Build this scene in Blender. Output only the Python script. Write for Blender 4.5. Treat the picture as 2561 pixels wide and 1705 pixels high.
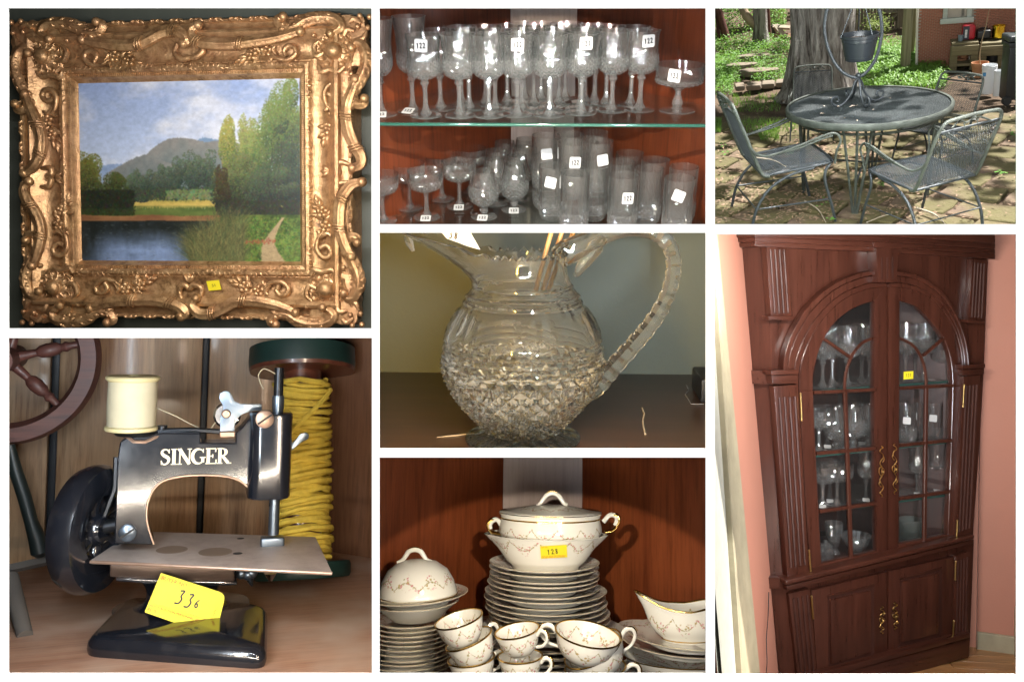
import bpy, bmesh, math, random
import numpy as np
from mathutils import Vector, Matrix, Euler
R_ = math.radians
random.seed(7)
for o in list(bpy.data.objects): bpy.data.objects.remove(o, do_unlink=True)
SC = bpy.context.scene
COL = SC.collection

# ---------------------------------------------------------------- camera
F, U0, V0 = 2200.0, 1280.5, 780.0          # focal length and principal point in photograph pixels (2561 x 1705)
BOARD_Y = 1.6                              # the white panel stands 1.6 m in front of the camera
cam_d = bpy.data.cameras.new("camera"); cam = bpy.data.objects.new("camera", cam_d); COL.objects.link(cam)
cam_d.sensor_width = 36; cam_d.lens = 36 * F / 2561
cam_d.shift_y = (V0 - 852.5) / 2561
cam_d.clip_start = 0.01; cam_d.clip_end = 200
cam.rotation_euler = (R_(90), 0, 0)
SC.camera = cam
# ---------------------------------------------------------------- world, sun, exposure
W = bpy.data.worlds.new("World"); SC.world = W; W.use_nodes = True
bg = W.node_tree.nodes["Background"]; bg.inputs[0].default_value = (0.93, 0.97, 1.0, 1); bg.inputs[1].default_value = 0.45
sun_d = bpy.data.lights.new("sun", 'SUN'); sun_d.energy = 15.0; sun_d.angle = R_(1.2); sun_d.color = (1, 0.97, 0.92)
sun = bpy.data.objects.new("sun", sun_d); COL.objects.link(sun)
SUN_DIR = Vector((-0.30, 0.25, -1.0)).normalized()      # travels down, a little left and away from the viewer
sun.rotation_euler = SUN_DIR.to_track_quat('-Z', 'Y').to_euler()
SC.view_settings.view_transform = 'Standard'; SC.view_settings.look = 'None'
SC.view_settings.exposure = 0; SC.view_settings.gamma = 1; SC.view_settings.use_curve_mapping = False
SC.render.engine = 'CYCLES'
cy = SC.cycles
cy.max_bounces = 14; cy.diffuse_bounces = 3; cy.glossy_bounces = 5; cy.transmission_bounces = 12; cy.transparent_max_bounces = 64
cy.caustics_reflective = False; cy.caustics_refractive = False; cy.sample_clamp_indirect = 6; cy.blur_glossy = 0.5
cy.use_denoising = True
cy.use_adaptive_sampling = True; cy.adaptive_threshold = 0.02

# ---------------------------------------------------------------- cells: each photograph of the collage is a real diorama behind an opening
def pxdir(u, v): return Vector(((u - U0) / F, 1.0, -(v - V0) / F))
class Cell:
    def __init__(s, rect, pitch=0, yaw=0, roll=0, cam=(0, 0, 0), scale=1.0, center=None):
        s.rect = rect; s.scale = scale; s.cam = Vector(cam)
        uc, vc = center or ((rect[0] + rect[2]) / 2, (rect[1] + rect[3]) / 2)
        c = pxdir(uc, vc).normalized(); r = Vector((c.y, -c.x, 0)).normalized(); u = r.cross(c)
        r, u = r * math.cos(roll) + u * math.sin(roll), u * math.cos(roll) - r * math.sin(roll)
        V = Matrix((r, c, u)).transposed()
        P = Matrix.Rotation(yaw, 3, 'Z') @ Matrix.Rotation(-pitch, 3, 'X')
        s.R = V @ P.transposed(); s.Rt = s.R.transposed()
        s.M = Matrix.Scale(scale, 4) @ s.R.to_4x4() @ Matrix.Translation(-s.cam)
    def ray(s, u, v): return s.Rt @ pxdir(u, v)
    def hit(s, u, v, p, n):
        d = s.ray(u, v); n = Vector(n)
        return s.cam + d * ((Vector(p) - s.cam).dot(n) / d.dot(n))
    def hz(s, u, v, z): return s.hit(u, v, (0, 0, z), (0, 0, 1))
    def hy(s, u, v, y): return s.hit(u, v, (0, y, 0), (0, 1, 0))
    def hx(s, u, v, x): return s.hit(u, v, (x, 0, 0), (1, 0, 0))
    def proj(s, p):
        q = s.R @ (Vector(p) - s.cam); return (U0 + F * q.x / q.y, V0 - F * q.z / q.y)
    def mpp(s, p):                          # metres per photograph pixel at a point
        return (s.R @ (Vector(p) - s.cam)).y / F
    def wpt(s, p): return s.M @ Vector(p)
CUR = None
# ---------------------------------------------------------------- objects
def tag(o, label=None, cat=None, group=None, kind=None):
    if label: o["label"] = label
    if cat: o["category"] = cat
    if group: o["group"] = group
    if kind: o["kind"] = kind
    return o
def thing(name, label, cat, loc=(0, 0, 0), rot=(0, 0, 0), scale=1.0, group=None, cell=None):
    c = cell or CUR
    o = bpy.data.objects.new(name, None); o.empty_display_size = 0.02; COL.objects.link(o)
    sc = Matrix.Diagonal((scale, scale, scale, 1)) if not isinstance(scale, (tuple, list)) else Matrix.Diagonal((*scale, 1))
    o.matrix_world = c.M @ Matrix.Translation(Vector(loc)) @ Euler(rot).to_matrix().to_4x4() @ sc
    return tag(o, label, cat, group)
def part(parent, name, me, mat=None, loc=None, rot=None, scale=None, label=None, kind=None):
    o = bpy.data.objects.new(name, me); COL.objects.link(o); o.parent = parent
    if mat is not None and (not me.materials): me.materials.append(mat)
    if loc is not None: o.location = loc
    if rot is not None: o.rotation_euler = rot
    if scale is not None: o.scale = (scale,) * 3 if not isinstance(scale, (tuple, list)) else scale
    if label: o["label"] = label
    if kind: o["kind"] = kind
    return o
def single(name, label, cat, me, mat, loc=(0, 0, 0), rot=(0, 0, 0), group=None, kind=None, cell=None, scale=1.0):
    c = cell or CUR
    o = bpy.data.objects.new(name, me); COL.objects.link(o)
    if not me.materials and mat is not None: me.materials.append(mat)
    sc = Matrix.Diagonal((scale, scale, scale, 1)) if not isinstance(scale, (tuple, list)) else Matrix.Diagonal((*scale, 1))
    o.matrix_world = c.M @ Matrix.Translation(Vector(loc)) @ Euler(rot).to_matrix().to_4x4() @ sc
    return tag(o, label, cat, group, kind)
def struct(name, me, mat, loc=(0, 0, 0), rot=(0, 0, 0)): return single(name, None, None, me, mat, loc, rot, None, 'structure')
def copy_tree(o, parent=None):
    c = o.copy(); COL.objects.link(c)
    if parent is not None: c.parent = parent; c.matrix_parent_inverse = o.matrix_parent_inverse.copy()
    for ch in list(o.children): copy_tree(ch, c)
    return c
def place(o, loc, rot=(0, 0, 0), scale=1.0, cell=None):
    c = cell or CUR
    sc = Matrix.Diagonal((scale, scale, scale, 1)) if not isinstance(scale, (tuple, list)) else Matrix.Diagonal((*scale, 1))
    o.matrix_world = c.M @ Matrix.Translation(Vector(loc)) @ Euler(rot).to_matrix().to_4x4() @ sc
    return o
# ---------------------------------------------------------------- mesh builders
class MB:
    def __init__(s): s.v = []; s.f = []
    def add(s, v, f):
        n = len(s.v); s.v += [tuple(p) for p in v]; s.f += [tuple(i + n for i in q) for q in f]; return s
    def mesh(s, name, smooth=30, mats=None, fmat=None):
        me = bpy.data.meshes.new(name); me.from_pydata(s.v, [], s.f); me.validate(); me.update()
        if smooth:
            me.shade_smooth()
            if smooth < 180: me.set_sharp_from_angle(angle=R_(smooth))
        return me
def mk(v, f, name='mesh', smooth=30): return MB().add(v, f).mesh(name, smooth)
def box_vf(sx, sy, sz, c=(0, 0, 0)):
    x, y, z = sx / 2, sy / 2, sz / 2
    v = [(c[0] + a * x, c[1] + b * y, c[2] + d * z) for a in (-1, 1) for b in (-1, 1) for d in (-1, 1)]
    return v, [(0, 1, 3, 2), (4, 6, 7, 5), (0, 4, 5, 1), (2, 3, 7, 6), (0, 2, 6, 4), (1, 5, 7, 3)]
def bevel_mesh(v, f, bev=0.002, seg=2, name='mesh', smooth=40):
    bm = bmesh.new()
    vs = [bm.verts.new(p) for p in v]
    for q in f:
        try: bm.faces.new([vs[i] for i in q])
        except ValueError: pass
    bmesh.ops.recalc_face_normals(bm, faces=bm.faces)
    if bev:
        es = [e for e in bm.edges if len(e.link_faces) == 2 and e.calc_face_angle(0) > R_(30)]
        bmesh.ops.bevel(bm, geom=es, offset=bev, segments=seg, profile=0.6, affect='EDGES', clamp_overlap=True)
    me = bpy.data.meshes.new(name); bm.to_mesh(me); bm.free()
    if smooth: me.shade_smooth(); me.set_sharp_from_angle(angle=R_(smooth))
    return me
def box(sx, sy, sz, c=(0, 0, 0), bev=0.002, seg=2, name='box'): 
    v, f = box_vf(sx, sy, sz, c); return bevel_mesh(v, f, bev, seg, name)
def lathe_vf(prof, n=32, fn=None, closed=False, a0=0.0, a1=2 * math.pi):
    v = []; f = []; full = abs(a1 - a0 - 2 * math.pi) < 1e-6
    m = n if full else n + 1
    for i, (r, z) in enumerate(prof):
        for k in range(m):
            a = a0 + (a1 - a0) * k / n
            rr, zz = (r, z) if fn is None else fn(r, z, a, i)
            v.append((rr * math.cos(a), rr * math.sin(a), zz))
    L = len(prof)
    for i in range(L if closed else L - 1):
        j = (i + 1) % L
        for k in range(m if full else m - 1):
            k2 = (k + 1) % m
            f.append((i * m + k, i * m + k2, j * m + k2, j * m + k))
    return v, f
def lathe(prof, n=32, fn=None, name='lathe', smooth=40, closed=False):
    v, f = lathe_vf(prof, n, fn, closed); 
    return mk(v, f, name, smooth)
def frames(pts, up=None):
    T = []
    for i in range(len(pts)):
        a = pts[max(i - 1, 0)]; b = pts[min(i + 1, len(pts) - 1)]
        t = (b - a); T.append(t.normalized() if t.length > 1e-12 else Vector((0, 0, 1)))
    n = None; out = []
    for i, t in enumerate(T):
        if n is None:
            ref = Vector(up) if up else (Vector((0, 0, 1)) if abs(t.z) < 0.9 else Vector((1, 0, 0)))
            n = (ref - t * ref.dot(t))
            if n.length < 1e-6: n = t.orthogonal()
            n.normalize()
        else:
            n = n - t * n.dot(t); n = n.normalized() if n.length > 1e-9 else t.orthogonal().normalized()
        out.append((t, n, t.cross(n)))
    return out
def tube_vf(pts, rad, n=8, caps=True, prof=None, up=None, closed=False, twist=0):
    pts = [Vector(p) for p in pts]; L = len(pts)
    rad = [rad] * L if isinstance(rad, (int, float)) else rad
    fr = frames(pts, up); v = []; f = []
    pr = prof or [(math.cos(2 * math.pi * k / n), math.sin(2 * math.pi * k / n)) for k in range(n)]
    m = len(pr)
    for i, p in enumerate(pts):
        t, a, b = fr[i]; tw = twist * i
        for (x, y) in pr:
            if twist: x, y = x * math.cos(tw) - y * math.sin(tw), x * math.sin(tw) + y * math.cos(tw)
            v.append(p + (a * x + b * y) * rad[i])
    for i in range(L if closed else L - 1):
        j = (i + 1) % L
        for k in range(m):
            f.append((i * m + k, i * m + (k + 1) % m, j * m + (k + 1) % m, j * m + k))
    if caps and not closed:
        f.append(tuple(reversed(range(m)))); f.append(tuple(range((L - 1) * m, L * m)))
    return v, f
def tube(pts, rad, n=8, name='tube', caps=True, prof=None, up=None, closed=False, smooth=40, twist=0):
    v, f = tube_vf(pts, rad, n, caps, prof, up, closed, twist); return mk(v, f, name, smooth)
def catmull(pts, sub=6, closed=False):
    P = [Vector(p) for p in pts]; n = len(P); out = []
    for i in range(n if closed else n - 1):
        p0 = P[(i - 1) % n] if closed or i > 0 else P[0] * 2 - P[1]
        p1 = P[i]; p2 = P[(i + 1) % n]
        p3 = P[(i + 2) % n] if closed or i + 2 < n else P[-1] * 2 - P[-2]
        for k in range(sub):
            t = k / sub
            out.append(0.5 * ((2 * p1) + (p2 - p0) * t + (2 * p0 - 5 * p1 + 4 * p2 - p3) * t * t + (3 * p1 - p0 - 3 * p2 + p3) * t ** 3))
    if not closed: out.append(P[-1].copy())
    return out
def lerp_list(a, n):                        # resample a short list of numbers to n values
    a = list(a); out = []
    for i in range(n):
        t = i / max(n - 1, 1) * (len(a) - 1); k = min(int(t), len(a) - 2); out.append(a[k] + (a[k + 1] - a[k]) * (t - k))
    return out
def prism_vf(poly, h, axis='y', at=0.0):    # polygon extruded by h; axis is the extrusion axis, poly gives the two others
    v = []; n = len(poly)
    for d in (at, at + h):
        for (a, b) in poly:
            v.append({'y': (a, d, b), 'z': (a, b, d), 'x': (d, a, b)}[axis])
    f = [tuple(range(n)), tuple(reversed(range(n, 2 * n)))] + [(i, i + n, (i + 1) % n + n, (i + 1) % n) for i in range(n)]
    return v, f
def prism(poly, h, axis='y', at=0.0, bev=0.0, seg=2, name='prism', smooth=40):
    v, f = prism_vf(poly, h, axis, at); return bevel_mesh(v, f, bev, seg, name, smooth)
def ribbon_vf(pts, w, thick=0.0005):        # flat stroke in the xz plane, raised towards -y
    pts = [Vector((p[0], 0, p[1])) for p in pts]; n = len(pts); w = [w] * n if isinstance(w, (int, float)) else w
    v = []; f = []
    for i in range(n):
        t = (pts[min(i + 1, n - 1)] - pts[max(i - 1, 0)]).normalized(); a = Vector((-t.z, 0, t.x)) * w[i] / 2
        v += [pts[i] + a, pts[i] - a, pts[i] + a + Vector((0, -thick, 0)), pts[i] - a + Vector((0, -thick, 0))]
    for i in range(n - 1):
        a, b = 4 * i, 4 * i + 4
        f += [(a + 2, b + 2, b + 3, a + 3), (a, a + 2, b + 2, b), (a + 1, b + 1, b + 3, a + 3)]
    return v, f
def quad(p, name='quad'): return mk(p, [(0, 1, 2, 3)], name, 0)
def grid_vf(nx, ny, fn):
    v = [fn(i / (nx - 1), j / (ny - 1)) for j in range(ny) for i in range(nx)]
    f = [(j * nx + i, j * nx + i + 1, (j + 1) * nx + i + 1, (j + 1) * nx + i) for j in range(ny - 1) for i in range(nx - 1)]
    return v, f
_text_cache = {}
def text_mesh(s, size=0.01, ext=0.0002, align='CENTER', width=1.0):
    k = (s, size, ext, align, width)
    if k in _text_cache: return _text_cache[k]
    cu = bpy.data.curves.new('text', 'FONT'); cu.body = s; cu.size = size; cu.extrude = ext; cu.align_x = align; cu.align_y = 'CENTER'; cu.resolution_u = 2
    o = bpy.data.objects.new('text', cu); COL.objects.link(o)
    dg = bpy.context.evaluated_depsgraph_get(); me = bpy.data.meshes.new_from_object(o.evaluated_get(dg))
    bpy.data.objects.remove(o, do_unlink=True)
    for v in me.vertices: x, y, z = v.co; v.co = (x * width, -z, y)         # stand it up in the xz plane facing -y
    me.materials.clear(); _text_cache[k] = me
    return me
# ---------------------------------------------------------------- materials
class NT:
    def __init__(s, name):
        s.m = bpy.data.materials.new(name); s.m.use_nodes = True; s.t = s.m.node_tree; s.t.nodes.clear()
        s.out = s.t.nodes.new('ShaderNodeOutputMaterial')
    def n(s, typ, ins=None, **kw):
        x = s.t.nodes.new('ShaderNode' + typ)
        for k, val in kw.items(): setattr(x, k, val)
        if ins:
            for k, val in ins.items(): s.set(x.inputs[k], val)
        return x
    def set(s, sock, val):
        if isinstance(val, bpy.types.NodeSocket): s.t.links.new(val, sock)
        elif isinstance(val, bpy.types.Node): s.t.links.new(val.outputs[0], sock)
        elif hasattr(sock.default_value, '__len__') and isinstance(val, (tuple, list)) and len(sock.default_value) == 4 and len(val) == 3: sock.default_value = (*val, 1)
        else: sock.default_value = val
    def coord(s, scale=(1, 1, 1), rot=(0, 0, 0), which='Object', loc=(0, 0, 0)):
        tc = s.n('TexCoord'); mp = s.n('Mapping', {'Vector': tc.outputs[which], 'Scale': scale, 'Rotation': rot, 'Location': loc}); return mp.outputs[0]
    def ramp(s, fac, stops):
        r = s.n('ValToRGB', {'Fac': fac}); cr = r.color_ramp
        while len(cr.elements) > 1: cr.elements.remove(cr.elements[0])
        for i, (p, c) in enumerate(stops):
            e = cr.elements[0] if i == 0 else cr.elements.new(p)
            e.position = p; e.color = (*c, 1) if len(c) == 3 else c
        return r.outputs[0]
    def noise(s, co, scale=5, detail=4, rough=0.55, dist=0.0):
        return s.n('TexNoise', {'Vector': co, 'Scale': scale, 'Detail': detail, 'Roughness': rough, 'Distortion': dist}).outputs[0]
    def mix(s, fac, a, b, mode='MIX'):
        x = s.n('Mix', data_type='RGBA', blend_type=mode); s.set(x.inputs[0], fac); s.set(x.inputs[6], a); s.set(x.inputs[7], b); return x.outputs[2]
    def math(s, op, a, b=0.0):
        x = s.n('Math', operation=op); s.set(x.inputs[0], a); s.set(x.inputs[1], b); return x.outputs[0]
    def bump(s, h, strength=0.3, dist=0.01): return s.n('Bump', {'Height': h, 'Strength': strength, 'Distance': dist}).outputs[0]
    def bsdf(s, **kw):
        x = s.n('BsdfPrincipled')
        names = dict(color='Base Color', rough='Roughness', metal='Metallic', normal='Normal', spec='Specular IOR Level', trans='Transmission Weight', ior='IOR', coat='Coat Weight', coatr='Coat Roughness', alpha='Alpha', sheen='Sheen Weight', emit='Emission Color', emits='Emission Strength', sss='Subsurface Weight')
        for k, v in kw.items(): s.set(x.inputs[names[k]], v)
        s.t.links.new(x.outputs[0], s.out.inputs[0]); return x
    def end(s, shader): s.t.links.new(shader if isinstance(shader, bpy.types.NodeSocket) else shader.outputs[0], s.out.inputs[0]); return s.m
_M = {}
def plain(name, col, rough=0.5, metal=0.0, var=0.12, nscale=30, bump=0.0, bscale=120, coat=0.0, spec=0.5, sss=0.0):
    if name in _M: return _M[name]
    t = NT(name); co = t.coord()
    nz = t.noise(co, nscale, 5)
    c = t.mix(nz, [max(0, x * (1 - var * 1.6)) for x in col], [min(1, x * (1 + var * 1.6)) for x in col])
    kw = dict(color=c, rough=t.math('ADD', t.math('MULTIPLY', t.noise(co, nscale * 2.3, 3), 0.16), max(rough - 0.08, 0.0)), metal=metal, coat=coat, spec=spec)
    if sss: kw['sss'] = sss
    if bump: kw['normal'] = t.bump(t.noise(co, bscale, 4), bump, 0.004)
    t.bsdf(**kw); _M[name] = t.m; return t.m
def wood(name, c1, c2, axis='z', scale=1.0, rough=0.35, coat=0.0, grain=1.0, bump=0.08, spec=0.5, c3=None):
    if name in _M: return _M[name]
    t = NT(name)
    st = {'x': (0.06, 1, 1), 'y': (1, 0.06, 1), 'z': (1, 1, 0.06)}[axis]
    co = t.coord([q * 40 * scale for q in st]); big = t.coord([q * 7 * scale for q in st])
    fine = t.noise(co, 3.2, 6, 0.7); fl = t.noise(big, 1.6, 5, 0.6, 1.2)
    c = t.ramp(fl, [(0.3, c1), (0.7, c2)])
    dark = t.ramp(fine, [(0.32, [x * 0.45 for x in c1]), (0.55, (1, 1, 1))])
    c = t.mix(0.55 * grain, c, dark, 'MULTIPLY')
    if c3 is not None: c = t.mix(t.ramp(t.noise(t.coord(), 3.5 * scale, 3), [(0.45, (0, 0, 0)), (0.7, (1, 1, 1))]), c, c3)
    t.bsdf(color=c, rough=t.math('ADD', t.math('MULTIPLY', fine, 0.25), rough - 0.1), coat=coat, coatr=0.12, spec=spec, normal=t.bump(fine, bump, 0.002))
    _M[name] = t.m; return t.m
def glass(name, tint=(0.97, 1.0, 0.985), rough=0.0, haze=0.0, ior=1.5, bump=0.0, bscale=60):
    if name in _M: return _M[name]
    t = NT(name)
    g = t.n('BsdfGlass', {'Color': tint, 'Roughness': rough, 'IOR': ior})
    sh = g
    if bump: t.set(g.inputs['Normal'], t.bump(t.noise(t.coord(), bscale, 2), bump, 0.002))
    if haze:
        d = t.n('BsdfTranslucent', {'Color': (0.95, 0.97, 0.96)}); d2 = t.n('BsdfDiffuse', {'Color': (0.95, 0.97, 0.96)})
        dd = t.n('MixShader', {0: 0.5, 1: d.outputs[0], 2: d2.outputs[0]})
        sh = t.n('MixShader', {0: haze, 1: g.outputs[0], 2: dd.outputs[0]})
    t.end(sh); _M[name] = t.m; return t.m
def pane(name, tint=(0.96, 0.98, 0.97), refl=1.0, ior=1.5, haze=0.0, rough=0.0, wav=0.0, edge=None):
    if name in _M: return _M[name]
    t = NT(name); lw = t.n('LayerWeight', {'Blend': 0.5}); fr = t.math('ADD', t.math('MULTIPLY', t.math('POWER', lw.outputs[1], 4.0), 0.72), ((ior - 1) / (ior + 1)) ** 2)
    tr = t.n('BsdfTransparent', {'Color': tint if edge is None else t.mix(t.math('POWER', lw.outputs[1], 2.5), tint, edge)}); gl = t.n('BsdfGlossy', {'Color': (1, 1, 1), 'Roughness': rough})
    if wav:
        b = t.bump(t.noise(t.coord(), wav, 2), 0.4, 0.002); t.set(gl.inputs['Normal'], b); t.set(lw.inputs['Normal'], b)
    sh = t.n('MixShader', {0: t.math('MULTIPLY', fr, refl), 1: tr.outputs[0], 2: gl.outputs[0]})
    if haze:
        d = t.n('BsdfTranslucent', {'Color': (0.9, 0.93, 0.92)}); d2 = t.n('BsdfDiffuse', {'Color': (0.9, 0.93, 0.92)})
        dd = t.n('MixShader', {0: 0.5, 1: d.outputs[0], 2: d2.outputs[0]})
        sh = t.n('MixShader', {0: haze, 1: sh.outputs[0], 2: dd.outputs[0]})
    t.end(sh); _M[name] = t.m; return t.m
# ---------------------------------------------------------------- lamps
def area(name, cell_w, target_w, size, power, col=(1, 1, 1), sizey=None, spread=None):   # world-space position and aim
    d = bpy.data.lights.new(name, 'AREA'); d.energy = power; d.color = col; d.shape = 'RECTANGLE'; d.size = size; d.size_y = sizey or size
    if spread: d.spread = R_(spread)
    o = bpy.data.objects.new(name, d); COL.objects.link(o); o.location = cell_w
    o.rotation_euler = (Vector(target_w) - Vector(cell_w)).to_track_quat('-Z', 'Y').to_euler(); return o
def spot(name, pos_w, target_w, power, col=(1, 1, 1), angle=60, blend=0.5, radius=0.01):
    d = bpy.data.lights.new(name, 'SPOT'); d.energy = power; d.color = col; d.spot_size = R_(angle); d.spot_blend = blend; d.shadow_soft_size = radius
    o = bpy.data.objects.new(name, d); COL.objects.link(o); o.location = pos_w
    o.rotation_euler = (Vector(target_w) - Vector(pos_w)).to_track_quat('-Z', 'Y').to_euler(); return o
def wpx(u, v, y): return pxdir(u, v) * y    # world point on the sight line through a photograph pixel at depth y
def edge_panel(name, rect, side, t0, t1, y0, y1, power, col=(1, 1, 1), off=4, spread=None):
    # an added, unseen lamp strip lying flush on one side panel of a niche, between depths y0 and y1 and edge fractions t0..t1
    u0, v0, u1, v1 = rect
    def P(t, y):
        if side == 'top': return wpx(u0 + (u1 - u0) * t, v0 - off, y)
        if side == 'bottom': return wpx(u0 + (u1 - u0) * t, v1 + off, y)
        if side == 'left': return wpx(u0 - off, v0 + (v1 - v0) * t, y)
        return wpx(u1 + off, v0 + (v1 - v0) * t, y)
    a, b, c, d = P(t0, y0), P(t1, y0), P(t1, y1), P(t0, y1)
    cen = (a + b + c + d) / 4
    X = ((b - a) + (c - d)).normalized(); Yv = ((d - a) + (c - b)); Z = X.cross(Yv).normalized(); Yn = Z.cross(X).normalized()
    inner = wpx((u0 + u1) / 2, (v0 + v1) / 2, (y0 + y1) / 2) - cen
    if Z.dot(inner) > 0: Z = -Z; Yn = -Yn
    L = bpy.data.lights.new(name, 'AREA'); L.shape = 'RECTANGLE'; L.size = ((b - a).length + (c - d).length) / 2 * 0.98; L.size_y = Yv.length / 2 * 0.98
    L.energy = power; L.color = col
    if spread: L.spread = R_(spread)
    o = bpy.data.objects.new(name, L); COL.objects.link(o)
    m = Matrix((X, Yn, Z)).transposed().to_4x4(); m.translation = cen; o.matrix_world = m
    return o
# ---------------------------------------------------------------- the white panel with seven openings, and the niche behind each
RECTS = dict(painting=(21, 21, 929, 821), glasses=(949, 21, 1765, 561), patio=(1788, 21, 2542, 561), sewing=(21, 845, 930, 1683),
             pitcher=(949, 582, 1765, 1121), china=(949, 1143.5, 1765, 1683), cabinet=(1788, 586, 2541.5, 1685))
class IDENT: M = Matrix.Identity(4)
def build_board():
    t = NT('white_panel'); co = t.coord(); t.bsdf(color=t.mix(t.noise(co, 60, 4), (0.90, 0.90, 0.90), (0.93, 0.93, 0.93)), rough=0.6)
    us = sorted({-260.0, 2821.0} | {float(r[i]) for r in RECTS.values() for i in (0, 2)})
    vs = sorted({-60.0, 1965.0} | {float(r[i]) for r in RECTS.values() for i in (1, 3)})
    inside = lambda u, v: any(r[0] < u < r[2] and r[1] < v < r[3] for r in RECTS.values())
    pts = {}; V = []; Fc = []
    def vid(i, j, k):
        if (i, j, k) not in pts:
            p = wpx(us[i], vs[j], BOARD_Y); p.y += 0.0025 * k; pts[(i, j, k)] = len(V); V.append(p)
        return pts[(i, j, k)]
    ok = lambda i, j: 0 <= i < len(us) - 1 and 0 <= j < len(vs) - 1 and not inside((us[i] + us[i + 1]) / 2, (vs[j] + vs[j + 1]) / 2)
    for i in range(len(us) - 1):
        for j in range(len(vs) - 1):
            if not ok(i, j): continue
            a = [(i, j), (i + 1, j), (i + 1, j + 1), (i, j + 1)]
            Fc.append([vid(x, y, 0) for x, y in reversed(a)]); Fc.append([vid(x, y, 1) for x, y in a])
            for (di, dj, p, q) in ((0, -1, 0, 1), (1, 0, 1, 2), (0, 1, 2, 3), (-1, 0, 3, 0)):
                if not ok(i + di, j + dj): Fc.append([vid(*a[p], 0), vid(*a[q], 0), vid(*a[q], 1), vid(*a[p], 1)])
    o = single('wall', None, None, mk(V, Fc, 'panel', 0), t.m, cell=IDENT, kind='structure')
    o['label'] = 'white display wall with seven rectangular openings'
def niche(rect, y1, col, sides='LRTB', back=True, m=8):
    # added, unseen side walls behind one opening that keep light out of its neighbours: they follow the sight lines just outside the opening
    mt = plain('niche_lining_%02x%02x%02x' % tuple(int(c * 255) for c in col), col, 0.8, 0, 0.05)
    u0, v0, u1, v1 = rect[0] - m, rect[1] - m, rect[2] + m, rect[3] + m
    y0 = BOARD_Y + 0.004
    C = lambda u, v, y: wpx(u, v, y)
    for s, (a, b) in dict(L=((u0, v1), (u0, v0)), R=((u1, v0), (u1, v1)), T=((u0, v0), (u1, v0)), B=((u1, v1), (u0, v1))).items():
        if s in sides:
            single('partition', None, None, mk([C(*a, y0), C(*b, y0), C(*b, y1), C(*a, y1)], [(0, 1, 2, 3)], 'partition', 0), mt, cell=IDENT, kind='structure')
    if back: single('partition', None, None, mk([C(u0, v0, y1), C(u1, v0, y1), C(u1, v1, y1), C(u0, v1, y1)], [(0, 1, 2, 3)], 'partition', 0), mt, cell=IDENT, kind='structure')
def added_fill_strip(rect, side, t0, t1, power, col=(1, 1, 1), y=None, aim=None, o0=1.0, o1=7.0, spread=None):
    # added fill: thin lamp strip hidden behind the edge of the white wall, shining straight into the niche
    u0, v0, u1, v1 = rect; y = y or BOARD_Y + 0.008
    if side == 'top': a, b, wd = wpx(u0 + (u1 - u0) * t0, v0 - (o0 + o1) / 2, y), wpx(u0 + (u1 - u0) * t1, v0 - (o0 + o1) / 2, y), 0
    if side == 'bottom': a, b, wd = wpx(u0 + (u1 - u0) * t0, v1 + (o0 + o1) / 2, y), wpx(u0 + (u1 - u0) * t1, v1 + (o0 + o1) / 2, y), 0
    if side == 'left': a, b, wd = wpx(u0 - (o0 + o1) / 2, v0 + (v1 - v0) * t0, y), wpx(u0 - (o0 + o1) / 2, v0 + (v1 - v0) * t1, y), 1
    if side == 'right': a, b, wd = wpx(u1 + (o0 + o1) / 2, v0 + (v1 - v0) * t0, y), wpx(u1 + (o0 + o1) / 2, v0 + (v1 - v0) * t1, y), 1
    L = bpy.data.lights.new('added_fill_strip', 'AREA'); L.shape = 'RECTANGLE'; L.size = (b - a).length; L.size_y = (o1 - o0) * y / F; L.energy = power; L.color = col
    if spread: L.spread = R_(spread)
    o = bpy.data.objects.new('added_fill_strip', L); COL.objects.link(o)
    X = (b - a).normalized(); Z = Vector((0, -1, 0)); Y = Z.cross(X).normalized()
    m = Matrix((X, Y, Z)).transposed().to_4x4(); m.translation = (a + b) / 2; o.matrix_world = m
    return o
def fit_pose(C, corr, x0, tilt=False, it=80):
    # stand an object on the ground so that its points fall on the given photograph pixels: solves x, y, turn, scale
    x = np.array(x0, float)
    def res(x):
        c, s = math.cos(x[2]), math.sin(x[2]); out = []
        for (p, q) in corr:
            P = Vector((x[0] + x[3] * (p[0] * c - p[1] * s), x[1] + x[3] * (p[0] * s + p[1] * c), x[3] * p[2])); u, v = C.proj(P); out += [u - q[0], v - q[1]]
        return np.array(out)
    r = res(x); lam = 1e-2
    for _ in range(it):
        J = np.stack([(res(x + np.eye(4)[k] * 1e-5) - r) / 1e-5 for k in range(4)], 1); A = J.T @ J
        d = np.linalg.solve(A + lam * np.diag(np.diag(A) + 1e-9), -J.T @ r); r2 = res(x + d)
        if r2 @ r2 < r @ r: x = x + d; r = r2; lam *= .5
        else: lam *= 3
    return x, float(np.sqrt((r @ r) / len(corr)))

def added_arch_spot(C, top_pt, half, power, col, tpos=.5, blend=.08, radius=.006, drop=4):
    # an added spot hidden behind the top edge of the opening; its cone rim draws the arched shade on the back panel at top_pt
    r = C.rect; pos = wpx(r[0] + (r[2] - r[0]) * tpos, r[1] - drop, BOARD_Y + .02); d = (C.wpt(top_pt) - pos).normalized()
    down = Vector((0, 0, -1)); ax = d.cross(down).normalized(); a = Matrix.Rotation(R_(half), 3, ax) @ d
    return spot('arch_shade_spot', pos, pos + a, power, col, 2 * half, blend, radius)
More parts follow.
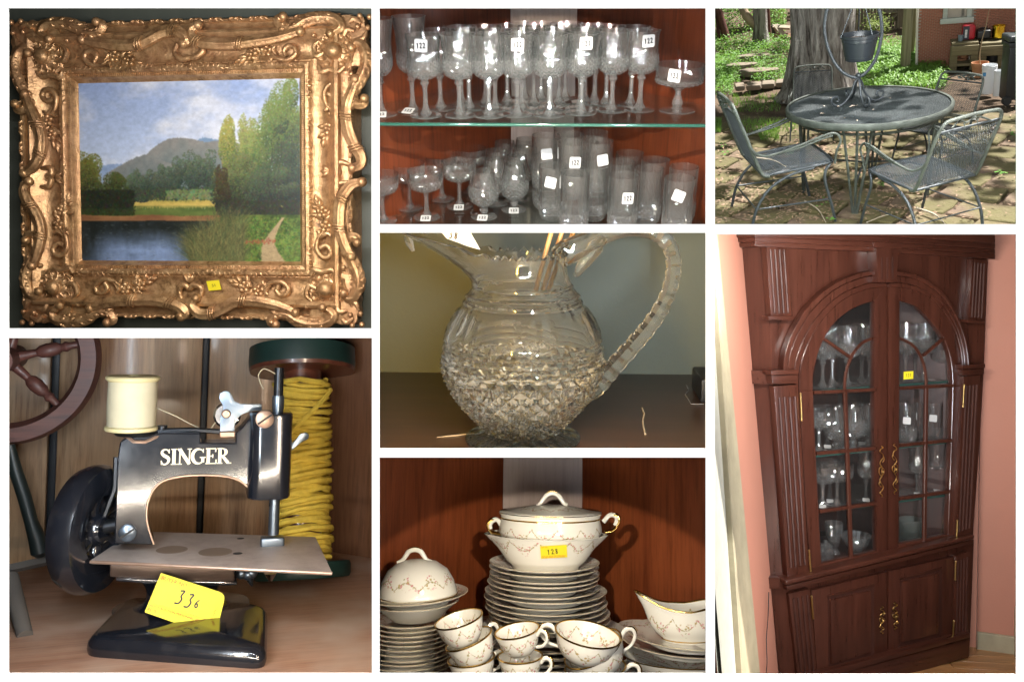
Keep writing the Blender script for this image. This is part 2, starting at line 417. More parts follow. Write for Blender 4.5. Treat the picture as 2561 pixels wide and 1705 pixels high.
# ---------------------------------------------------------------- trim whatever sticks out of its niche (through a side panel or the white wall)
def trim_to_niche(objs, rect, sides, m=6.5):
    u0, v0, u1, v1 = rect[0] - m, rect[1] - m, rect[2] + m, rect[3] + m
    pl = {'L': (Vector(((u0 - U0) / F, 1, 0)), Vector((-1, (u0 - U0) / F, 0))), 'R': (Vector(((u1 - U0) / F, 1, 0)), Vector((1, -(u1 - U0) / F, 0))),
          'T': (Vector((0, 1, -(v0 - V0) / F)), Vector((0, (v0 - V0) / F, 1))), 'B': (Vector((0, 1, -(v1 - V0) / F)), Vector((0, -(v1 - V0) / F, -1)))}
    planes = [(Vector((0, 0, 0)), pl[s][1]) for s in sides] + [(Vector((0, BOARD_Y + .012, 0)), Vector((0, -1, 0)))]
    bpy.context.view_layer.update()
    for o in objs:
        if o.type != 'MESH': continue
        me = o.data; n = len(me.vertices)
        if n == 0: continue
        co = np.empty(n * 3, np.float32); me.vertices.foreach_get('co', co); M = np.array(o.matrix_world); w = co.reshape(-1, 3) @ M[:3, :3].T + M[:3, 3]
        cut = [(p, nn) for p, nn in planes if ((w - np.array(p)) @ np.array(nn)).max() > 1e-5]
        if not cut: continue
        if any(((w - np.array(p)) @ np.array(nn)).min() > 0 for p, nn in cut):
            if not o.children: bpy.data.objects.remove(o, do_unlink=True); continue
            o.data = bpy.data.meshes.new('empty_part'); continue
        if me.users > 1: me = me.copy(); o.data = me
        bm = bmesh.new(); bm.from_mesh(me); inv = o.matrix_world.inverted(); it = o.matrix_world.transposed()
        for p, nn in cut:
            bmesh.ops.bisect_plane(bm, geom=bm.verts[:] + bm.edges[:] + bm.faces[:], plane_co=inv @ p, plane_no=(it.to_3x3() @ nn).normalized(), clear_outer=True)
        bm.to_mesh(me); bm.free()
        if len(me.polygons) == 0 and not o.children: bpy.data.objects.remove(o, do_unlink=True)
def run_cell(fn, key):
    before = set(o.name for o in bpy.data.objects); fn()
    new = [o for o in bpy.data.objects if o.name not in before and not o.name.startswith('partition')]
    trim_to_niche(new, RECTS[key], 'LB' if key == 'patio' else 'LRTB')
    for o in [bpy.data.objects[n] for n in set(o.name for o in bpy.data.objects) - before]:
        if o.type == 'EMPTY' and not o.children: bpy.data.objects.remove(o, do_unlink=True)

NTH = ['first', 'second', 'third', 'fourth', 'fifth', 'sixth', 'seventh', 'eighth', 'ninth', 'tenth', 'eleventh', 'twelfth', 'thirteenth', 'fourteenth', 'fifteenth', 'sixteenth', 'seventeenth', 'eighteenth', 'nineteenth', 'twentieth']
def number_labels(label, pattern, axis, rev=False):
    # things that share a label get one each by their place: counted along the picture's x or from above
    os_ = [o for o in bpy.data.objects if o.get('label') == label]
    key = (lambda o: o.matrix_world.translation.x / o.matrix_world.translation.y) if axis == 'x' else (lambda o: -o.matrix_world.translation.z)
    for k, o in enumerate(sorted(os_, key=key, reverse=rev)): o['label'] = pattern % NTH[k]
# ================================================================ 1. gilt-framed landscape painting
def srgb(c): 
    c = np.asarray(c, float) / 255.0
    return np.where(c <= 0.04045, c / 12.92, ((c + 0.055) / 1.055) ** 2.4)
def fnoise(rng, h, w, base=4, octs=5, pers=0.55, stretch=1.0):
    out = np.zeros((h, w)); amp = 1.0; tot = 0
    for o in range(octs):
        ny = max(2, int(base * 2 ** o)); nx = max(2, int(base * 2 ** o * w / h / stretch))
        g = rng.random((ny + 2, nx + 2))
        y = np.linspace(0, ny, h, endpoint=False); x = np.linspace(0, nx, w, endpoint=False)
        yi = y.astype(int); xi = x.astype(int); fy = (y - yi)[:, None]; fx = (x - xi)[None, :]
        fy = fy * fy * (3 - 2 * fy); fx = fx * fx * (3 - 2 * fx)
        a = g[yi][:, xi]; b = g[yi][:, xi + 1]; c = g[yi + 1][:, xi]; d = g[yi + 1][:, xi + 1]
        out += amp * ((a * (1 - fx) + b * fx) * (1 - fy) + (c * (1 - fx) + d * fx) * fy); tot += amp; amp *= pers
    return out / tot
def paint_landscape(w=500, h=400):
    rng = np.random.default_rng(3)
    X, Y = np.meshgrid((np.arange(w) + .5) / w, (np.arange(h) + .5) / h)
    def mixc(t, a, b): t = np.clip(t, 0, 1)[..., None]; return np.asarray(a, float) * (1 - t) + np.asarray(b, float) * t
    # sky with broken cloud
    sky = mixc(Y / 0.5, (138, 158, 202), (182, 194, 218))
    n1 = fnoise(rng, h, w, 3, 6, 0.58, 1.9); n2 = fnoise(rng, h, w, 6, 5, 0.6, 1.6)
    cl = np.clip((n1 * 0.6 + n2 * 0.4 - 0.405 + 0.03 * np.sin(X * 9 + Y * 12)) * 7.0, 0, 1)
    sky = sky * (1 - cl[..., None] * .85) + mixc(n2 * 1.6 - .25, (164, 172, 196), (224, 222, 226)) * cl[..., None] * .85
    img = sky
    px = lambda x: int(x * w)
    def ridge(pts, col, col2, jag=0.006, base=0.70):
        xs = np.interp((np.arange(w) + .5) / w, [p[0] for p in pts], [p[1] for p in pts]) + (fnoise(rng, 8, w, 4, 3, .4)[3] - .5) * jag * 2
        inx = ((np.arange(w) + .5) / w >= pts[0][0]) & ((np.arange(w) + .5) / w <= pts[-1][0])
        m = (Y > xs[None, :]) & (Y < base) & inx[None, :]
        nn = fnoise(rng, h, w, 14, 4, .6, .7)
        c = mixc((Y - xs[None, :]) * 6 + (nn - .5) * .9, col, col2); img[m] = c[m]
    ridge([(0.08, .475), (.16, .455), (.24, .46), (.3, .5)], (128, 150, 186), (150, 168, 190))
    ridge([(.52, .345), (.565, .318), (.60, .325), (.66, .34), (.72, .36)], (112, 140, 172), (130, 150, 170))
    ridge([(.14, .50), (.24, .435), (.31, .41), (.36, .355), (.41, .325), (.45, .317), (.52, .325), (.58, .345), (.66, .33), (.75, .36)], (132, 128, 122), (104, 118, 118))
    ridge([(.12, .53), (.2, .465), (.27, .418), (.31, .408), (.38, .44), (.46, .47)], (126, 126, 122), (92, 106, 108))
    # meadow, bank
    def band(y0, y1, x0, x1, c1, c2, freq=20):
        nn = fnoise(rng, h, w, freq, 4, .6, 5.0)
        e0 = y0 + (fnoise(rng, 8, w, 4, 4)[3][None, :] - .5) * .03
        m = (Y > e0) & (Y < y1) & (X > x0) & (X < x1); c = mixc(nn * 2.2 - .6, c1, c2); img[m] = c[m]
    band(.60, .70, 0, 1, (92, 104, 48), (168, 150, 70)); band(.66, .685, .25, .62, (170, 150, 66), (196, 164, 78)); band(.695, .76, 0, 1, (66, 86, 38), (104, 116, 52))
    def dabs(n, fx, fy, size, col, el=1.0, jit=16):
        for i in range(int(n * 1.8)):
            x, y = fx(), fy; 
            xx, yy = (x, y()) if callable(y) else x
            c = np.asarray(col(xx, yy), float) + rng.normal(0, jit, 3) * np.array([1, 1, .8])
            r = size * (0.6 + .8 * rng.random()); ix, iy = int(xx * w), int(yy * h); k = int(r * max(1, el)) + 1
            ys = slice(max(iy - k, 0), min(iy + k + 1, h)); xs = slice(max(ix - k, 0), min(ix + k + 1, w))
            if ys.stop <= ys.start or xs.stop <= xs.start: continue
            gy, gx = np.mgrid[ys, xs]; mm = ((gx - ix) / r) ** 2 + ((gy - iy) / (r * el)) ** 2 < 1
            img[ys, xs][mm] = img[ys, xs][mm] * .25 + np.clip(c, 0, 255) * .75
    def crown(cx, cy, rx, ry, n, light, dark, size=1.5, lit=(-.6, -.8), edge=1.0, jit=9):
        n = int(n * 2.3); size = 1.25
        light = np.asarray(light) * .88
        bl = [(cx + rx * .75 * rng.normal(0, .45), cy + ry * .8 * rng.normal(0, .45), rng.uniform(.25, .5)) for _ in range(22)]
        for i in range(n):
            b = bl[rng.integers(len(bl))]; a = rng.random() * 6.283; q = math.sqrt(rng.random()) * b[2] * edge
            x = b[0] + rx * q * math.cos(a); y = b[1] + ry * q * math.sin(a)
            if ((x - cx) / rx) ** 2 + ((y - cy) / ry) ** 2 > 1.15: continue
            t = .5 + .5 * (math.cos(a) * lit[0] + math.sin(a) * lit[1]) * (q / max(b[2], .01)) - .55 * ((y - cy) / ry)
            t = min(max(t + rng.normal(0, .12), 0), 1)
            c = np.asarray(dark) * (1 - t) + np.asarray(light) * t + rng.normal(0, jit, 3)
            r = size * (.6 + .8 * rng.random()); ix, iy = int(x * w), int(y * h)
            if 0 <= ix < w - 2 and 0 <= iy < h - 2: img[iy:iy + 1 + int(r), ix:ix + 1 + int(r)] = np.clip(c, 0, 255)
    # middle distance trees
    for (cx, cy, rx, ry) in [(.60, .53, .06, .14), (.52, .52, .07, .13), (.44, .53, .06, .12), (.36, .55, .06, .11), (.29, .57, .06, .09), (.24, .59, .05, .08)]:
        crown(cx, cy, rx, ry, 1700, (96, 110, 84), (44, 56, 50), 1.6, jit=8)
    dabs(700, lambda: (rng.uniform(.22, .64), rng.uniform(.585, .655)), None, 1.6, lambda x, y: (58, 70, 50), jit=12)
    dabs(160, lambda: (rng.uniform(.40, .63), rng.uniform(.60, .65)), None, 2.2, lambda x, y: (104, 118, 74), jit=12)
    # left trees
    crown(.02, .55, .13, .19, 5200, (124, 124, 52), (34, 40, 26), 1.7, (.5, -.8)); crown(.15, .62, .08, .12, 3000, (84, 92, 44), (28, 36, 24), 1.6, (.5, -.8))
    dabs(2200, lambda: (rng.uniform(0, .225) ** .9 * (0.9 + .1 * rng.random()), rng.uniform(.60, .735)), None, 1.7, lambda x, y: (36, 42, 28) if y < .70 else (46, 56, 30), jit=10)
    # right trees
    crown(.69, .42, .055, .21, 4200, (178, 172, 84), (66, 84, 50), 1.6); crown(.755, .42, .05, .22, 3600, (164, 166, 90), (62, 80, 50), 1.6); crown(.80, .40, .06, .21, 3600, (150, 160, 84), (58, 78, 48), 1.6)
    crown(.92, .32, .13, .32, 9000, (128, 146, 74), (48, 62, 48), 1.7); crown(.95, .50, .12, .25, 6000, (78, 92, 66), (34, 44, 44), 1.7)
    crown(.72, .56, .11, .15, 5200, (116, 124, 72), (40, 48, 34), 1.7); crown(.645, .60, .04, .13, 2600, (82, 72, 44), (40, 38, 26), 1.5); crown(.86, .60, .12, .13, 5200, (84, 98, 66), (34, 42, 38), 1.7)
    dabs(1500, lambda: (rng.uniform(.62, 1), rng.uniform(.66, .74)), None, 1.7, lambda x, y: (42, 46, 34), jit=10)
    for tx in (.885, .90, .86, .945):
        for yy in np.arange(.35, .72, .004): img[int(yy * h), px(tx + .01 * math.sin(yy * 20)):px(tx + .01 * math.sin(yy * 20)) + 1] = (40, 38, 34)
    band(.745, .86, 0, 1, (40, 34, 26), (64, 46, 32))
    # far bank edge
    nn = fnoise(rng, h, w, 16, 4, .6, 6.0)
    m = (Y > .735 + (X - .3) * .01 + (nn - .5) * .03) & (Y < .766 + (nn - .5) * .02) & (X < .64); img[m] = mixc(nn * 2 - .5, (104, 62, 40), (152, 104, 62))[m]
    # water
    wy = (Y - .765) / .235
    m = (Y > .765) & (X < .72)
    refl = np.clip(1.15 - ((X - .29) / .21) ** 2 * (1.05 - wy * .55), 0, 1) * np.clip((wy - .18) * 2.0, 0, 1)
    st = fnoise(rng, h, w, 9, 4, .55, .35)
    wc = mixc(np.clip(refl + (st - .5) * .5, 0, 1), (28, 33, 30), (118, 140, 180)); wc = wc * (0.9 + .2 * fnoise(rng, h, w, 60, 2, .5, 6.0)[..., None])
    m &= Y > .766 + (nn - .5) * .02; img[m] = wc[m]
    for _ in range(240):
        x, y = rng.uniform(0, .55), rng.uniform(.77, .99); L = int(rng.uniform(2, 10)); iy, ix = int(y * h), int(x * w)
        img[iy, ix:ix + L] = img[iy, ix:ix + L] * .55 + np.array((150, 160, 165)) * .45 * (.4 + .6 * rng.random())
    # right bank, path, reeds
    edge = .50 + .24 * np.clip((1 - Y) / .27, 0, 1) ** 1.2
    m = (Y > .735) & (X > edge); gr = fnoise(rng, h, w, 26, 4, .65)
    img[m] = mixc(gr * 2.2 - .6, (42, 62, 22), (108, 128, 48))[m]
    dabs(2600, lambda: (rng.uniform(.62, 1), rng.uniform(.75, 1)), None, 1.2, lambda x, y: (104, 128, 50) if rng.random() < .5 else (60, 84, 30), jit=14)
    for i in range(h):
        y = (i + .5) / h
        if y < .75: continue
        t = (y - .75) / .25; cx = .915 - .075 * math.sin(min(t * 1.9, 1.57)) + .035 * max(0, t - .55) / .45; hw = .006 + .05 * t ** 1.5
        hw *= .9 + .2 * rng.random(); a, b = px(cx - hw), px(cx + hw); img[i, a:b] = np.array((168, 142, 100)) * (0.80 + .3 * rng.random((b - a, 1)))
    dabs(60, lambda: (rng.uniform(.74, .88), .878 + rng.normal(0, .006)), None, 1.3, lambda x, y: (150, 72, 46), jit=10)
    for _ in range(2600):
        bx = rng.uniform(.50, .74); by = rng.uniform(.80 + max(0, .62 - bx) * .9, 1.03); L = rng.uniform(.05, .14); lean = rng.normal(-.03 if bx < .58 else .02, .035)
        c = np.array([(96, 108, 60), (122, 104, 56), (70, 88, 52), (150, 134, 76), (58, 66, 36)][rng.integers(5)]) * rng.uniform(.7, 1.1)
        for s in np.linspace(0, 1, 24):
            x, y = bx + lean * s * s, by - L * s; ix, iy = int(x * w), int(y * h)
            if 0 <= ix < w and 0 <= iy < h: img[iy, ix] = img[iy, ix] * .3 + c * .7
    k = np.array([.06, .24, .40, .24, .06])                  # brushwork blends the dabs into one another
    for ax_ in (0, 1): img = sum(np.roll(img, i - 2, axis=ax_) * k[i] for i in range(5))
    lum = img.mean(axis=2, keepdims=True); img = lum + (img - lum) * .86
    st_ = fnoise(rng, h, w, 60, 3, .6, 1.3); img = img * (.92 + .16 * st_[..., None])
    return srgb(np.clip(img, 0, 255))
def sphere_vf(r, n=8, m=6, half=False, c=(0, 0, 0), sc=(1, 1, 1)):
    pr = [(max(r * math.sin(math.pi * i / m * (0.5 if half else 1)), 1e-5), r * math.cos(math.pi * i / m * (0.5 if half else 1))) for i in range(m + 1)]
    v, f = lathe_vf(pr, n); return [(p[0] * sc[0] + c[0], p[1] * sc[1] + c[1], p[2] * sc[2] + c[2]) for p in v], f
def painting_cell():
    global CUR
    C = CUR = Cell(RECTS['painting'], -0.09901, 0.48307, 0.01288, (0.94656, -1.79757, -0.19479), 1.38, (475, 421))
    niche(C.rect, 3.35, (0.05, 0.052, 0.045), back=True)
    wall_m = plain('dark_green_wall_paint', (0.085, 0.092, 0.074), 0.5, 0, 0.08, 6, 0.10, 300)
    struct('wall', box(2.2, 0.02, 1.8, (0.1, 0.045, 0), 0), wall_m)
    # gold leaf: bright metal rubbed through to red-brown bole and dark glaze
    t = NT('antique_gold'); co = t.coord()
    n1 = t.noise(co, 48, 7, 0.72); n2 = t.noise(co, 9, 4)
    base = t.ramp(n1, [(0.30, (0.10, 0.05, 0.022)), (0.48, (0.44, 0.25, 0.11)), (0.72, (0.74, 0.47, 0.24))])
    base = t.mix(t.ramp(n2, [(0.42, (0, 0, 0)), (0.7, (1, 1, 1))]), base, t.mix(0.5, base, (0.50, 0.24, 0.13)))
    t.bsdf(color=base, metal=0.6, rough=t.math('ADD', t.math('MULTIPLY', n1, 0.34), 0.20), normal=t.bump(t.noise(co, 190, 5), 0.55, 0.003)); gold = t.m
    fr = thing('picture_frame', 'ornate antique gold picture frame with carved scrolls and corner bosses on the dark green wall', 'picture frame')
    a, b = 0.254, 0.1951
    prof = [(-.003, .0005), (-.001, .003), (.004, .008), (.006, .014), (.0135, .0165), (.0145, .021), (.019, .0255), (.025, .0245), (.029, .019), (.0305, .0195), (.034, .0165), (.045, .0145), (.058, .0165), (.07, .024), (.080, .036), (.087, .041), (.093, .038), (.0965, .028), (.103, .0235), (.110, .0235), (.112, .028), (.117, .028), (.1195, .022), (.1205, 0.0), (.1205, -.034), (-.004, -.034)]
    for (nm, cs) in (('frame_side', ((-a, b), (a, b))), ('frame_side', ((a, b), (a, -b))), ('frame_side', ((a, -b), (-a, -b))), ('frame_side', ((-a, -b), (-a, b)))):
        (x0, z0), (x1, z1) = cs; L = math.hypot(x1 - x0, z1 - z0); tx, tz = (x1 - x0) / L, (z1 - z0) / L; nx, nz = -tz, tx
        v = []; K = 16
        for (d, hh) in prof:
            for k in range(K + 1):
                s = (k / K); px_ = -d + s * (L + 2 * d)
                v.append((x0 + tx * px_ + nx * d, -hh, z0 + tz * px_ + nz * d))
        f = [(i * (K + 1) + k, i * (K + 1) + k + 1, (i + 1) * (K + 1) + k + 1, (i + 1) * (K + 1) + k) for i in range(len(prof) - 1) for k in range(K)]
        part(fr, nm, mk(v, f, 'frame_side', 35), gold)
    # leaf moulding and ribbed sight edge: many tiny lobes
    def lobe(L, Wd, H): # pointed leaf lump, length along +x, lies in xz plane, rises to -y
        v = []; f = []
        n = 6
        for i in range(n + 1):
            t_ = i / n; ww = Wd * math.sin(math.pi * min(t_ * 0.9 + .1, 1)) ** .8 if t_ < 1 else 0.0005
            for k in range(5):
                q = -1 + 2 * k / 4; v.append((L * t_, -H * (1 - q * q) * math.sin(math.pi * (t_ * .8 + .12)), ww * q))
        f = [(i * 5 + k, i * 5 + k + 1, (i + 1) * 5 + k + 1, (i + 1) * 5 + k) for i in range(n) for k in range(4)]
        return v, f
    def xf(vf, ang, px_, pz, h): 
        v, f = vf; ca, sa = math.cos(ang), math.sin(ang)
        return [(px_ + p[0] * ca - p[2] * sa, p[1] - h, pz + p[0] * sa + p[2] * ca) for p in v], f
    for (x0, z0, x1, z1) in ((-a, b, a, b), (a, b, a, -b), (a, -b, -a, -b), (-a, -b, -a, b)):
        L = math.hypot(x1 - x0, z1 - z0); ang = math.atan2(z1 - z0, x1 - x0); tx, tz = math.cos(ang), math.sin(ang); nx, nz = -tz, tx
        m1 = MB(); m2 = MB()
        s = -0.012
        while s < L + 0.012:
            g = ((s + .012) % 0.072) / 0.072          # leaf groups open outwards from their middle
            sp = (g - .5) * 2.2
            d = .015
            m1.add(*xf(lobe(.017, .0052, .0055), ang + math.pi / 2 - sp * 1.0, x0 + tx * s + nx * d, z0 + tz * s + nz * d, .0205)); s += .0088
        s = 0
        while s < L:
            d = .0075; m2.add(*xf(box_vf(.0062, .003, .0021), ang + math.pi / 2, x0 + tx * (s) + nx * (d + .003), z0 + tz * s + nz * (d + .003), .0165)); s += .0044
        part(fr, 'leaf_moulding', m1.mesh('leaf_moulding', 60), gold, kind='stuff'); part(fr, 'ribbed_edge', m2.mesh('ribbed_edge', 0), gold, kind='stuff')
        # outer carved bead
        m3 = MB(); s = -.09
        while s < L + .09:
            d = .114; g = ((s + .09) % 0.045) / .045; m3.add(*xf(lobe(.014, .0042, .005), ang + (.5 if g < .5 else math.pi - .5), x0 + tx * s + nx * d, z0 + tz * s + nz * d, .0275)); s += .011
        part(fr, 'outer_bead', m3.mesh('outer_bead', 60), gold, kind='stuff')
    Z = 1.8667
    def P(zx, zy, h): return C.hy(zx / Z, zy / Z, -h)
    px1 = 0.00092 / Z                                         # one pixel of the enlarged view, in metres
    reed = [((1.0 + .10 * math.cos(6 * q)) * math.cos(q) * .8, (1.0 + .10 * math.cos(6 * q)) * math.sin(q)) for q in [2 * math.pi * k / 30 for k in range(30)]]
    rails = [[(385, 185), (440, 200), (560, 213), (640, 208), (700, 183), (760, 152), (820, 146), (862, 165), (874, 190), (856, 204)],
             [(925, 118), (893, 138), (897, 175), (935, 197), (1000, 207), (1100, 206), (1200, 193), (1300, 176), (1400, 148)],
             [(115, 440), (140, 500), (167, 560), (188, 620), (193, 680), (180, 740), (150, 785), (112, 808)],
             [(135, 848), (112, 885), (130, 940), (168, 1000), (190, 1060), (188, 1120), (170, 1190), (150, 1240)],
             [(1660, 370), (1640, 430), (1620, 490), (1618, 560), (1630, 620), (1655, 680), (1685, 730), (1682, 770), (1645, 785)],
             [(1690, 850), (1645, 862), (1607, 905), (1588, 960), (1584, 1030), (1592, 1090), (1612, 1150), (1640, 1200)],
             [(420, 1440), (480, 1420), (540, 1407), (640, 1402), (720, 1402), (780, 1412), (840, 1432), (868, 1462), (845, 1478)],
             [(915, 1392), (895, 1425), (930, 1462), (980, 1464), (1040, 1440), (1090, 1412), (1150, 1402), (1230, 1410), (1310, 1430), (1380, 1460)]]
    for rl in rails:
        pts = catmull([P(x, y, .043) for x, y in rl], 5); n = len(pts)
        o = part(fr, 'scroll_rail', tube(pts, lerp_list([.0075, .0112, .0122, .0122, .0112, .0085], n), prof=reed, up=(0, 1, 0), name='scroll_rail', smooth=25), gold)
        for e in (0, -1):
            v, f = sphere_vf(.0105, 10, 7, c=pts[e]); part(o, 'curl', mk(v, f, 'curl', 180), gold)
        for fr_ in (.36, .64):
            k0 = int(fr_ * n); t_, na, bb = frames(pts)[k0]
            for dd in (-2.2, 0, 2.2):
                p = pts[k0] + t_ * dd * .0026; ring = [p + (Vector((0, -1, 0)) * math.sin(q) + bb.cross(Vector((0, 1, 0))).normalized() * 0) * 0.013 + (t_.cross(Vector((0, 1, 0)))).normalized() * math.cos(q) * .0135 + t_ * math.cos(q) * .004 for q in [math.pi * i / 8 for i in range(9)]]
                part(o, 'band', tube(ring, .0017, 6, 'band'), gold)
    bosses = [((218, 265), 1, 1), ((1560, 240), -1, 1), ((268, 1345), 1, -1), ((1525, 1355), -1, -1)]
    for (bx, by), sx, sy in bosses:
        Q = lambda dx, dy, h: P(bx + sx * dx, by + sy * dy, h)
        # corner plate with a wavy edge
        cen = Q(-35, -35, .0); pl = []
        c0 = Q(-40, -40, .02); m0 = (Q(60, -40, .02) - c0).length / 100
        for k in range(72):
            q = 2 * math.pi * k / 72; cx_, cz_ = math.cos(q), math.sin(q); rr = min(1 / max(abs(cx_), .001), 1 / max(abs(cz_), .001)); rr = min(rr, 1.28) * 112 * m0 * (1 + .035 * math.cos(k * math.pi / 2.4))
            pl.append((c0.x + rr * cx_, c0.z + rr * cz_))
        part(fr, 'corner_plate', prism(pl, .034, 'y', -.030, .004, 2, 'corner_plate'), gold)
        # rosette
        rc = Q(-4, 4, .030); ro = part(fr, 'rosette', lathe([(.0, .0), (.040, -.004), (.043, -.001), (.039, .003), (.028, .0005), (.020, .006), (.0001, .008)], 36, lambda r, z, q, i: (r * (1 + .05 * math.cos(12 * q) * (r > .03)), z), 'rosette', 40), gold, loc=rc, rot=(R_(90), 0, 0))
        for k in range(12):
            q = 2 * math.pi * k / 12
            v, f = lathe_vf([(.0062, 0), (.0078, .002), (.0066, .0035), (.004, .0008), (.0001, 0)], 10); part(ro, 'petal', mk(v, f, 'petal', 60), gold, loc=(.031 * math.cos(q), .031 * math.sin(q), .0028))
            part(ro, 'spoke', tube([(.012 * math.cos(q + .26), .012 * math.sin(q + .26), .008), (.034 * math.cos(q + .26), .034 * math.sin(q + .26), .003)], [.0022, .0011], 5, 'spoke'), gold)
        part(ro, 'boss', lathe([(.0185, .003), (.0175, .010), (.0152, .0125), (.0158, .0145), (.0150, .0165), (.0118, .0215), (.006, .0245), (.0001, .0252)], 24, None, 'boss', 50), gold, loc=(0, 0, .001))
        # acanthus scrolls along both outer edges
        for path, rad in (([(17, -80), (-28, -112), (-3, -150), (72, -157), (132, -143), (182, -113), (232, -113), (260, -143), (236, -160)], [.0055, .009, .010, .0115, .0125, .011, .009, .010, .008]),
                          ([(-83, -15), (-103, -40), (-131, -25), (-150, 25), (-146, 75), (-121, 135), (-88, 195), (-101, 243), (-136, 245), (-144, 222)], [.0055, .009, .010, .0115, .012, .012, .010, .009, .009, .007])):
            pts = catmull([Q(x, y, .038) for x, y in path], 5); n = len(pts)
            sc_ = part(fr, 'acanthus_scroll', tube(pts, lerp_list(rad, n), prof=[((1 + .14 * math.cos(4 * q)) * math.cos(q) * .75, (1 + .14 * math.cos(4 * q)) * math.sin(q)) for q in [2 * math.pi * k / 20 for k in range(20)]], up=(0, 1, 0), name='acanthus_scroll', smooth=30), gold)
            for e in (0, -1):
                v, f = sphere_vf(.0098, 10, 7, c=pts[e] + Vector((0, -.003, 0))); part(sc_, 'curl', mk(v, f, 'curl', 180), gold)
            fs = frames(pts)
            for k in range(int(n * .28), int(n * .80), 3):
                t_ = fs[k][0]
                for s_ in (-1, 1):
                    side = t_.cross(Vector((0, 1, 0))).normalized() * s_; dr = (side * .55 + t_ * (.9)).normalized(); ang = math.atan2(dr.z, dr.x)
                    v, f = xf(lobe(.021, .0085, .011), ang, pts[k].x, pts[k].z, .036); part(sc_, 'leaf', mk(v, f, 'leaf', 60), gold)
        # small C scrolls round the rosette
        for path in ([(70, -50), (95, -20), (80, 20), (50, 8)], [(-50, 70), (-20, 95), (20, 85), (60, 95), (75, 70)], [(-95, -95), (-60, -100), (-45, -70)], [(-125, -130), (-95, -150), (-70, -135)], [(-150, -95), (-135, -60), (-110, -55)]):
            pts = catmull([Q(x, y, .034) for x, y in path], 5); part(fr, 'small_scroll', tube(pts, lerp_list([.003, .006, .0065, .004], len(pts)), 8, 'small_scroll'), gold)
        for (dx, dy) in ((-165, -160), (-158, -110), (-120, -165), (-110, -115), (95, -75), (-80, 105)):
            v, f = sphere_vf(.0062, 8, 6, c=Q(dx, dy, .034)); part(fr, 'bead', mk(v, f, 'bead', 180), gold)
        # ring curls and flower sprays lying in the cove
        for horiz in (True, False):
            Q2 = (lambda x, y, h: Q(x, y, h)) if horiz else (lambda x, y, h: Q(y + 5, x - 20 if x > 250 else x - 25, h))
            pts = catmull([Q2(x, y, .026) for x, y in [(292, 10), (262, 34), (215, 40), (180, 14), (184, -16), (212, -24), (234, -2), (222, 26)]], 6)
            part(fr, 'ring_curl', tube(pts, lerp_list([.0032, .0045, .0055, .006, .006, .0058, .0055, .005], len(pts)), 10, 'ring_curl'), gold)
            for path in ([(262, 30), (285, -5), (275, -22)], [(262, 30), (290, 28), (298, 45)]):
                pts = catmull([Q2(x, y, .025) for x, y in path], 5); part(fr, 'tendril', tube(pts, lerp_list([.003, .0045, .003], len(pts)), 7, 'tendril'), gold)
            for (fx, fy) in ((317, -2), (385, 16)):
                pc = Q2(fx, fy, .0215); fl = MB()
                for k in range(5):
                    q = 2 * math.pi * k / 5 + .3; v, f = sphere_vf(.0062, 8, 6, c=(pc.x + .0085 * math.cos(q), pc.y, pc.z + .0085 * math.sin(q)), sc=(1, 1, 1)); fl.add(v, f)
                fo = part(fr, 'flower', fl.mesh('flower', 180), gold); v, f = sphere_vf(.0048, 8, 6, c=pc + Vector((0, -.004, 0))); part(fo, 'flower_centre', mk(v, f, 'flower_centre', 180), gold)
            for (lx, ly, dx, dy) in ((345, 6, 20, -26), (350, 14, 16, 22), (368, 30, 4, 32), (405, 24, 34, 4), (412, 30, 30, 24), (425, 38, 36, 10), (400, 34, 18, 30), (360, -4, 28, -16)):
                p0 = Q2(lx, ly, .020); p1 = Q2(lx + dx, ly + dy, .020); d = p1 - p0
                v, f = xf(lobe(.021, .0058, .0055), math.atan2(d.z, d.x), p0.x, p0.z, .0195); part(fr, 'leaf', mk(v, f, 'leaf', 60), gold)
    # cartouches in the middle of each side
    for path in ([(828, 205), (818, 250), (850, 276), (890, 270), (915, 268), (945, 245), (948, 215)], [(848, 1395), (838, 1350), (860, 1330), (885, 1345), (905, 1330), (940, 1345), (938, 1385)],
                 [(195, 785), (235, 785), (240, 815), (220, 822), (238, 840), (228, 870), (190, 872)], [(1635, 770), (1590, 758), (1565, 785), (1585, 805), (1558, 825), (1570, 855), (1625, 850)]):
        pts = catmull([P(x, y, .029) for x, y in path], 6); part(fr, 'cartouche', tube(pts, lerp_list([.004, .0065, .007, .0055, .007, .0065, .004], len(pts)), 10, 'cartouche'), gold)
    for (x, y, ang) in ((895, 285, -1.3), (880, 1318, 1.5), (255, 832, 0.0), (1540, 800, 3.1)):
        for s_ in (-.6, 0, .6):
            p0 = P(x, y, .02); v, f = xf(lobe(.022, .006, .006), ang + s_, p0.x, p0.z, .019); part(fr, 'leaf', mk(v, f, 'leaf', 60), gold)
    # canvas
    w, h = 500, 400; img = paint_landscape(w, h)
    v, f = grid_vf(w + 1, h + 1, lambda s, t_: ((s - .5) * 2 * (a + .003), 0, (.5 - t_) * 2 * (b + .003)))
    me = mk(v, f, 'canvas', 0); at = me.color_attributes.new('paint', 'FLOAT_COLOR', 'CORNER')
    cols = np.repeat(np.concatenate([img.reshape(-1, 3), np.ones((w * h, 1))], 1), 4, axis=0).astype(np.float32); at.data.foreach_set('color', cols.ravel())
    t = NT('oil_paint'); ca = t.n('VertexColor', layer_name='paint'); co = t.coord()
    t.bsdf(color=ca.outputs[0], rough=0.42, normal=t.bump(t.noise(co, 420, 3), 0.3, 0.001), spec=0.35)
    cv = thing('painting', 'oil painting of a river landscape with trees and hills inside the gold frame', 'painting')
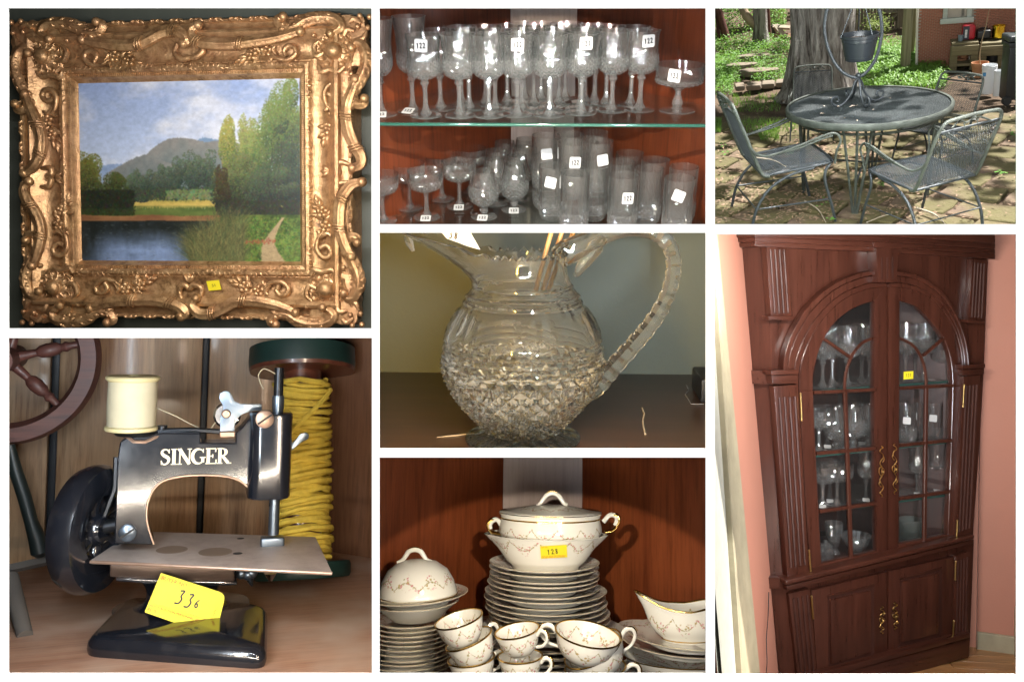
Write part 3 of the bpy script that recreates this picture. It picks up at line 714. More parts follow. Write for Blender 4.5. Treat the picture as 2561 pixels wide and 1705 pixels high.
    part(cv, 'canvas', me, t.m); part(cv, 'stretcher', box(2 * a + .005, .012, 2 * b + .005, (0, .0075, 0), .001), plain('stretcher_wood', (.3, .2, .1), .7))
    # yellow lot ticket 51
    yel = plain('yellow_ticket', (0.80, 0.66, 0.02), 0.6, 0, 0.04); ink = plain('black_ink', (0.012, 0.012, 0.014), 0.5)
    pc = P(1004, 1328, .0235); tk = thing('lot_ticket', 'small yellow lot ticket numbered 51 on the bottom of the gold frame', 'ticket', pc, (R_(18), R_(-6), 0))
    part(tk, 'paper', box(.0285, .0004, .0215, (0, -.006, 0), 0), yel)
    m = MB(); k = .0021
    m.add(*ribbon_vf([(-.4 * k, 1.5 * k), (-1.4 * k, 1.4 * k), (-1.6 * k, .3 * k), (-.8 * k, .2 * k), (-.5 * k, -.6 * k), (-1.2 * k, -1.4 * k), (-1.9 * k, -1.2 * k)], .0007)); m.add(*ribbon_vf([(.9 * k, 1.0 * k), (1.4 * k, 1.5 * k), (1.2 * k, -1.3 * k)], .0007))
    part(tk, 'number', m.mesh('number', 0), ink, loc=(0, -.0064, 0))
    # light: soft daylight from the front, warmer from the right
    added_fill_strip(C.rect, 'top', 0, 1, 10, (.95, .97, 1)); added_fill_strip(C.rect, 'left', 0, 1, 2.6, (1, .95, .86)); added_fill_strip(C.rect, 'right', 0, 1, 6, (1, .88, .74)); added_fill_strip(C.rect, 'bottom', 0, 1, 1.2, (1, .94, .88))
    edge_panel('added_top_fill', C.rect, 'top', .1, .9, 1.66, 2.15, 1.5, (1, .93, .84), spread=150)  # added lamp on the top side of the niche, out of view, for fill
# ================================================================ 2. cut glass on the shelves of the corner cupboard
STROKES = {'1': [[(.25, .75), (.5, 1), (.42, 0)]], '2': [[(.1, .75), (.35, 1), (.7, .8), (.5, .45), (.1, .05), (.45, .12), (.95, .02)]],
           '3': [[(.1, .9), (.6, 1), (.45, .6), (.7, .4), (.55, .05), (.05, -.02)]], '0': [[(.5, .95), (.2, .7), (.15, .3), (.45, .05), (.75, .3), (.7, .75), (.5, .95)]],
           '8': [[(.7, .9), (.3, .95), (.3, .6), (.7, .35), (.5, .02), (.2, .25), (.6, .6), (.7, .9)]], '6': [[(.6, 1), (.2, .6), (.15, .2), (.45, 0), (.65, .25), (.4, .5), (.2, .35)]],
           '5': [[(.8, 1), (.3, .95), (.2, .55), (.6, .55), (.65, .2), (.1, 0)]]}
def number_mesh(s, h, w=None, stroke=.11):
    m = MB(); w = w or h * .62
    for i, ch in enumerate(s):
        for st in STROKES[ch]:
            pts = catmull([(w * (i - len(s) / 2 + p[0] * .8 + .1), 0, h * (p[1] - .5)) for p in st], 3)
            m.add(*ribbon_vf([(p.x, p.z) for p in pts], h * stroke, .0002))
    return m.mesh('number', 0)
def rrect(w, h, r, n=4):
    out = []
    for (cx, cz, a0) in ((w / 2 - r, h / 2 - r, 0), (-w / 2 + r, h / 2 - r, 90), (-w / 2 + r, -h / 2 + r, 180), (w / 2 - r, -h / 2 + r, 270)):
        for k in range(n + 1): q = R_(a0 + 90 * k / n); out.append((cx + r * math.cos(q), cz + r * math.sin(q)))
    return out
tri = lambda x: abs((x % 1.0) * 2 - 1)
def lathe_cut(prof, n, no, z0, z1, depth, big=0, fn=None, name='bowl', smooth=12, mats=None):
    # turned glass with a band of real cut diamonds: neighbouring points stand out and sink in by turns, each quad folded along its valley
    v = []; f = []; fm = []
    for i, (r, z) in enumerate(prof):
        inb = i < no and z0 <= z <= z1
        for k in range(n):
            rr, zz, a = r, z, 2 * math.pi * k / n
            if inb:
                rr += depth * (.5 if (i + k) % 2 else -.5)
                if big and ((i + k) % big == 0 or (i - k) % big == 0): rr -= depth * .8
            if fn: rr, zz = fn(rr, zz, a, i)
            v.append((rr * math.cos(a), rr * math.sin(a), zz))
    for i in range(len(prof) - 1):
        c = i + 1 < no and z0 <= prof[i][1] <= z1 and z0 <= prof[i + 1][1] <= z1
        for k in range(n):
            A, B, Cc, D = i * n + k, i * n + (k + 1) % n, (i + 1) * n + (k + 1) % n, (i + 1) * n + k
            if not c: f.append((A, B, Cc, D)); fm.append(0)
            elif (i + k) % 2 == 0: f += [(A, B, Cc), (A, Cc, D)]; fm += [1, 1]
            else: f += [(A, B, D), (B, Cc, D)]; fm += [1, 1]
    me = bpy.data.meshes.new(name); me.from_pydata(v, [], f); me.update(); me.shade_smooth(); me.set_sharp_from_angle(angle=R_(smooth))
    if mats:
        for m_ in mats: me.materials.append(m_)
        me.polygons.foreach_set('material_index', fm)
    return me
def sticker(parent, pos, rot, size=.026, txt=None, name='price_sticker'):
    s = part(parent, name, prism(rrect(size, size, size * .14), .0003, 'y'), plain('white_sticker', (.62, .61, .59), .6, 0, .02), loc=pos, rot=rot)
    if txt: part(s, 'number', number_mesh(txt, size * .42, size * .25, .19), plain('black_ink', (.012, .012, .014), .5), loc=(0, -.0003, 0), rot=(0, R_(-6), 0))
    else: part(s, 'printed_line', box(size * .4, .0002, size * .03, (0, 0, 0), 0), plain('grey_print', (.45, .45, .48), .6), loc=(0, -.0003, 0))
    return s
_g = {}
CLEAR = lambda: pane('cut_crystal', (.985, .99, .987), 2.3, 1.52, 0.014, .04, 0, (.45, .47, .46))
FACET = lambda: pane('cut_crystal_facets', (.97, .98, .975), 3.2, 1.6, 0.075, .06, 0, (.50, .52, .51))  # white haze mixed into the facets stands in for their sparkle
def crystal(*a): return FACET()
def gm():                                   # meshes of the five kinds of glass
    if _g: return _g
    def sub(pr, k):                         # subdivide a profile
        out = []
        for (a, b) in zip(pr[:-1], pr[1:]):
            L = math.hypot(b[0] - a[0], b[1] - a[1]); n = max(1, int(L / k))
            out += [(a[0] + (b[0] - a[0]) * i / n, a[1] + (b[1] - a[1]) * i / n) for i in range(n)]
        return out + [pr[-1]]
    MM = [CLEAR(), FACET()]
    fl = lambda n, z0, z1, d: (lambda no: (lambda r, z, a, i: (r - (d * (1 - tri(a / (2 * math.pi) * n)) * max(0, min(1, (z1 - z) / (z1 - z0))) if i < no and z > z0 else 0), z)))
    def bowl(key, o, i, n, z0, z1, d, flute=None, base=True):
        pr = ([(.0001, o[0][1])] if base else []) + o + i; no = len(o) + (1 if base else 0)
        _g[key] = lathe_cut(pr, n, no, z0, z1, d, 0, fl(n // 2, *flute)(no) if flute else None, 'bowl', 12, MM)
    bowl('goblet_bowl', sub([(.006, .079), (.018, .082), (.029, .089), (.0355, .099), (.0372, .108), (.0352, .122), (.0345, .140), (.0362, .158), (.0385, .174)], .0042), sub([(.0376, .174), (.0353, .158), (.0335, .140), (.0338, .122), (.0352, .108), (.033, .099), (.026, .091), (.015, .0855), (.0001, .0845)], .008), 40, .082, .123, .0026, (.122, .165, .0016))
    st = [(.0001, .084), (.009, .083), (.0095, .079), (.0075, .077), (.0098, .073), (.0092, .069), (.006, .066), (.0052, .058), (.0049, .04), (.0055, .026), (.0075, .016), (.0115, .009), (.0135, .006), (.0125, .0045), (.0001, .004)]
    _g['goblet_stem'] = lathe(st, 8, None, 'stem', 10)
    ft = [(.0001, .0075), (.012, .0055), (.03, .0032), (.0345, .0022), (.0355, .001), (.0345, 0), (.0001, .0004)]
    _g['goblet_foot'] = lathe(ft, 40, None, 'foot', 50)
    bowl('tumbler_wall', sub([(.0001, .0), (.016, .0), (.024, .003), (.0305, .010), (.0335, .019), (.0345, .03), (.0345, .06), (.0348, .10), (.0352, .138)], .0052), sub([(.0338, .138), (.0334, .10), (.033, .06), (.0325, .03), (.030, .021), (.02, .016), (.0001, .015)], .012), 40, .001, .050, .0030, (.045, .128, .0016), False)
    bowl('snifter_bowl', sub([(.004, .028), (.018, .031), (.030, .041), (.0365, .056), (.0365, .07), (.033, .086), (.0285, .103), (.0265, .118)], .0046), sub([(.0256, .118), (.0275, .103), (.0318, .086), (.0350, .07), (.0348, .057), (.028, .043), (.016, .0345), (.0001, .033)], .008), 36, .029, .082, .0030)
    _g['snifter_stem'] = lathe([(.0001, .031), (.006, .030), (.0055, .027), (.0095, .0225), (.0105, .017), (.0095, .012), (.006, .0085), (.010, .005), (.0001, .004)], 10, None, 'stem', 10)
    _g['snifter_foot'] = lathe([(.0001, .0065), (.012, .005), (.028, .003), (.0315, .002), (.0325, .001), (.0315, 0), (.0001, .0004)], 40, None, 'foot', 50)
    bowl('coupe_bowl', sub([(.006, .066), (.022, .069), (.034, .075), (.0405, .084), (.0425, .095), (.0428, .106), (.0438, .118)], .0042), sub([(.0428, .118), (.0416, .106), (.0410, .095), (.038, .086), (.031, .078), (.018, .0735), (.0001, .0725)], .008), 44, .067, .104, .0026)
    _g['coupe_stem'] = lathe([(.0001, .070), (.0085, .069), (.009, .065), (.0068, .060), (.0052, .05), (.0052, .03), (.0065, .017), (.011, .009), (.013, .006), (.012, .0045), (.0001, .004)], 8, None, 'stem', 10)
    _g['coupe_foot'] = lathe([(.0001, .0075), (.012, .0055), (.028, .0032), (.0325, .0022), (.0335, .001), (.0325, 0), (.0001, .0004)], 40, None, 'foot', 50)
    bowl('tall_bowl', sub([(.006, .083), (.017, .087), (.026, .095), (.031, .107), (.0318, .120), (.0305, .14), (.0315, .165), (.035, .19), (.0375, .205)], .0046), sub([(.0366, .205), (.034, .19), (.0303, .165), (.0293, .14), (.0302, .12), (.029, .107), (.022, .097), (.012, .0905), (.0001, .0895)], .009), 40, .085, .127, .0026, (.126, .18, .0015))
    bowl('compote_bowl', sub([(.006, .05), (.03, .054), (.048, .060), (.0505, .064), (.0505, .07), (.0515, .085), (.0525, .098)], .005), sub([(.0515, .098), (.0505, .085), (.0495, .07), (.047, .064), (.03, .058), (.0001, .056)], .01), 44, .052, .074, .0032)
    _g['compote_stem'] = lathe([(.0001, .054), (.011, .052), (.0125, .048), (.0095, .045), (.0065, .043), (.0065, .035), (.0115, .022), (.0125, .017), (.0095, .010), (.014, .006), (.0001, .004)], 8, None, 'stem', 10)
    _g['compote_foot'] = lathe([(.0001, .0075), (.014, .0055), (.032, .0032), (.0375, .0022), (.0385, .001), (.0375, 0), (.0001, .0004)], 40, None, 'foot', 50)
    return _g
def drinking_glass(kind, label, cat, loc, rotz=0.0, group=None, st=None, scale=1.0, name=None, mat=None):
    g = gm(); gl = mat or FACET()
    o = thing(name or {'goblet': 'goblet', 'tumbler': 'tumbler', 'snifter': 'brandy_snifter', 'coupe': 'champagne_coupe', 'tall': 'goblet', 'compote': 'compote'}[kind], label, cat, loc, (0, 0, rotz), scale, group)
    if kind == 'tumbler': part(o, 'wall', g['tumbler_wall'], gl)
    else:
        part(o, 'bowl', g[kind + '_bowl'], gl); k2 = 'goblet' if kind == 'tall' else kind
        part(o, 'stem', g[k2 + '_stem'], gl); part(o, 'foot', g[k2 + '_foot'], gl)
    for s in (st or []):
        kind_s, ang, z, r, txt = s[:5]; a = ang - rotz
        if kind_s == 'side': sticker(o, (r * math.sin(a), -r * math.cos(a), z), (R_(s[5] if len(s) > 5 else 0), R_(s[6] if len(s) > 6 else 3), a), .027 / scale, txt)
        else: sticker(o, (r * math.sin(a), -r * math.cos(a), z), (R_(-74), 0, a), .025 / scale, txt)
    return o
ORD = ['first', 'second', 'third', 'fourth', 'fifth', 'sixth', 'seventh', 'eighth', 'ninth', 'tenth']
def glasses_cell():
    global CUR
    P10 = R_(13); d0 = 1.986
    C = CUR = Cell(RECTS['glasses'], P10, 0, R_(-0.7), (0, .03 - d0 * math.cos(P10), d0 * math.sin(P10)), 1.30)
    niche(C.rect, 4.1, (.30, .26, .24), back=True)
    Zm = 2.8
    def uv(zx, zy): return 940 + zx / Zm, 10 + zy / Zm
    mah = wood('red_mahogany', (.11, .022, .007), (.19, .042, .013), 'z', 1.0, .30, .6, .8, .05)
    mah_s = wood('glare_toned_back_panel', (.40, .29, .25), (.50, .38, .33), 'z', 1.0, .42, .15, .35, .03)  # pale tone stands in for the glare on the centre panel
    # cupboard interior: a narrow centre back panel between two slanting side panels
    cup = thing('corner_cupboard', 'dark red mahogany cupboard interior behind the glass shelves', 'cupboard')
    yb = .49; xc = .086; zt, zb = .42, -.60
    def slab(x0, y0, x1, y1, th=.012):
        d = Vector((x1 - x0, y1 - y0, 0)); n = Vector((-d.y, d.x, 0)).normalized() * th
        pl = [(x0, y0), (x1, y1), (x1 + n.x, y1 + n.y), (x0 + n.x, y0 + n.y)]; return prism(pl, zt - zb, 'z', zb, 0)
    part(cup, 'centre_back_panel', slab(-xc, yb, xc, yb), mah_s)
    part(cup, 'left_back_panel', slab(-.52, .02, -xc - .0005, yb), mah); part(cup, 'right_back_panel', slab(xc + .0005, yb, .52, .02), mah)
    # arched front opening
    Ra, zc = .385, .060
    def arch(r0, r1, y0, dep, name):
        pl = [(r0 * math.cos(q), zc + r0 * math.sin(q)) for q in [math.pi * k / 40 for k in range(41)]]; pl = [(r0, zb)] + pl + [(-r0, zb)]
        po = [(-r1, zb)] + [(r1 * math.cos(q), zc + r1 * math.sin(q)) for q in [math.pi * (40 - k) / 40 for k in range(41)]] + [(r1, zb)]
        v = [(x, y0, z) for x, z in pl] + [(x, y0 + dep, z) for x, z in pl]; n = len(pl); po = list(reversed(po))
        v += [(x, y0, z) for x, z in po] + [(x, y0 + dep, z) for x, z in po]
        f = []
        for k in range(n - 1):
            f += [(k, k + 1, n + k + 1, n + k), (k, 2 * n + k, 2 * n + k + 1, k + 1), (2 * n + k, 3 * n + k, 3 * n + k + 1, 2 * n + k + 1), (n + k, n + k + 1, 3 * n + k + 1, 3 * n + k)]
        me = bevel_mesh(v, f, 0, 1, name, 35); return me
    arch_m = wood('mahogany_frame', (.14, .030, .016), (.20, .046, .024), 'z', 1.0, .34, .4, .5)
    part(cup, 'arch_rail', arch(Ra, Ra + .032, -.075, .022, 'arch_rail'), arch_m); part(cup, 'arch_bead', arch(Ra + .033, Ra + .040, -.092, .035, 'arch_bead'), arch_m); part(cup, 'arch_frame', arch(Ra + .041, Ra + .14, -.080, .025, 'arch_frame'), arch_m)
    # shelves
    gp = pane('shelf_glass', (.90, .965, .945), 1.0, 1.5, 0.012); ge = NT('green_glass_edge'); ge.bsdf(color=(.015, .085, .06), rough=.12, spec=.8, coat=1.0); 
    for (nm, lab, z) in (('glass_shelf', 'upper glass shelf with a green edge holding the goblets', 0.0), ('glass_shelf', 'lower glass shelf holding tumblers, snifters and coupes', -.278)):
        sh = thing(nm, lab, 'shelf', (0, 0, z))
        pl = [(-.43, -.030), (.43, -.030), (.46, .06), (xc, yb - .02), (-xc, yb - .02), (-.46, .06)]
        part(sh, 'plate', prism(pl, .0075, 'z', -.0075, .0008), gp)
        part(sh, 'front_edge', prism(rrect(.0078, .0075, .003), .862, 'x', -.431, 0), ge.m, loc=(0, -.0345, -.00375))
    # upper shelf: front row of goblets
    front = [((352, 785), '122', .02), ((588, 785), None, 0), ((793, 785), None, 0), ((990, 777), '122', .05), ((1213, 780), None, 0), ((1437, 765), '122', .12), ((1650, 747), None, 0), ((1845, 742), '122', .18)]
    for k, ((zx, zy), txt, ang) in enumerate(front):
        p = C.hz(*uv(zx, zy), 0)
        drinking_glass('goblet', '%s goblet from the left in the upper shelf front row' % ORD[k].capitalize() + (', with a 122 sticker' if txt else ''), 'goblet', p, random.random(), 'goblets on the upper shelf',
                       [('side', ang, .156, .0392, txt, 8, 4 - k)] if txt else None)
    back = [(455, 735), (655, 735), (835, 742), (770, 702), (920, 694), (1020, 742), (1105, 702), (1222, 736), (1280, 694), (1322, 668), (1428, 736), (1610, 702), (1782, 706), (1462, 694), (1040, 668), (1155, 668), (600, 706), (1530, 690)]
    for k, (zx, zy) in enumerate(back):
        drinking_glass('goblet', 'cut glass goblet standing in the back rows of the upper shelf', 'goblet', C.hz(*uv(zx, zy), 0), random.random(), 'goblets in the back rows of the upper shelf')
    drinking_glass('tall', 'tall flared cut glass goblet behind the first goblet of the upper shelf', 'goblet', C.hz(*uv(262, 752), 0), .3, None, [('foot', -.3, .007, .026, '122')])
    drinking_glass('tall', 'tall flared cut glass goblet cut off by the left edge of the upper shelf', 'goblet', C.hz(*uv(40, 778), 0), .1, None, [('foot', .1, .007, .026, '122')])
    drinking_glass('compote', 'low wide glass compote with a 122 sticker, right end of upper shelf', 'compote', C.hz(*uv(2108, 750), 0), .2, None, [('side', -.35, .083, .053, '122', 3, 6)], 1.05)
    # lower shelf
    zl = -.278
    def low(kind, zx, zy, h, lab, cat, st=None, grp=None, dz=0.0):
        p = C.hz(*uv(zx, zy), zl + h + dz); p.z = zl + dz
        return drinking_glass(kind, lab, cat, p, random.random(), grp, st)
    T = 'tumblers on the lower shelf'
    tall = [((1395, 1185), 'front row tumbler left of the gap on the lower shelf, no sticker', None), ((1740, 1195), 'front row tumbler with a 122 sticker on the lower shelf', [('side', .22, .092, .0352, '122')]),
            ((2130, 1215), 'front row tumbler at the right end of the lower shelf with a blank sticker', [('side', -.15, .105, .0352, None, 0, 18)]), ((1915, 1148), 'second row tumbler between the two right front tumblers', None),
            ((1530, 1128), 'second row tumbler behind and right of the left front tumbler', None), ((1245, 1128), 'leftmost tumbler of the second row with a blank sticker', [('side', -.2, .105, .0352, None, 0, 10)]),
            ((1715, 1102), 'third row tumbler behind the 122 tumbler', None), ((1780, 1042), 'rearmost tumbler of the right group on the lower shelf', None), ((1960, 1088), 'third row tumbler on the right of the lower shelf', None), ((2160, 1138), 'second row tumbler at the right end of the lower shelf', None),
            ((1195, 1060), 'tumbler under a stacked tumbler at the left of the tumbler group', None)]
    for (p, lab, st) in tall: low('tumbler', *p, .138, lab, 'tumbler', st, T)
    stack = [((1375, 968), 'tumbler with a 122 sticker stacked on other tumblers in the middle of the lower shelf', [('side', .2, .098, .0352, '122')]), ((1562, 958), 'stacked tumbler with a blank sticker right of the stacked 122 tumbler', [('side', .25, .10, .0352, None, 0, -8)]),
             ((1193, 918), 'stacked tumbler with a blank sticker at the left of the tumbler group', [('side', .05, .10, .0352, None, 0, -6)]), ((1362, 912), 'stacked tumbler directly behind the stacked 122 tumbler', None), ((1530, 897), 'stacked tumbler behind the right stacked tumbler', None), ((1340, 867), 'rearmost stacked tumbler under the edge of the upper shelf', None)]
    for (p, lab, st) in stack:
        low('tumbler', *p, .138, lab, 'tumbler', st, T, .052)
    for k, p in enumerate([(752, 1165), (968, 1122), (830, 1085), (1030, 1002), (845, 1022), (1050, 942), (902, 962), (985, 1060)]):
        lab = ['brandy snifter at the front of the lower shelf with a 122 sticker on its foot', 'brandy snifter beside the front snifter, right, with a sticker on its foot'] + ['brandy snifter in the back rows of the lower shelf'] * 6
        low('snifter', *p, .118, lab[k], 'snifter', [('foot', [-.1, 0][k], .006, .024, '122')] if k < 2 else None, 'brandy snifters in the back rows' if k > 1 else 'front brandy snifters')
    for k, p in enumerate([(343, 1168), (578, 1102), (220, 1112), (452, 1057), (658, 1008), (30, 1190)]):
        lab = ['champagne coupe nearest the front on the lower shelf', 'champagne coupe with a 122 sticker on its foot, beside the snifters', 'champagne coupe in the second row at the left of the lower shelf', 'champagne coupe in the middle of the back row', 'champagne coupe farthest back, next to the snifters', 'champagne coupe cut off by the left edge of the lower shelf']
        low('coupe', *p, .118, lab[k], 'coupe', [('foot', 0, .0065, .026, '122')] if k in (0, 1) else None, 'champagne coupes on the lower shelf')
    # light: added lamps: warm spot above, cool strips at both sides, warm strip below
    r = C.rect; mid = (r[0] + r[2]) / 2
    added_arch_spot(C, (0, yb, C.hy(*uv(1130, 50), yb).z), 34, 90, (1, .90, .76), blend=.12)
    added_fill_strip(C.rect, 'left', .0, 1, 7, (.86, .94, 1)); added_fill_strip(C.rect, 'bottom', .0, 1, 5, (1, .93, .82)); added_fill_strip(C.rect, 'right', .3, 1, 7, (.80, .90, 1))
# ================================================================ 3. iron table and chairs on a shady patio
def leaf_mat(name, c1, c2, tr=.35):
    if name in _M: return _M[name]
    t = NT(name); n = t.noise(t.coord(), 14, 4); c = t.ramp(n, [(.3, c1), (.7, c2)])
    d = t.n('BsdfPrincipled', {'Base Color': c, 'Roughness': .5}); tl = t.n('BsdfTranslucent', {'Color': t.mix(.5, c, (.25, .45, .04))})
    t.end(t.n('MixShader', {0: tr, 1: d.outputs[0], 2: tl.outputs[0]})); _M[name] = t.m; return t.m
def leaf_into(m, p, d, up, L, Wd, fold=.25, bend=.15):
    d = d.normalized(); s = d.cross(up); s = s.normalized() if s.length > 1e-6 else d.orthogonal(); n = s.cross(d)
    q = [p, p + d * L * .45 + s * Wd / 2 + n * fold * Wd, p + d * L * .45, p + d * L * .45 - s * Wd / 2 + n * fold * Wd, p + d * L - n * bend * L]
    m.add(q, [(0, 1, 2), (0, 2, 3), (2, 1, 4), (3, 2, 4)])
def patio_cell():
    global CUR
    rng = random.Random(11)
    C = CUR = Cell(RECTS['patio'], R_(14.6), 0, R_(-2.4), (-.01, -7.55 * math.cos(R_(14)), .72 + 7.55 * math.sin(R_(14))), .32, (2165, 291))
    niche(C.rect, 8.6, (.10, .13, .07), sides='LB', back=False)
    Zm = 2.8
    uv = lambda x, y: (1780 + x / Zm, 10 + y / Zm)
    G = lambda x, y, z=0.0: C.hz(*uv(x, y), z)
    mz = lambda p: C.mpp(p) / Zm                          # metres per enlarged pixel
    # ---- ground and paving
    t = NT('leafy_soil'); co = t.coord(); n = t.noise(co, 3, 6, .65)
    t.bsdf(color=t.ramp(n, [(.3, (.045, .028, .016)), (.5, (.10, .062, .035)), (.72, (.17, .115, .07))]), rough=.9, normal=t.bump(t.noise(co, 30, 5), .8, .03))
    soil = t.m
    v, f = grid_vf(90, 110, lambda a, b: (-9 + 18 * a, -3.2 + 24 * b, -.035 + .03 * math.sin(a * 61 + b * 37) * math.sin(b * 90) + (.0 if b < .28 else .02 * rng.random())))
    ground = struct('ground', mk(v, f, 'ground', 180), soil)
    t = NT('mossy_paving_stone'); co = t.coord(); n = t.noise(co, 4.5, 6, .65); n2 = t.noise(t.coord((1, 1, 1), (0, 0, 0), 'Object', (3, 1, 0)), 1.7, 4)
    base = t.ramp(n, [(.28, (.07, .042, .03)), (.5, (.14, .09, .062)), (.75, (.25, .175, .125))]); base = t.mix(t.ramp(n2, [(.36, (0, 0, 0)), (.58, (.9, .9, .9))]), base, (.085, .075, .022))
    t.bsdf(color=base, rough=.85, normal=t.bump(t.noise(co, 22, 5), .5, .012)); stone = t.m
    ang = R_(-24); ca, sa = math.cos(ang), math.sin(ang)
    poly_in = lambda x, y: -2.05 < y < 2.6 and abs(x) < 2.9 + .1 * y
    for i in range(-10, 11):
        for j in range(-10, 11):
            a, b = i * .47 + (.235 if j % 2 else 0), j * .36; x, y = a * ca - b * sa, a * sa + b * ca
            if not poly_in(x, y): continue
            w, h = .455 * rng.uniform(.9, 1.0), .345 * rng.uniform(.9, 1.0)
            pl = [(sx * w / 2 + rng.uniform(-.014, .014), sy * h / 2 + rng.uniform(-.014, .014)) for sx, sy in ((-1, -1), (-.1, -1.04), (1, -1), (1.03, .1), (1, 1), (0, 1.03), (-1, 1), (-1.03, 0))]
            o = bpy.data.objects.new('paving_stone', prism(pl, .05, 'z', -.05, .008, 1, 'paving_stone')); o.data.materials.append(stone); COL.objects.link(o)
            o.parent = ground; o.location = (x, y, rng.uniform(-.008, .008)); o.rotation_euler = (rng.uniform(-.015, .015), rng.uniform(-.015, .015), ang + rng.uniform(-.03, .03))
    # ---- iron
    iron = plain('weathered_black_iron', (.045, .052, .058), .45, .35, .35, 25, .15, 200); lichen = plain('lichened_iron', (.062, .070, .060), .6, .2, .6, 14, .3, 150)
    top_m = plain('weathered_mesh_top', (.055, .064, .066), .55, .2, .5, 9, .5, 90)
    tb = thing('patio_table', 'round weathered black iron mesh table in the middle of the patio', 'table')
    v, f = lathe_vf([(.0001, .722), (.2, .722), (.4, .721), (.575, .719), (.59, .722)], 64); part(tb, 'tabletop', mk(v, f, 'tabletop', 60), top_m)
    m = MB()
    for k in range(-29, 30):
        d = k * .02; L = math.sqrt(max(.0, .58 ** 2 - d * d))
        for s in (1, -1):
            a_ = R_(30) * s; p0 = Vector((d * math.cos(a_) - L * math.sin(a_), d * math.sin(a_) + L * math.cos(a_), .7245)); p1 = Vector((d * math.cos(a_) + L * math.sin(a_), d * math.sin(a_) - L * math.cos(a_), .7245))
            m.add(*tube_vf([p0, p1], .0024, 4))
    part(tb, 'mesh_weave', m.mesh('mesh_weave', 0), top_m, kind='stuff')
    part(tb, 'rim', lathe([(.585, .735), (.602, .738), (.610, .728), (.606, .69), (.598, .682), (.586, .684)], 72, None, 'rim', 50), lichen)
    part(tb, 'apron_ring', tube([(.50 * math.cos(q), .50 * math.sin(q), .632) for q in [2 * math.pi * k / 48 for k in range(48)]], .011, 8, 'apron_ring', closed=True), lichen)
    for k in range(4):
        q0 = R_(-97 + 90 * k); leg = None
        for j, dq in enumerate((-.19, 0, .19)):
            q = q0 + dq; pts = [(.54 * math.cos(q), .54 * math.sin(q), .70), (.50 * math.cos(q), .50 * math.sin(q), .62), (.47 * math.cos(q0 + dq * .15), .47 * math.sin(q0 + dq * .15), .0)]
            part(tb, 'leg', tube(pts, .0105, 8, 'leg'), lichen)
        a1 = R_(-97 + 90 * k)
        part(tb, 'stretcher', tube(catmull([(.485 * math.cos(a1), .485 * math.sin(a1), .24), (.25 * math.cos(a1), .25 * math.sin(a1), .28), (.02 * math.cos(a1), .02 * math.sin(a1), .27)], 4), .008, 6, 'stretcher'), iron)
    # ---- chairs
    def chair_parts():
        root = thing('patio_chair', 'x', 'chair', group='iron chairs round the table')
        # mesh of crossing wires
        def weave(o, ux, uy, W_, H_, sp=.017):
            m = MB(); k = -int((W_ + H_) / sp)
            while k * sp < W_ + H_:
                for s in (1, -1):
                    # lines x*s*1.6 + y = c inside a rectangle
                    c = k * sp * 1.9; pts = []
                    for x in (0, W_):
                        y = c - s * 1.7 * x
                        if 0 <= y <= H_: pts.append((x, y))
                    for y in (0, H_):
                        x = (c - y) / (s * 1.7)
                        if 0 < x < W_: pts.append((x, y))
                    if len(pts) >= 2:
                        a_, b_ = o + ux * pts[0][0] + uy * pts[0][1], o + ux * pts[1][0] + uy * pts[1][1]
                        if (a_ - b_).length > .01: m.add(*tube_vf([a_, b_], .0021, 3, False))
                k += 1
            return m.mesh('mesh', 0)
        seat_o = Vector((-.23, -.255, .405)); part(root, 'seat_mesh', weave(seat_o, Vector((0, 1, 0)), Vector((.995, 0, .07)), .51, .49), iron, kind='stuff')
        bu = Vector((-.17, 0, .44)).normalized(); part(root, 'back_mesh', weave(Vector((-.245, -.25, .43)), Vector((0, 1, 0)), bu, .50, .42), iron, kind='stuff')
        fr = catmull([(-.235, -.262, .40), (.0, -.266, .418), (.22, -.262, .436), (.262, -.20, .438), (.268, 0, .439), (.262, .20, .438), (.22, .262, .436), (0, .266, .418), (-.235, .262, .40)], 5)
        part(root, 'seat_frame', tube(fr, .0105, 8, 'seat_frame'), iron); part(root, 'seat_rear_rail', tube([(-.235, -.262, .40), (-.235, .262, .40)], .009, 8, 'rail'), iron)
        bk = catmull([(-.19, -.266, .395), (-.245, -.264, .42), (-.33, -.262, .64), (-.405, -.258, .84), (-.425, -.225, .905), (-.428, -.16, .918), (-.43, 0, .925), (-.428, .16, .918), (-.425, .225, .905), (-.405, .258, .84), (-.33, .262, .64), (-.245, .264, .42), (-.19, .266, .395)], 5)
        part(root, 'back_frame', tube(bk, .0125, 8, 'back_frame'), lichen); part(root, 'back_rail', tube([(-.405, -.258, .84), (-.405, .258, .84)], .009, 8, 'rail'), iron)
        sc = catmull([(-.407, -.17, .845), (-.413, -.11, .875), (-.42, -.03, .90), (-.415, .04, .875), (-.42, .10, .90), (-.413, .16, .86)], 5); orn = part(root, 'back_ornament', tube(sc, .007, 6, 'vine'), lichen)
        mm = 0
        for (y_, z_, dy, dz) in ((-.06, .885, .05, -.03), (-.01, .89, .045, .01), (.05, .88, .04, -.03), (.09, .89, .04, .012)):
            m = MB(); leaf_into(m, Vector((-.418, y_, z_)), Vector((-.03, dy, dz)), Vector((1, 0, .2)), .065, .034); part(orn, 'leaf', m.mesh('leaf', 0), lichen)
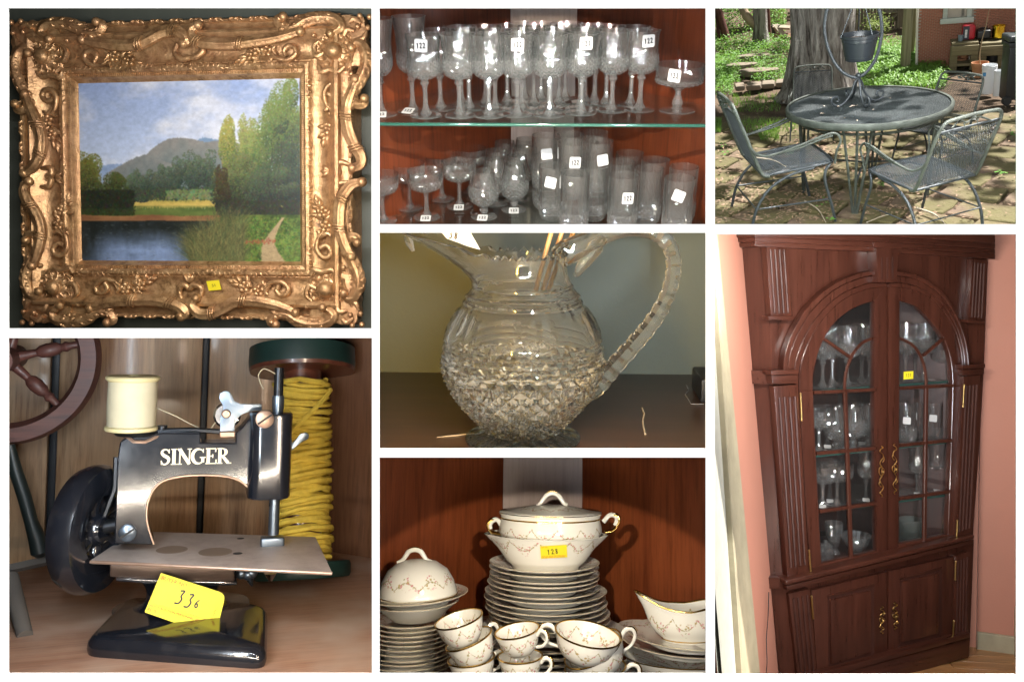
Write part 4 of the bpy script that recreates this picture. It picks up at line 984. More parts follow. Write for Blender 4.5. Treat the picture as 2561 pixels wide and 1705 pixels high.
        for s in (-1, 1):
            for off in (0, .016):
                arm = catmull([(-.325, .268 * s, .625), (-.285, .285 * s, .575), (-.20, .30 * s, .553), (0, .31 * s, .60 - off), (.16, .312 * s, .648 - off), (.245, .312 * s, .655 - off), (.285, .31 * s, .60), (.262, .302 * s, .52), (.258, .29 * s, .435)] if off == 0 else [(-.19, .296 * s, .553), (0, .306 * s, .582), (.16, .308 * s, .628), (.23, .31 * s, .64)], 5)
                part(root, 'arm', tube(arm, .0082, 7, 'arm'), lichen)
            part(root, 'front_leg', tube(catmull([(.24, .255 * s, .425), (.205, .268 * s, .39), (.198, .276 * s, .31), (.24, .285 * s, .15), (.275, .29 * s, 0)], 5), .0108, 8, 'leg'), iron)
            part(root, 'rear_leg', tube(catmull([(.12, .268 * s, .415), (-.05, .274 * s, .385), (-.20, .28 * s, .30), (-.29, .285 * s, .16), (-.33, .288 * s, 0)], 5), .0108, 8, 'leg'), iron)
            part(root, 'side_stretcher', tube([(-.29, .285 * s, .165), (.23, .283 * s, .175)], .006, 6, 'stretcher'), iron)
        part(root, 'cross_stretcher', tube([(-.29, -.285, .165), (-.29, .285, .165)], .006, 6, 'stretcher'), iron)
        return root
    ch = chair_parts()
    zp = lambda l: [(p, uv(*q)) for p, q in l]
    spots = [([((.262, -.26, .437), (860, 1130)), ((-.235, -.262, .40), (400, 1270)), ((.262, .26, .437), (690, 990)), ((-.425, -.225, .905), (45, 690)), ((.245, -.312, .655), (800, 872)), ((-.33, -.288, 0), (385, 1540)), ((.275, -.29, 0), (890, 1545))], (-1.2, -.4, .4, 1), 'iron mesh armchair left of the table, seat littered with dead leaves'),
             ([((.262, .26, .437), (1095, 1170)), ((-.235, .262, .40), (1445, 1385)), ((-.235, -.262, .40), (1830, 1225)), ((-.425, .225, .905), (1620, 815)), ((-.425, -.225, .905), (2000, 722)), ((.262, -.26, .437), (1470, 1050)), ((.245, .312, .655), (1110, 925))], (.6, -.6, 2.4, 1), 'iron mesh armchair right of the table with its back to the viewer'),
             ([((-.425, .225, .905), (1880, 530)), ((-.425, -.225, .905), (1632, 498)), ((-.235, .262, .40), (1835, 770)), ((.262, .26, .437), (1570, 985)), ((.262, -.26, .437), (1270, 870))], (1.0, .8, -2.1, .9), 'iron mesh armchair behind the table at the right, with a white paper tag'),
             ([((-.425, .225, .905), (852, 440)), ((-.425, -.225, .905), (555, 450)), ((-.405, .258, .84), (862, 485)), ((-.405, -.258, .84), (548, 497)), ((-.245, -.264, .42), (588, 655))], (-.9, 1.6, -1.5, .8), 'iron mesh armchair behind the table in front of the big tree trunk')]
    for k, (corr, x0, lab) in enumerate(spots):
        o = ch if k == 0 else copy_tree(ch)
        x, err = fit_pose(C, zp(corr), x0); print('chair', k, [round(float(q), 3) for q in x], round(err, 1))
        place(o, (x[0], x[1], 0), (0, 0, x[2]), x[3]); o['label'] = lab
        if k == 2: part(o, 'paper_tag', box(.002, .028, .085, (0, 0, 0), 0), plain('white_paper', (.78, .78, .76), .7), loc=(-.30, .275, .52))
    # ---- planter on its iron stand
    st = thing('planter_stand', 'scrolled iron planter stand with a tall hoop standing on the table', 'plant stand', (0, 0, .726))
    c0 = C.hit(*uv(1012, 705), (0, 0, .726), (0, 0, 1)); bx, by = c0.x, c0.y
    Y = lambda x, y: C.hy(*uv(x, y), by) - Vector((0, 0, .726))
    ball = Y(1027, 502); v, f = sphere_vf(.022, 14, 10, c=ball); part(st, 'ball', mk(v, f, 'ball', 180), iron)
    hoop = [Y(x, y) for x, y in [(1027, 520), (950, 500), (880, 440), (830, 350), (800, 250), (790, 150), (815, 20), (880, -90), (985, -140), (1090, -100), (1165, 20), (1190, 150), (1185, 250), (1150, 380), (1090, 470), (1027, 520)]]
    part(st, 'hoop', tube(catmull(hoop, 6), .0125, 8, 'hoop'), iron)
    for k in range(4):
        q = R_(205 + 90 * k); e = Vector((math.cos(q), math.sin(q), 0)); b0 = Vector((ball.x, ball.y, 0)); h = ball.z
        leg = catmull([b0 + Vector((0, 0, h - .015)), b0 + e * .03 + Vector((0, 0, h * .75)), b0 + e * .05 + Vector((0, 0, h * .45)), b0 + e * .09 + Vector((0, 0, h * .2)), b0 + e * .14 + Vector((0, 0, .012)), b0 + e * .195 + Vector((0, 0, .03)), b0 + e * .205 + Vector((0, 0, .07)), b0 + e * .165 + Vector((0, 0, .085)), b0 + e * .15 + Vector((0, 0, .055)), b0 + e * .17 + Vector((0, 0, .045))], 5)
        part(st, 'scroll_leg', tube(leg, .0088, 7, 'scroll_leg'), iron)
    pt = thing('hanging_planter', 'dark grey plastic planter pot hanging in the iron hoop over the table', 'planter', (0, 0, 0))
    ptop, pbot = C.hy(*uv(1018, 212), by), C.hy(*uv(1030, 392), by); hh = ptop.z - pbot.z; rt = 128 * mz(ptop)
    pot_m = plain('dark_grey_plastic', (.016, .020, .025), .36, 0, .12, 12)
    part(pt, 'pot', lathe([(.0001, 0), (rt * .70, 0), (rt * .73, hh * .03), (rt * .75, hh * .16), (rt * .77, hh * .17), (rt * .90, hh * .72), (rt * .93, hh * .74), (rt * .935, hh * .86), (rt, hh * .88), (rt * 1.01, hh), (rt * .96, hh), (rt * .90, hh * .86), (rt * .70, .02), (.0001, .02)], 48, None, 'pot', 35), pot_m, loc=pbot)
    part(pt, 'soil', lathe([(.0001, hh * .80), (rt * .89, hh * .80)], 24, None, 'soil', 0), soil, loc=pbot)
    hk = C.hy(*uv(1040, -120), by)
    for q in (-.6, 1.5, 3.7): part(pt, 'hanger_wire', tube([ptop + Vector((rt * .97 * math.cos(q), rt * .97 * math.sin(q), -.01)), hk], .0042, 6, 'wire'), iron)
    # ---- big tree: trunk with furrowed bark and root flare; its crown spreads over the patio above the picture and shades it
    t = NT('furrowed_bark'); co = t.coord((1, 1, .16)); n = t.noise(co, 13, 7, .68, .6); n3 = t.noise(t.coord(), 2.2, 3)
    c = t.ramp(n, [(.36, (.05, .04, .033)), (.46, (.30, .265, .235)), (.62, (.66, .62, .57))]); c = t.mix(t.math('MULTIPLY', n3, .25), c, (.16, .13, .11))
    t.bsdf(color=c, rough=.9, normal=t.bump(n, 1.0, .06)); bark = t.m
    def trunk(name, rows, nseg, rough, mat, parent, seed=1, flare=None):
        # rows: (centre, radius); radius furrowed round the trunk
        rg = np.random.default_rng(seed); ph = rg.random(40) * 6.28; v = []; f = []
        for i, (p, r) in enumerate(rows):
            for k in range(nseg):
                q = 2 * math.pi * k / nseg; dr = 1 + rough * (.5 * math.sin(q * 5 + ph[0]) + .5 * math.sin(q * 9 + ph[1] + i * .35) + .7 * abs(math.sin(q * 17 + ph[2] + .25 * math.sin(i * .6))) + .4 * math.sin(q * 31 + ph[3] + i))
                if flare: dr += flare(q, i)
                v.append((p[0] + r * dr * math.cos(q), p[1] + r * dr * math.sin(q), p[2]))
        f = [(i * nseg + k, i * nseg + (k + 1) % nseg, (i + 1) * nseg + (k + 1) % nseg, (i + 1) * nseg + k) for i in range(len(rows) - 1) for k in range(nseg)]
        return part(parent, name, mk(v, f, name, 50), mat)
    b0 = G(775, 645); mb = mz(b0)
    tr = thing('oak_tree', 'big tree with a thick furrowed grey trunk behind the table', 'tree', (b0.x, b0.y, 0))
    rows = []
    for i in range(26):
        z = 2.9 * (i / 25) ** 1.3; w = np.interp(z, [0, .12, .35, .8, 1.4, 3], [250, 222, 203, 196, 212, 240]) * mb; cx = np.interp(z, [0, .35, 1.0, 1.6, 3], [0, -8, -14, -40, -60]) * mb
        rows.append(((cx, 0, z), w))
    trunk('trunk', rows, 160, .05, bark, tr, 2, lambda q, i: max(0, 1 - i / 8) * (.30 * max(0, math.cos(q - 3.4)) ** 6 + .18 * max(0, math.cos(q + .5)) ** 8 + .16 * max(0, math.cos(q + 1.7)) ** 8))
    m = MB()
    for k in range(8200):
        x, y = rng.uniform(-4.6, 5.2), rng.uniform(-2.4, 13)
        cl = math.sin(x * 2.1 + 1.3) * math.sin(y * 1.9 + .4) + .6 * math.sin(x * 4.7 + y * 3.1) + rng.uniform(-.9, .9)
        lit = (y > 2.2) * .5 + (y > 4) * .6 + (1.0 if (x < -.3 and y < -.2) or (x > .9 and y < 1.0) else 0) * .22
        if cl < -.42 + lit: continue
        if C.wpt((x, y, 3.1)).y < 1.68: continue
        p = Vector((x - b0.x, y - b0.y, rng.uniform(2.7, 3.6))); a_ = rng.random() * 6.28
        leaf_into(m, p, Vector((math.cos(a_), math.sin(a_), rng.uniform(-.3, .3))), Vector((0, 0, 1)), rng.uniform(.16, .30), rng.uniform(.13, .22))
    part(tr, 'crown', m.mesh('crown', 0), leaf_mat('oak_leaf', (.03, .07, .012), (.06, .12, .02), .2), kind='stuff')
    for k in range(7):
        q = k * .9; part(tr, 'limb', tube(catmull([(0, 0, 2.8), (.8 * math.cos(q), .8 * math.sin(q), 3.05), (2.4 * math.cos(q), 2.4 * math.sin(q), 3.3)], 4), [.16, .12, .1, .09, .08, .06, .05, .04, .03][:9], 8, 'limb'), bark)
    # second tree and leaning posts, far left
    g2 = G(345, 285); m2 = mz(g2); t2 = thing('maple_tree', 'smaller forked tree in the background left of the big trunk', 'tree', (g2.x, g2.y, 0))
    trunk('trunk', [((np.interp(z, [0, 2], [0, -25]) * m2, 0, z), np.interp(z, [0, .2, 1, 2.2], [62, 48, 42, 50]) * m2) for z in np.linspace(0, 2.6, 14)], 48, .04, bark, t2, 5)
    H2 = 150 * m2; part(t2, 'limb', tube(catmull([(-15 * m2, 0, H2 * .85), (-70 * m2, 0, H2 * 1.1), (-120 * m2, 0, H2 * 1.65), (-150 * m2, 0, H2 * 2.4)], 5), lerp_list([34 * m2, 30 * m2, 26 * m2, 20 * m2], 16), 12, 'limb'), plain('tan_bark', (.30, .22, .15), .9, 0, .3, 8, .8, 30))
    redm = plain('red_brown_post', (.10, .035, .025), .8, 0, .3, 8, .4, 30)
    for (x0, y0, x1, y1, w, lab) in ((402, 252, 388, 30, 17, 'thin red-brown post beside the smaller tree'), (110, 262, 42, 30, 26, 'leaning red-brown trunk at the left edge of the yard'), (52, 262, 35, 30, 14, 'dark straight pole at the far left of the yard')):
        a_ = G(x0, y0); mm_ = mz(a_); b_ = C.hy(*uv(x1, y1), a_.y); b_ = a_ + (b_ - a_) * 1.6
        o = single('post', lab, 'post', tube([a_, a_.lerp(b_, .5), b_], w * mm_, 10, 'post'), redm, group='posts in the far yard')
    # ---- shed, garden swing, fence, shrub
    a_ = G(410, 215); q = mz(a_); y_ = a_.y
    sh = thing('garden_shed', 'pale yellow-green shed wall behind the smaller tree', 'shed', (0, 0, 0)); pA, pB = C.hy(*uv(405, 160), y_ + 1), C.hy(*uv(505, 30), y_ + 1)
    part(sh, 'wall', box(pB.x - pA.x, .8, 2.4, ((pA.x + pB.x) / 2, y_ + 1.4, 1.2)), plain('pale_shed_paint', (.62, .60, .34), .7, 0, .08)); part(sh, 'roof', box((pB.x - pA.x) * 1.3, 1.1, .08, ((pA.x + pB.x) / 2, y_ + 1.4, 2.45)), redm)
    sw = thing('garden_bench', 'wooden garden bench with a diagonal back board left of the big trunk', 'bench', (0, 0, 0)); B = lambda x, y: C.hy(*uv(x, y), y_ - .3)
    bw = plain('pale_board', (.42, .36, .27), .8, 0, .2, 8); dk = plain('dark_board', (.05, .045, .04), .7, 0, .3, 8)
    part(sw, 'back_board', tube([B(440, 155), B(500, 225)], .055, 4, 'board', smooth=0), bw); part(sw, 'top_rail', tube([B(425, 160), B(548, 168)], .035, 4, 'board', smooth=0), bw); part(sw, 'seat', tube([B(430, 232), B(560, 228)], .05, 4, 'board', smooth=0), plain('red_board', (.25, .12, .08), .8))
    for x in (428, 470): part(sw, 'leg', tube([B(x, 150), B(x + 12, 275)], .03, 4, 'leg', smooth=0), dk)
    fw = wood('grey_fence_wood', (.14, .115, .075), (.24, .205, .14), 'z', .25, .8); gy = G(1150, 196).y + .3
    fe = thing('wooden_fence', 'weathered wooden plank fence with a braced gate behind the shrubs', 'fence', (0, 0, 0)); FP = lambda x, y: C.hy(*uv(x, y), gy)
    x = 915
    while x < 1330:
        p0 = FP(x, 210); wd = (FP(x + 21, 210) - p0).x; part(fe, 'plank', box(wd * .94, .03, 2.2, (p0.x, gy + rng.uniform(-.01, .01), 1.08 + rng.uniform(-.02, .02)), .003, 1), fw); x += 22
    for (xa, ya, xb, yb_) in ((1190, 180, 1305, 66), (1188, 190, 1315, 188), (1200, 62, 1315, 55)): part(fe, 'brace', tube([FP(xa, ya) + Vector((0, -.05, 0)), FP(xb, yb_) + Vector((0, -.05, 0))], .045, 4, 'brace', smooth=0), fw)
    part(fe, 'gate_post', box(.10, .10, 2.3, (FP(1318, 200).x, gy - .06, 1.15), .005), fw)
    # ---- brick house
    hy = G(1660, 432).y; WX = lambda x, y: C.hy(*uv(x, y), hy); mw = mz(WX(1800, 200))
    xl, xr = WX(1437, 300).x, WX(2200, 300).x; zt = WX(1800, -60).z
    ho = thing('brick_house', 'red brick house wall with a window at the back right', 'house', (0, 0, 0))
    mort = plain('mortar', (.46, .40, .33), .9, 0, .12, 10); t = NT('red_brick'); co = t.coord(); n = t.noise(co, 2.3, 3); n2 = t.noise(co, 40, 4)
    t.bsdf(color=t.mix(n2, t.ramp(n, [(.3, (.26, .10, .06)), (.7, (.44, .18, .115))]), (.40, .18, .12)), rough=.85, normal=t.bump(n2, .4, .01)); brk = t.m
    wx0, wx1, wz0 = WX(1632, 100).x, WX(1800, 100).x, WX(1700, 108).z
    part(ho, 'wall', box(xr - xl, .18, zt, ((xl + xr) / 2, hy + .105, zt / 2), 0), mort)
    ch_, bl = 10.9 * mw, 30.0 * mw; m = MB(); z = .5 * ch_; row = 0
    while z < zt:
        x = xl + (bl / 2 if row % 2 else 0)
        while x < xr - bl * .3:
            if not (wx0 - bl * .45 < x < wx1 + bl * .45 and z > wz0 - ch_ * 1.6): m.add(*box_vf(bl * .90, .03, ch_ * .80, (x + bl / 2, hy + rng.uniform(-.004, .004), z)))
            x += bl
        z += ch_; row += 1
    part(ho, 'bricks', m.mesh('bricks', 0), brk, kind='stuff')
    m = MB(); x = wx0 - bl * .3
    while x < wx1 + bl * .3: m.add(*box_vf(ch_ * .78, .03, bl * .55, (x, hy - .01, wz0 - bl * .30))); x += ch_
    part(ho, 'soldier_course', m.mesh('soldier_course', 0), brk, kind='stuff')
    wn = part(ho, 'window', box(wx1 - wx0, .05, .9, ((wx0 + wx1) / 2, hy + .07, wz0 + .45), 0), plain('dark_window_inside', (.02, .03, .022), .15, 0, .4, 3, spec=.9))
    whf = plain('grey_white_frame', (.42, .46, .42), .5); part(wn, 'frame', box(.05, .07, .95, (wx0, hy - .005, wz0 + .45), .004), whf); part(wn, 'frame', box(.05, .07, .95, (wx1, hy - .005, wz0 + .45), .004), whf); part(wn, 'sill', box(wx1 - wx0 + .1, .09, .06, ((wx0 + wx1) / 2, hy - .02, wz0 - .01), .004), whf); part(wn, 'mullion', box(.035, .03, .9, (WX(1760, 60).x, hy + .03, wz0 + .45), .002), whf)
    part(ho, 'downpipe', tube([(WX(1440, 300).x, hy - .08, .05), (WX(1435, 30).x, hy - .08, zt)], 9 * mw, 10, 'downpipe'), plain('cream_downpipe', (.66, .62, .54), .5))
    # posts of the deck
    pw = wood('treated_post', (.20, .18, .10), (.32, .29, .18), 'z', .3, .8)
    for (x, y, w, lab) in ((1352, 468, 25, 'square wooden deck post standing in the plants'), (1395, 376, 15, 'square wooden deck post farther back, half hidden by the first')):
        p = G(x, y); q = mz(p); single('deck_post', lab, 'post', box(2 * w * q, 2 * w * q, 2.6, (0, 0, 1.3), .006), pw, p, (0, 0, R_(24)), 'deck posts')
    # potting benches and what stands on and under them
    tw = wood('old_green_timber', (.13, .11, .055), (.22, .18, .10), 'x', .3, .8)
    by_ = G(1700, 470).y
    BX = lambda x, y, dy=0.0: C.hy(*uv(x, y), by_ + dy)
    def bench(x0, x1, lab):
        a_, b_ = BX(x0, 290), BX(x1, 290); o = thing('potting_bench', lab, 'bench', (0, 0, 0), group='potting benches'); zt_ = BX(x0, 288).z; dp = .55; L = b_.x - a_.x
        for k in range(3): part(o, 'top_board', box(L, dp / 3.1, .03, (a_.x + L / 2, by_ + dp * (k + .5) / 3, zt_), .004), tw)
        part(o, 'front_rail', box(L, .03, .11, (a_.x + L / 2, by_ - .016, zt_ - .07), .004), tw)
        for xx in (a_.x + .03, b_.x - .03):
            for yy in (by_ + .03, by_ + dp - .03): part(o, 'leg', box(.08, .07, zt_ - .02, (xx, yy, zt_ / 2 - .01), .004), tw)
        part(o, 'lower_shelf', box(L * .96, dp * .9, .03, (a_.x + L / 2, by_ + dp / 2, BX(x0, 436).z), .003), tw); return zt_ + .016
    zt1 = bench(1682, 1868, 'left potting bench of old green timber against the brick house'); bench(1885, 2062, 'right potting bench of old green timber behind the black bin')
    U = lambda x: BX(x, 280, .25).x; qq = mz(BX(1800, 280, .25))
    rb = thing('red_bag', 'red and black bag standing on the left potting bench', 'bag', (U(1788), by_ + .22, zt1)); Hb = 98 * qq
    redp = plain('red_plastic', (.42, .012, .025), .4, 0, .15, 20); part(rb, 'body', bevel_mesh(*box_vf(80 * qq, .16, Hb, (0, 0, Hb / 2)), .03, 3), redp)
    part(rb, 'printed_panel', box(40 * qq, .004, Hb * .9, (-18 * qq, -.082, Hb * .5), 0), plain('black_print', (.02, .02, .03), .5, 0, .9, 30)); part(rb, 'white_print', box(14 * qq, .004, Hb * .55, (-18 * qq, -.086, Hb * .45), 0), plain('white_print', (.6, .6, .62), .5, 0, .5, 40))
    single('small_pot', 'small blue-grey flower pot left of the red bag', 'pot', lathe([(.0001, 0), (14 * qq, 0), (18 * qq, 38 * qq), (16 * qq, 38 * qq), (12 * qq, .01), (.0001, .01)], 16), plain('blue_grey_plastic', (.16, .21, .24), .5), (U(1732), by_ + .12, zt1))
    rd = thing('black_case', 'black rounded case between the two benches', 'case', (U(1893), by_ + .25, zt1)); part(rd, 'body', bevel_mesh(*box_vf(86 * qq, .22, 58 * qq, (0, 0, 29 * qq)), 14 * qq, 4), plain('black_plastic', (.012, .013, .014), .4)); part(rd, 'handle', tube([(-24 * qq, 0, 57 * qq), (-18 * qq, 0, 66 * qq), (18 * qq, 0, 66 * qq), (24 * qq, 0, 57 * qq)], 3 * qq, 6), plain('black_plastic', (.012, .013, .014), .4))
    bp = thing('brass_pot', 'shiny gold-coloured metal pot on the right potting bench', 'pot', (U(1995), by_ + .2, zt1)); R1 = 41 * qq; part(bp, 'body', lathe([(.0001, 0), (R1 * .9, 0), (R1 * .93, 6 * qq), (R1 * .95, 70 * qq), (R1, 74 * qq), (R1, 80 * qq), (R1 * .93, 80 * qq), (R1 * .88, 8 * qq), (.0001, 8 * qq)], 32), plain('gold_metal', (.80, .60, .06), .22, 1.0, .05))
    terra = plain('terracotta', (.36, .17, .085), .8, 0, .15, 14)
    def tpot(x, y, rt, h, lab, dy=0, z=0.0):
        p = BX(x, y, dy); p.z = z if z is not None else p.z; o = thing('terracotta_pot', lab, 'pot', p, group='terracotta pots'); part(o, 'body', lathe([(.0001, 0), (rt * .72, 0), (rt * .90, h * .78), (rt * .88, h * .78)], 28), terra); part(o, 'rim', lathe([(rt * .90, h * .76), (rt, h * .78), (rt, h), (rt * .93, h), (rt * .85, h * .8), (rt * .6, h * .75), (.0001, h * .75)], 28), terra); return o
    gp_ = G(1870, 512); q3 = mz(gp_); o = tpot(1870, 512, 56 * q3, 100 * q3, 'large terracotta pot with a dead branch in front of the benches'); place(o, gp_)
    br = [Vector((0, 0, 80 * q3)), Vector((-8 * q3, 0, 150 * q3)), Vector((-2 * q3, 0, 250 * q3)), Vector((12 * q3, 0, 330 * q3)), Vector((25 * q3, 0, 470 * q3))]
    part(o, 'dead_branch', tube(catmull(br, 5), lerp_list([6 * q3, 4 * q3, 3.4 * q3, 2 * q3], 21), 7), plain('dry_stem', (.30, .22, .13), .9, 0, .3))
    zs = BX(1700, 436).z + .016
    tpot(1762, 420, 30 * qq, 55 * qq, 'stack-topped small terracotta pot on the shelf under the left bench', .25, zs + .03); single('terracotta_saucer', 'wide terracotta saucer under the small pot', 'saucer', lathe([(.0001, 0), (36 * qq, 0), (42 * qq, 14 * qq), (38 * qq, 14 * qq), (33 * qq, .01), (.0001, .01)], 24), terra, (U(1757), by_ + .25, zs))
    tpot(2040, 420, 26 * qq, 48 * qq, 'small terracotta pot half hidden by the black bin', .25, 0.0)
    tb_ = thing('black_tub', 'black plastic tub on the ground under the right bench', 'tub', (U(1975), by_ + .2, 0)); part(tb_, 'body', lathe([(.0001, 0), (48 * qq, 0), (56 * qq, 88 * qq), (58 * qq, 88 * qq), (58 * qq, 92 * qq), (52 * qq, 92 * qq), (44 * qq, .02), (.0001, .02)], 28), plain('black_plastic', (.012, .013, .014), .4))
    for (x, lab) in ((1838, 'crumpled pale blue and white bag under the benches, left'), (1876, 'crumpled pale blue and white bag under the benches, right')): 
        bg_ = thing('potting_bag', lab, 'bag', (U(x), by_ + .15, 0), group='bags under the benches'); part(bg_, 'body', bevel_mesh(*box_vf(26 * qq, .12, 92 * qq, (0, 0, 46 * qq)), .03, 2), plain('blue_white_bag', (.40, .52, .58), .5, 0, .6, 9))
    cb = BX(1815, 435, .3); single('clay_block', 'pale concrete block on the shelf under the left bench', 'block', box(44 * qq, .14, 40 * qq, (0, 0, 20 * qq), .006), plain('pale_concrete', (.40, .36, .29), .9), (cb.x, by_ + .3, zs))
    # buckets and bin
    for (x0, x1, yt, yb_, lab) in ((1880, 1976, 436, 634, 'tall white plastic bucket with a blue label beside the terracotta pot'), (1966, 2044, 476, 650, 'white plastic bucket next to the black bin')):
        p = G((x0 + x1) / 2, yb_ - 8); q = mz(p); r = (x1 - x0) / 2 * q; h = (yb_ - yt) * q * 1.0; o = thing('bucket', lab, 'bucket', p, group='white buckets'); wp = plain('white_plastic', (.70, .72, .74), .4, 0, .03)
        part(o, 'body', lathe([(.0001, 0), (r * .82, 0), (r * .86, h * .02), (r * .95, h * .84), (r * .92, h * .84)], 32), wp)
        for k in range(3): part(o, 'rim_band', lathe([(r * .94, h * (.84 + .05 * k)), (r, h * (.845 + .05 * k)), (r * 1.01, h * (.87 + .05 * k)), (r * .95, h * (.885 + .05 * k))], 32), wp)
        part(o, 'inside', lathe([(r * .96, h), (r * .93, h * .99), (r * .80, h * .1), (.0001, h * .1)], 32), wp)
        if x0 == 1880: part(o, 'blue_label', box(20 * q, .003, 26 * q, (-24 * q, -r * .90, h * .70), 0), plain('blue_label', (.05, .22, .45), .5, 0, .5, 60), rot=(0, 0, R_(-12)))
    p = G(2095, 690); q = mz(p); bn = thing('wheelie_bin', 'tall black wheelie bin at the right edge of the patio', 'bin', (p.x, p.y, 0), (0, 0, R_(12)))
    blk = plain('black_bin_plastic', (.010, .012, .014), .45, 0, .15, 8, .1, 60); wb, hb = 150 * q, 400 * q
    v, f = prism_vf([(-wb * .42, -wb * .42), (wb * .5, -wb * .42), (wb * .5, wb * .45), (-wb * .42, wb * .45)], hb, 'z', .04); v = [(a_ * (1.12 if z_ > .1 else 1), b_ * (1.12 if z_ > .1 else 1), z_) for a_, b_, z_ in v]
    part(bn, 'body', bevel_mesh(v, f, .02, 2), blk); part(bn, 'lid', bevel_mesh(*box_vf(wb * 1.16, wb * 1.1, .06, (wb * .04, 0, hb + .07)), .02, 3), plain('dark_lid', (.03, .036, .04), .45)); part(bn, 'rim', box(wb * 1.12, wb * 1.06, .05, (wb * .04, 0, hb + .01), .01), blk)
    for s in (-1,): part(bn, 'wheel', lathe([(.0001, -.03), (26 * q, -.03), (30 * q, -.02), (30 * q, .02), (26 * q, .03), (.0001, .03)], 24), plain('black_rubber', (.015, .015, .016), .7), loc=(-wb * .36, -wb * .44, 30 * q), rot=(R_(90), 0, 0))
    # ---- stone edging blocks
    em = plain('edging_stone', (.17, .135, .10), .9, 0, .3, 8, .7, 25)
    for k, (x0, y0, x1, y1) in enumerate([(165, 580, 235, 612), (238, 575, 345, 607), (348, 566, 442, 596), (445, 558, 540, 586)]):
        a_ = G(x0, y1 + 6); b_ = G(x1, y1); L = (b_ - a_).length; q = mz(a_); h = 40 * q; 
        single('edging_stone', 'stone edging block, %s from the left, in the row before the ivy bed' % ORD[k], 'stone', bevel_mesh(*box_vf(L * .98, .22, h, (L / 2, .11, h / 2)), .03, 2), em, a_, (0, 0, math.atan2(b_.y - a_.y, b_.x - a_.x)), 'stone edging blocks')
    for k, (x, y, w) in enumerate([(330, 500, 150), (300, 395, 120), (200, 460, 120)]): 
        p = G(x, y); q = mz(p); pl = [(w * q * (.9 + .2 * rng.random()) * math.cos(a_), w * q * .45 * (.9 + .2 * rng.random()) * math.sin(a_)) for a_ in [6.28 * j / 9 for j in range(9)]]
        single('step_stone', ['flat stepping stone nearest the edging', 'flat stepping stone farthest back in the ivy', 'flat stepping stone at the left of the ivy bed'][k], 'stone', prism(pl, .08, 'z', 0, .02, 2), em, p, group='stepping stones')
    # ---- vegetation (stuff): strap-leaved lilies, ivy, grass, background foliage, fallen leaves
    def scatter(name, lab, cat, regions, n, mat, mode):
        m = MB()
        for _ in range(n):
            x0, y0, x1, y1 = regions[rng.randrange(len(regions))]; p = G(rng.uniform(x0, x1), rng.uniform(y0, y1)); q = mz(p); a_ = rng.random() * 6.283
            if mode == 'strap':
                h = rng.uniform(.5, 1.0) * 62 * q; d = Vector((math.cos(a_), math.sin(a_), 0)); w = rng.uniform(3, 5.5) * q; s = Vector((-d.y, d.x, 0)); pts = [p, p + d * h * .25 + Vector((0, 0, h * .6)), p + d * h * .65 + Vector((0, 0, h * .75)), p + d * h * 1.1 + Vector((0, 0, h * .45))]
                v = []; 
                for i, pp in enumerate(pts): ww = w * (1, 1.1, .8, .05)[i]; v += [pp + s * ww, pp - s * ww]
                m.add(v, [(2 * i, 2 * i + 1, 2 * i + 3, 2 * i + 2) for i in range(3)])
            elif mode == 'ivy':
                h = rng.random() ** 1.5 * 52 * q; leaf_into(m, p + Vector((0, 0, h)), Vector((math.cos(a_), math.sin(a_), rng.uniform(-.4, .6))), Vector((rng.uniform(-.4, .4), rng.uniform(-.4, .4), 1)), rng.uniform(9, 18) * q, rng.uniform(8, 15) * q)
            elif mode == 'grass':
                h = rng.uniform(20, 55) * q; d = Vector((math.cos(a_) * .45, math.sin(a_) * .45, 1)).normalized(); w = 1.3 * q; s = Vector((1, 0, 0)); m.add([p + s * w, p - s * w, p + d * h * .6 - s * w * .8, p + d * h * .6 + s * w * .8, p + d * h + Vector((d.x, d.y, 0)) * h * .3], [(0, 1, 2, 3), (3, 2, 4)])
            elif mode == 'dead':
                leaf_into(m, p + Vector((0, 0, .012 + rng.random() * .015)), Vector((math.cos(a_), math.sin(a_), rng.uniform(-.1, .35))), Vector((0, 0, 1)), rng.uniform(14, 46) * q, rng.uniform(9, 22) * q, rng.uniform(-.2, .4), rng.uniform(-.2, .2))
            elif mode == 'round':
                leaf_into(m, p + Vector((0, 0, .04)), Vector((math.cos(a_), math.sin(a_), .1)), Vector((0, 0, 1)), 22 * q, 24 * q, .05, .05)
        return single(name, lab, cat, m.mesh(name, 0), mat, kind='stuff')
    lf = leaf_mat
    scatter('lily_bed', 'strap-leaved green plants growing round the trunk and posts', 'plants', [(960, 470, 1640, 600), (980, 400, 1600, 500), (1000, 340, 1560, 420), (1200, 330, 1500, 380)], 4200, lf('lily_leaf', (.08, .19, .02), (.20, .36, .06)), 'strap')
    scatter('ivy_bed', 'green ivy ground cover left of the big trunk', 'plants', [(25, 260, 545, 420), (25, 380, 200, 560), (280, 400, 545, 545), (25, 430, 150, 640), (1150, 270, 1420, 360), (1400, 360, 1640, 450), (25, 300, 545, 540), (25, 255, 545, 330)], 11000, lf('ivy_leaf', (.06, .17, .015), (.18, .36, .05)), 'ivy')
    scatter('grass_tufts', 'tufts of grass left of the table', 'grass', [(150, 650, 480, 760), (210, 820, 600, 900), (330, 880, 470, 960), (25, 830, 60, 900)], 1500, lf('grass_blade', (.09, .19, .025), (.17, .32, .05)), 'grass')
    scatter('fallen_leaves', 'dry brown leaves littering the paving', 'leaves', [(25, 700, 2130, 1540), (25, 1000, 900, 1540), (550, 880, 1200, 1200), (25, 1250, 900, 1540), (1000, 1050, 1500, 1500)], 1800, plain('dead_leaf', (.24, .155, .10), .8, 0, .6, 6), 'dead')
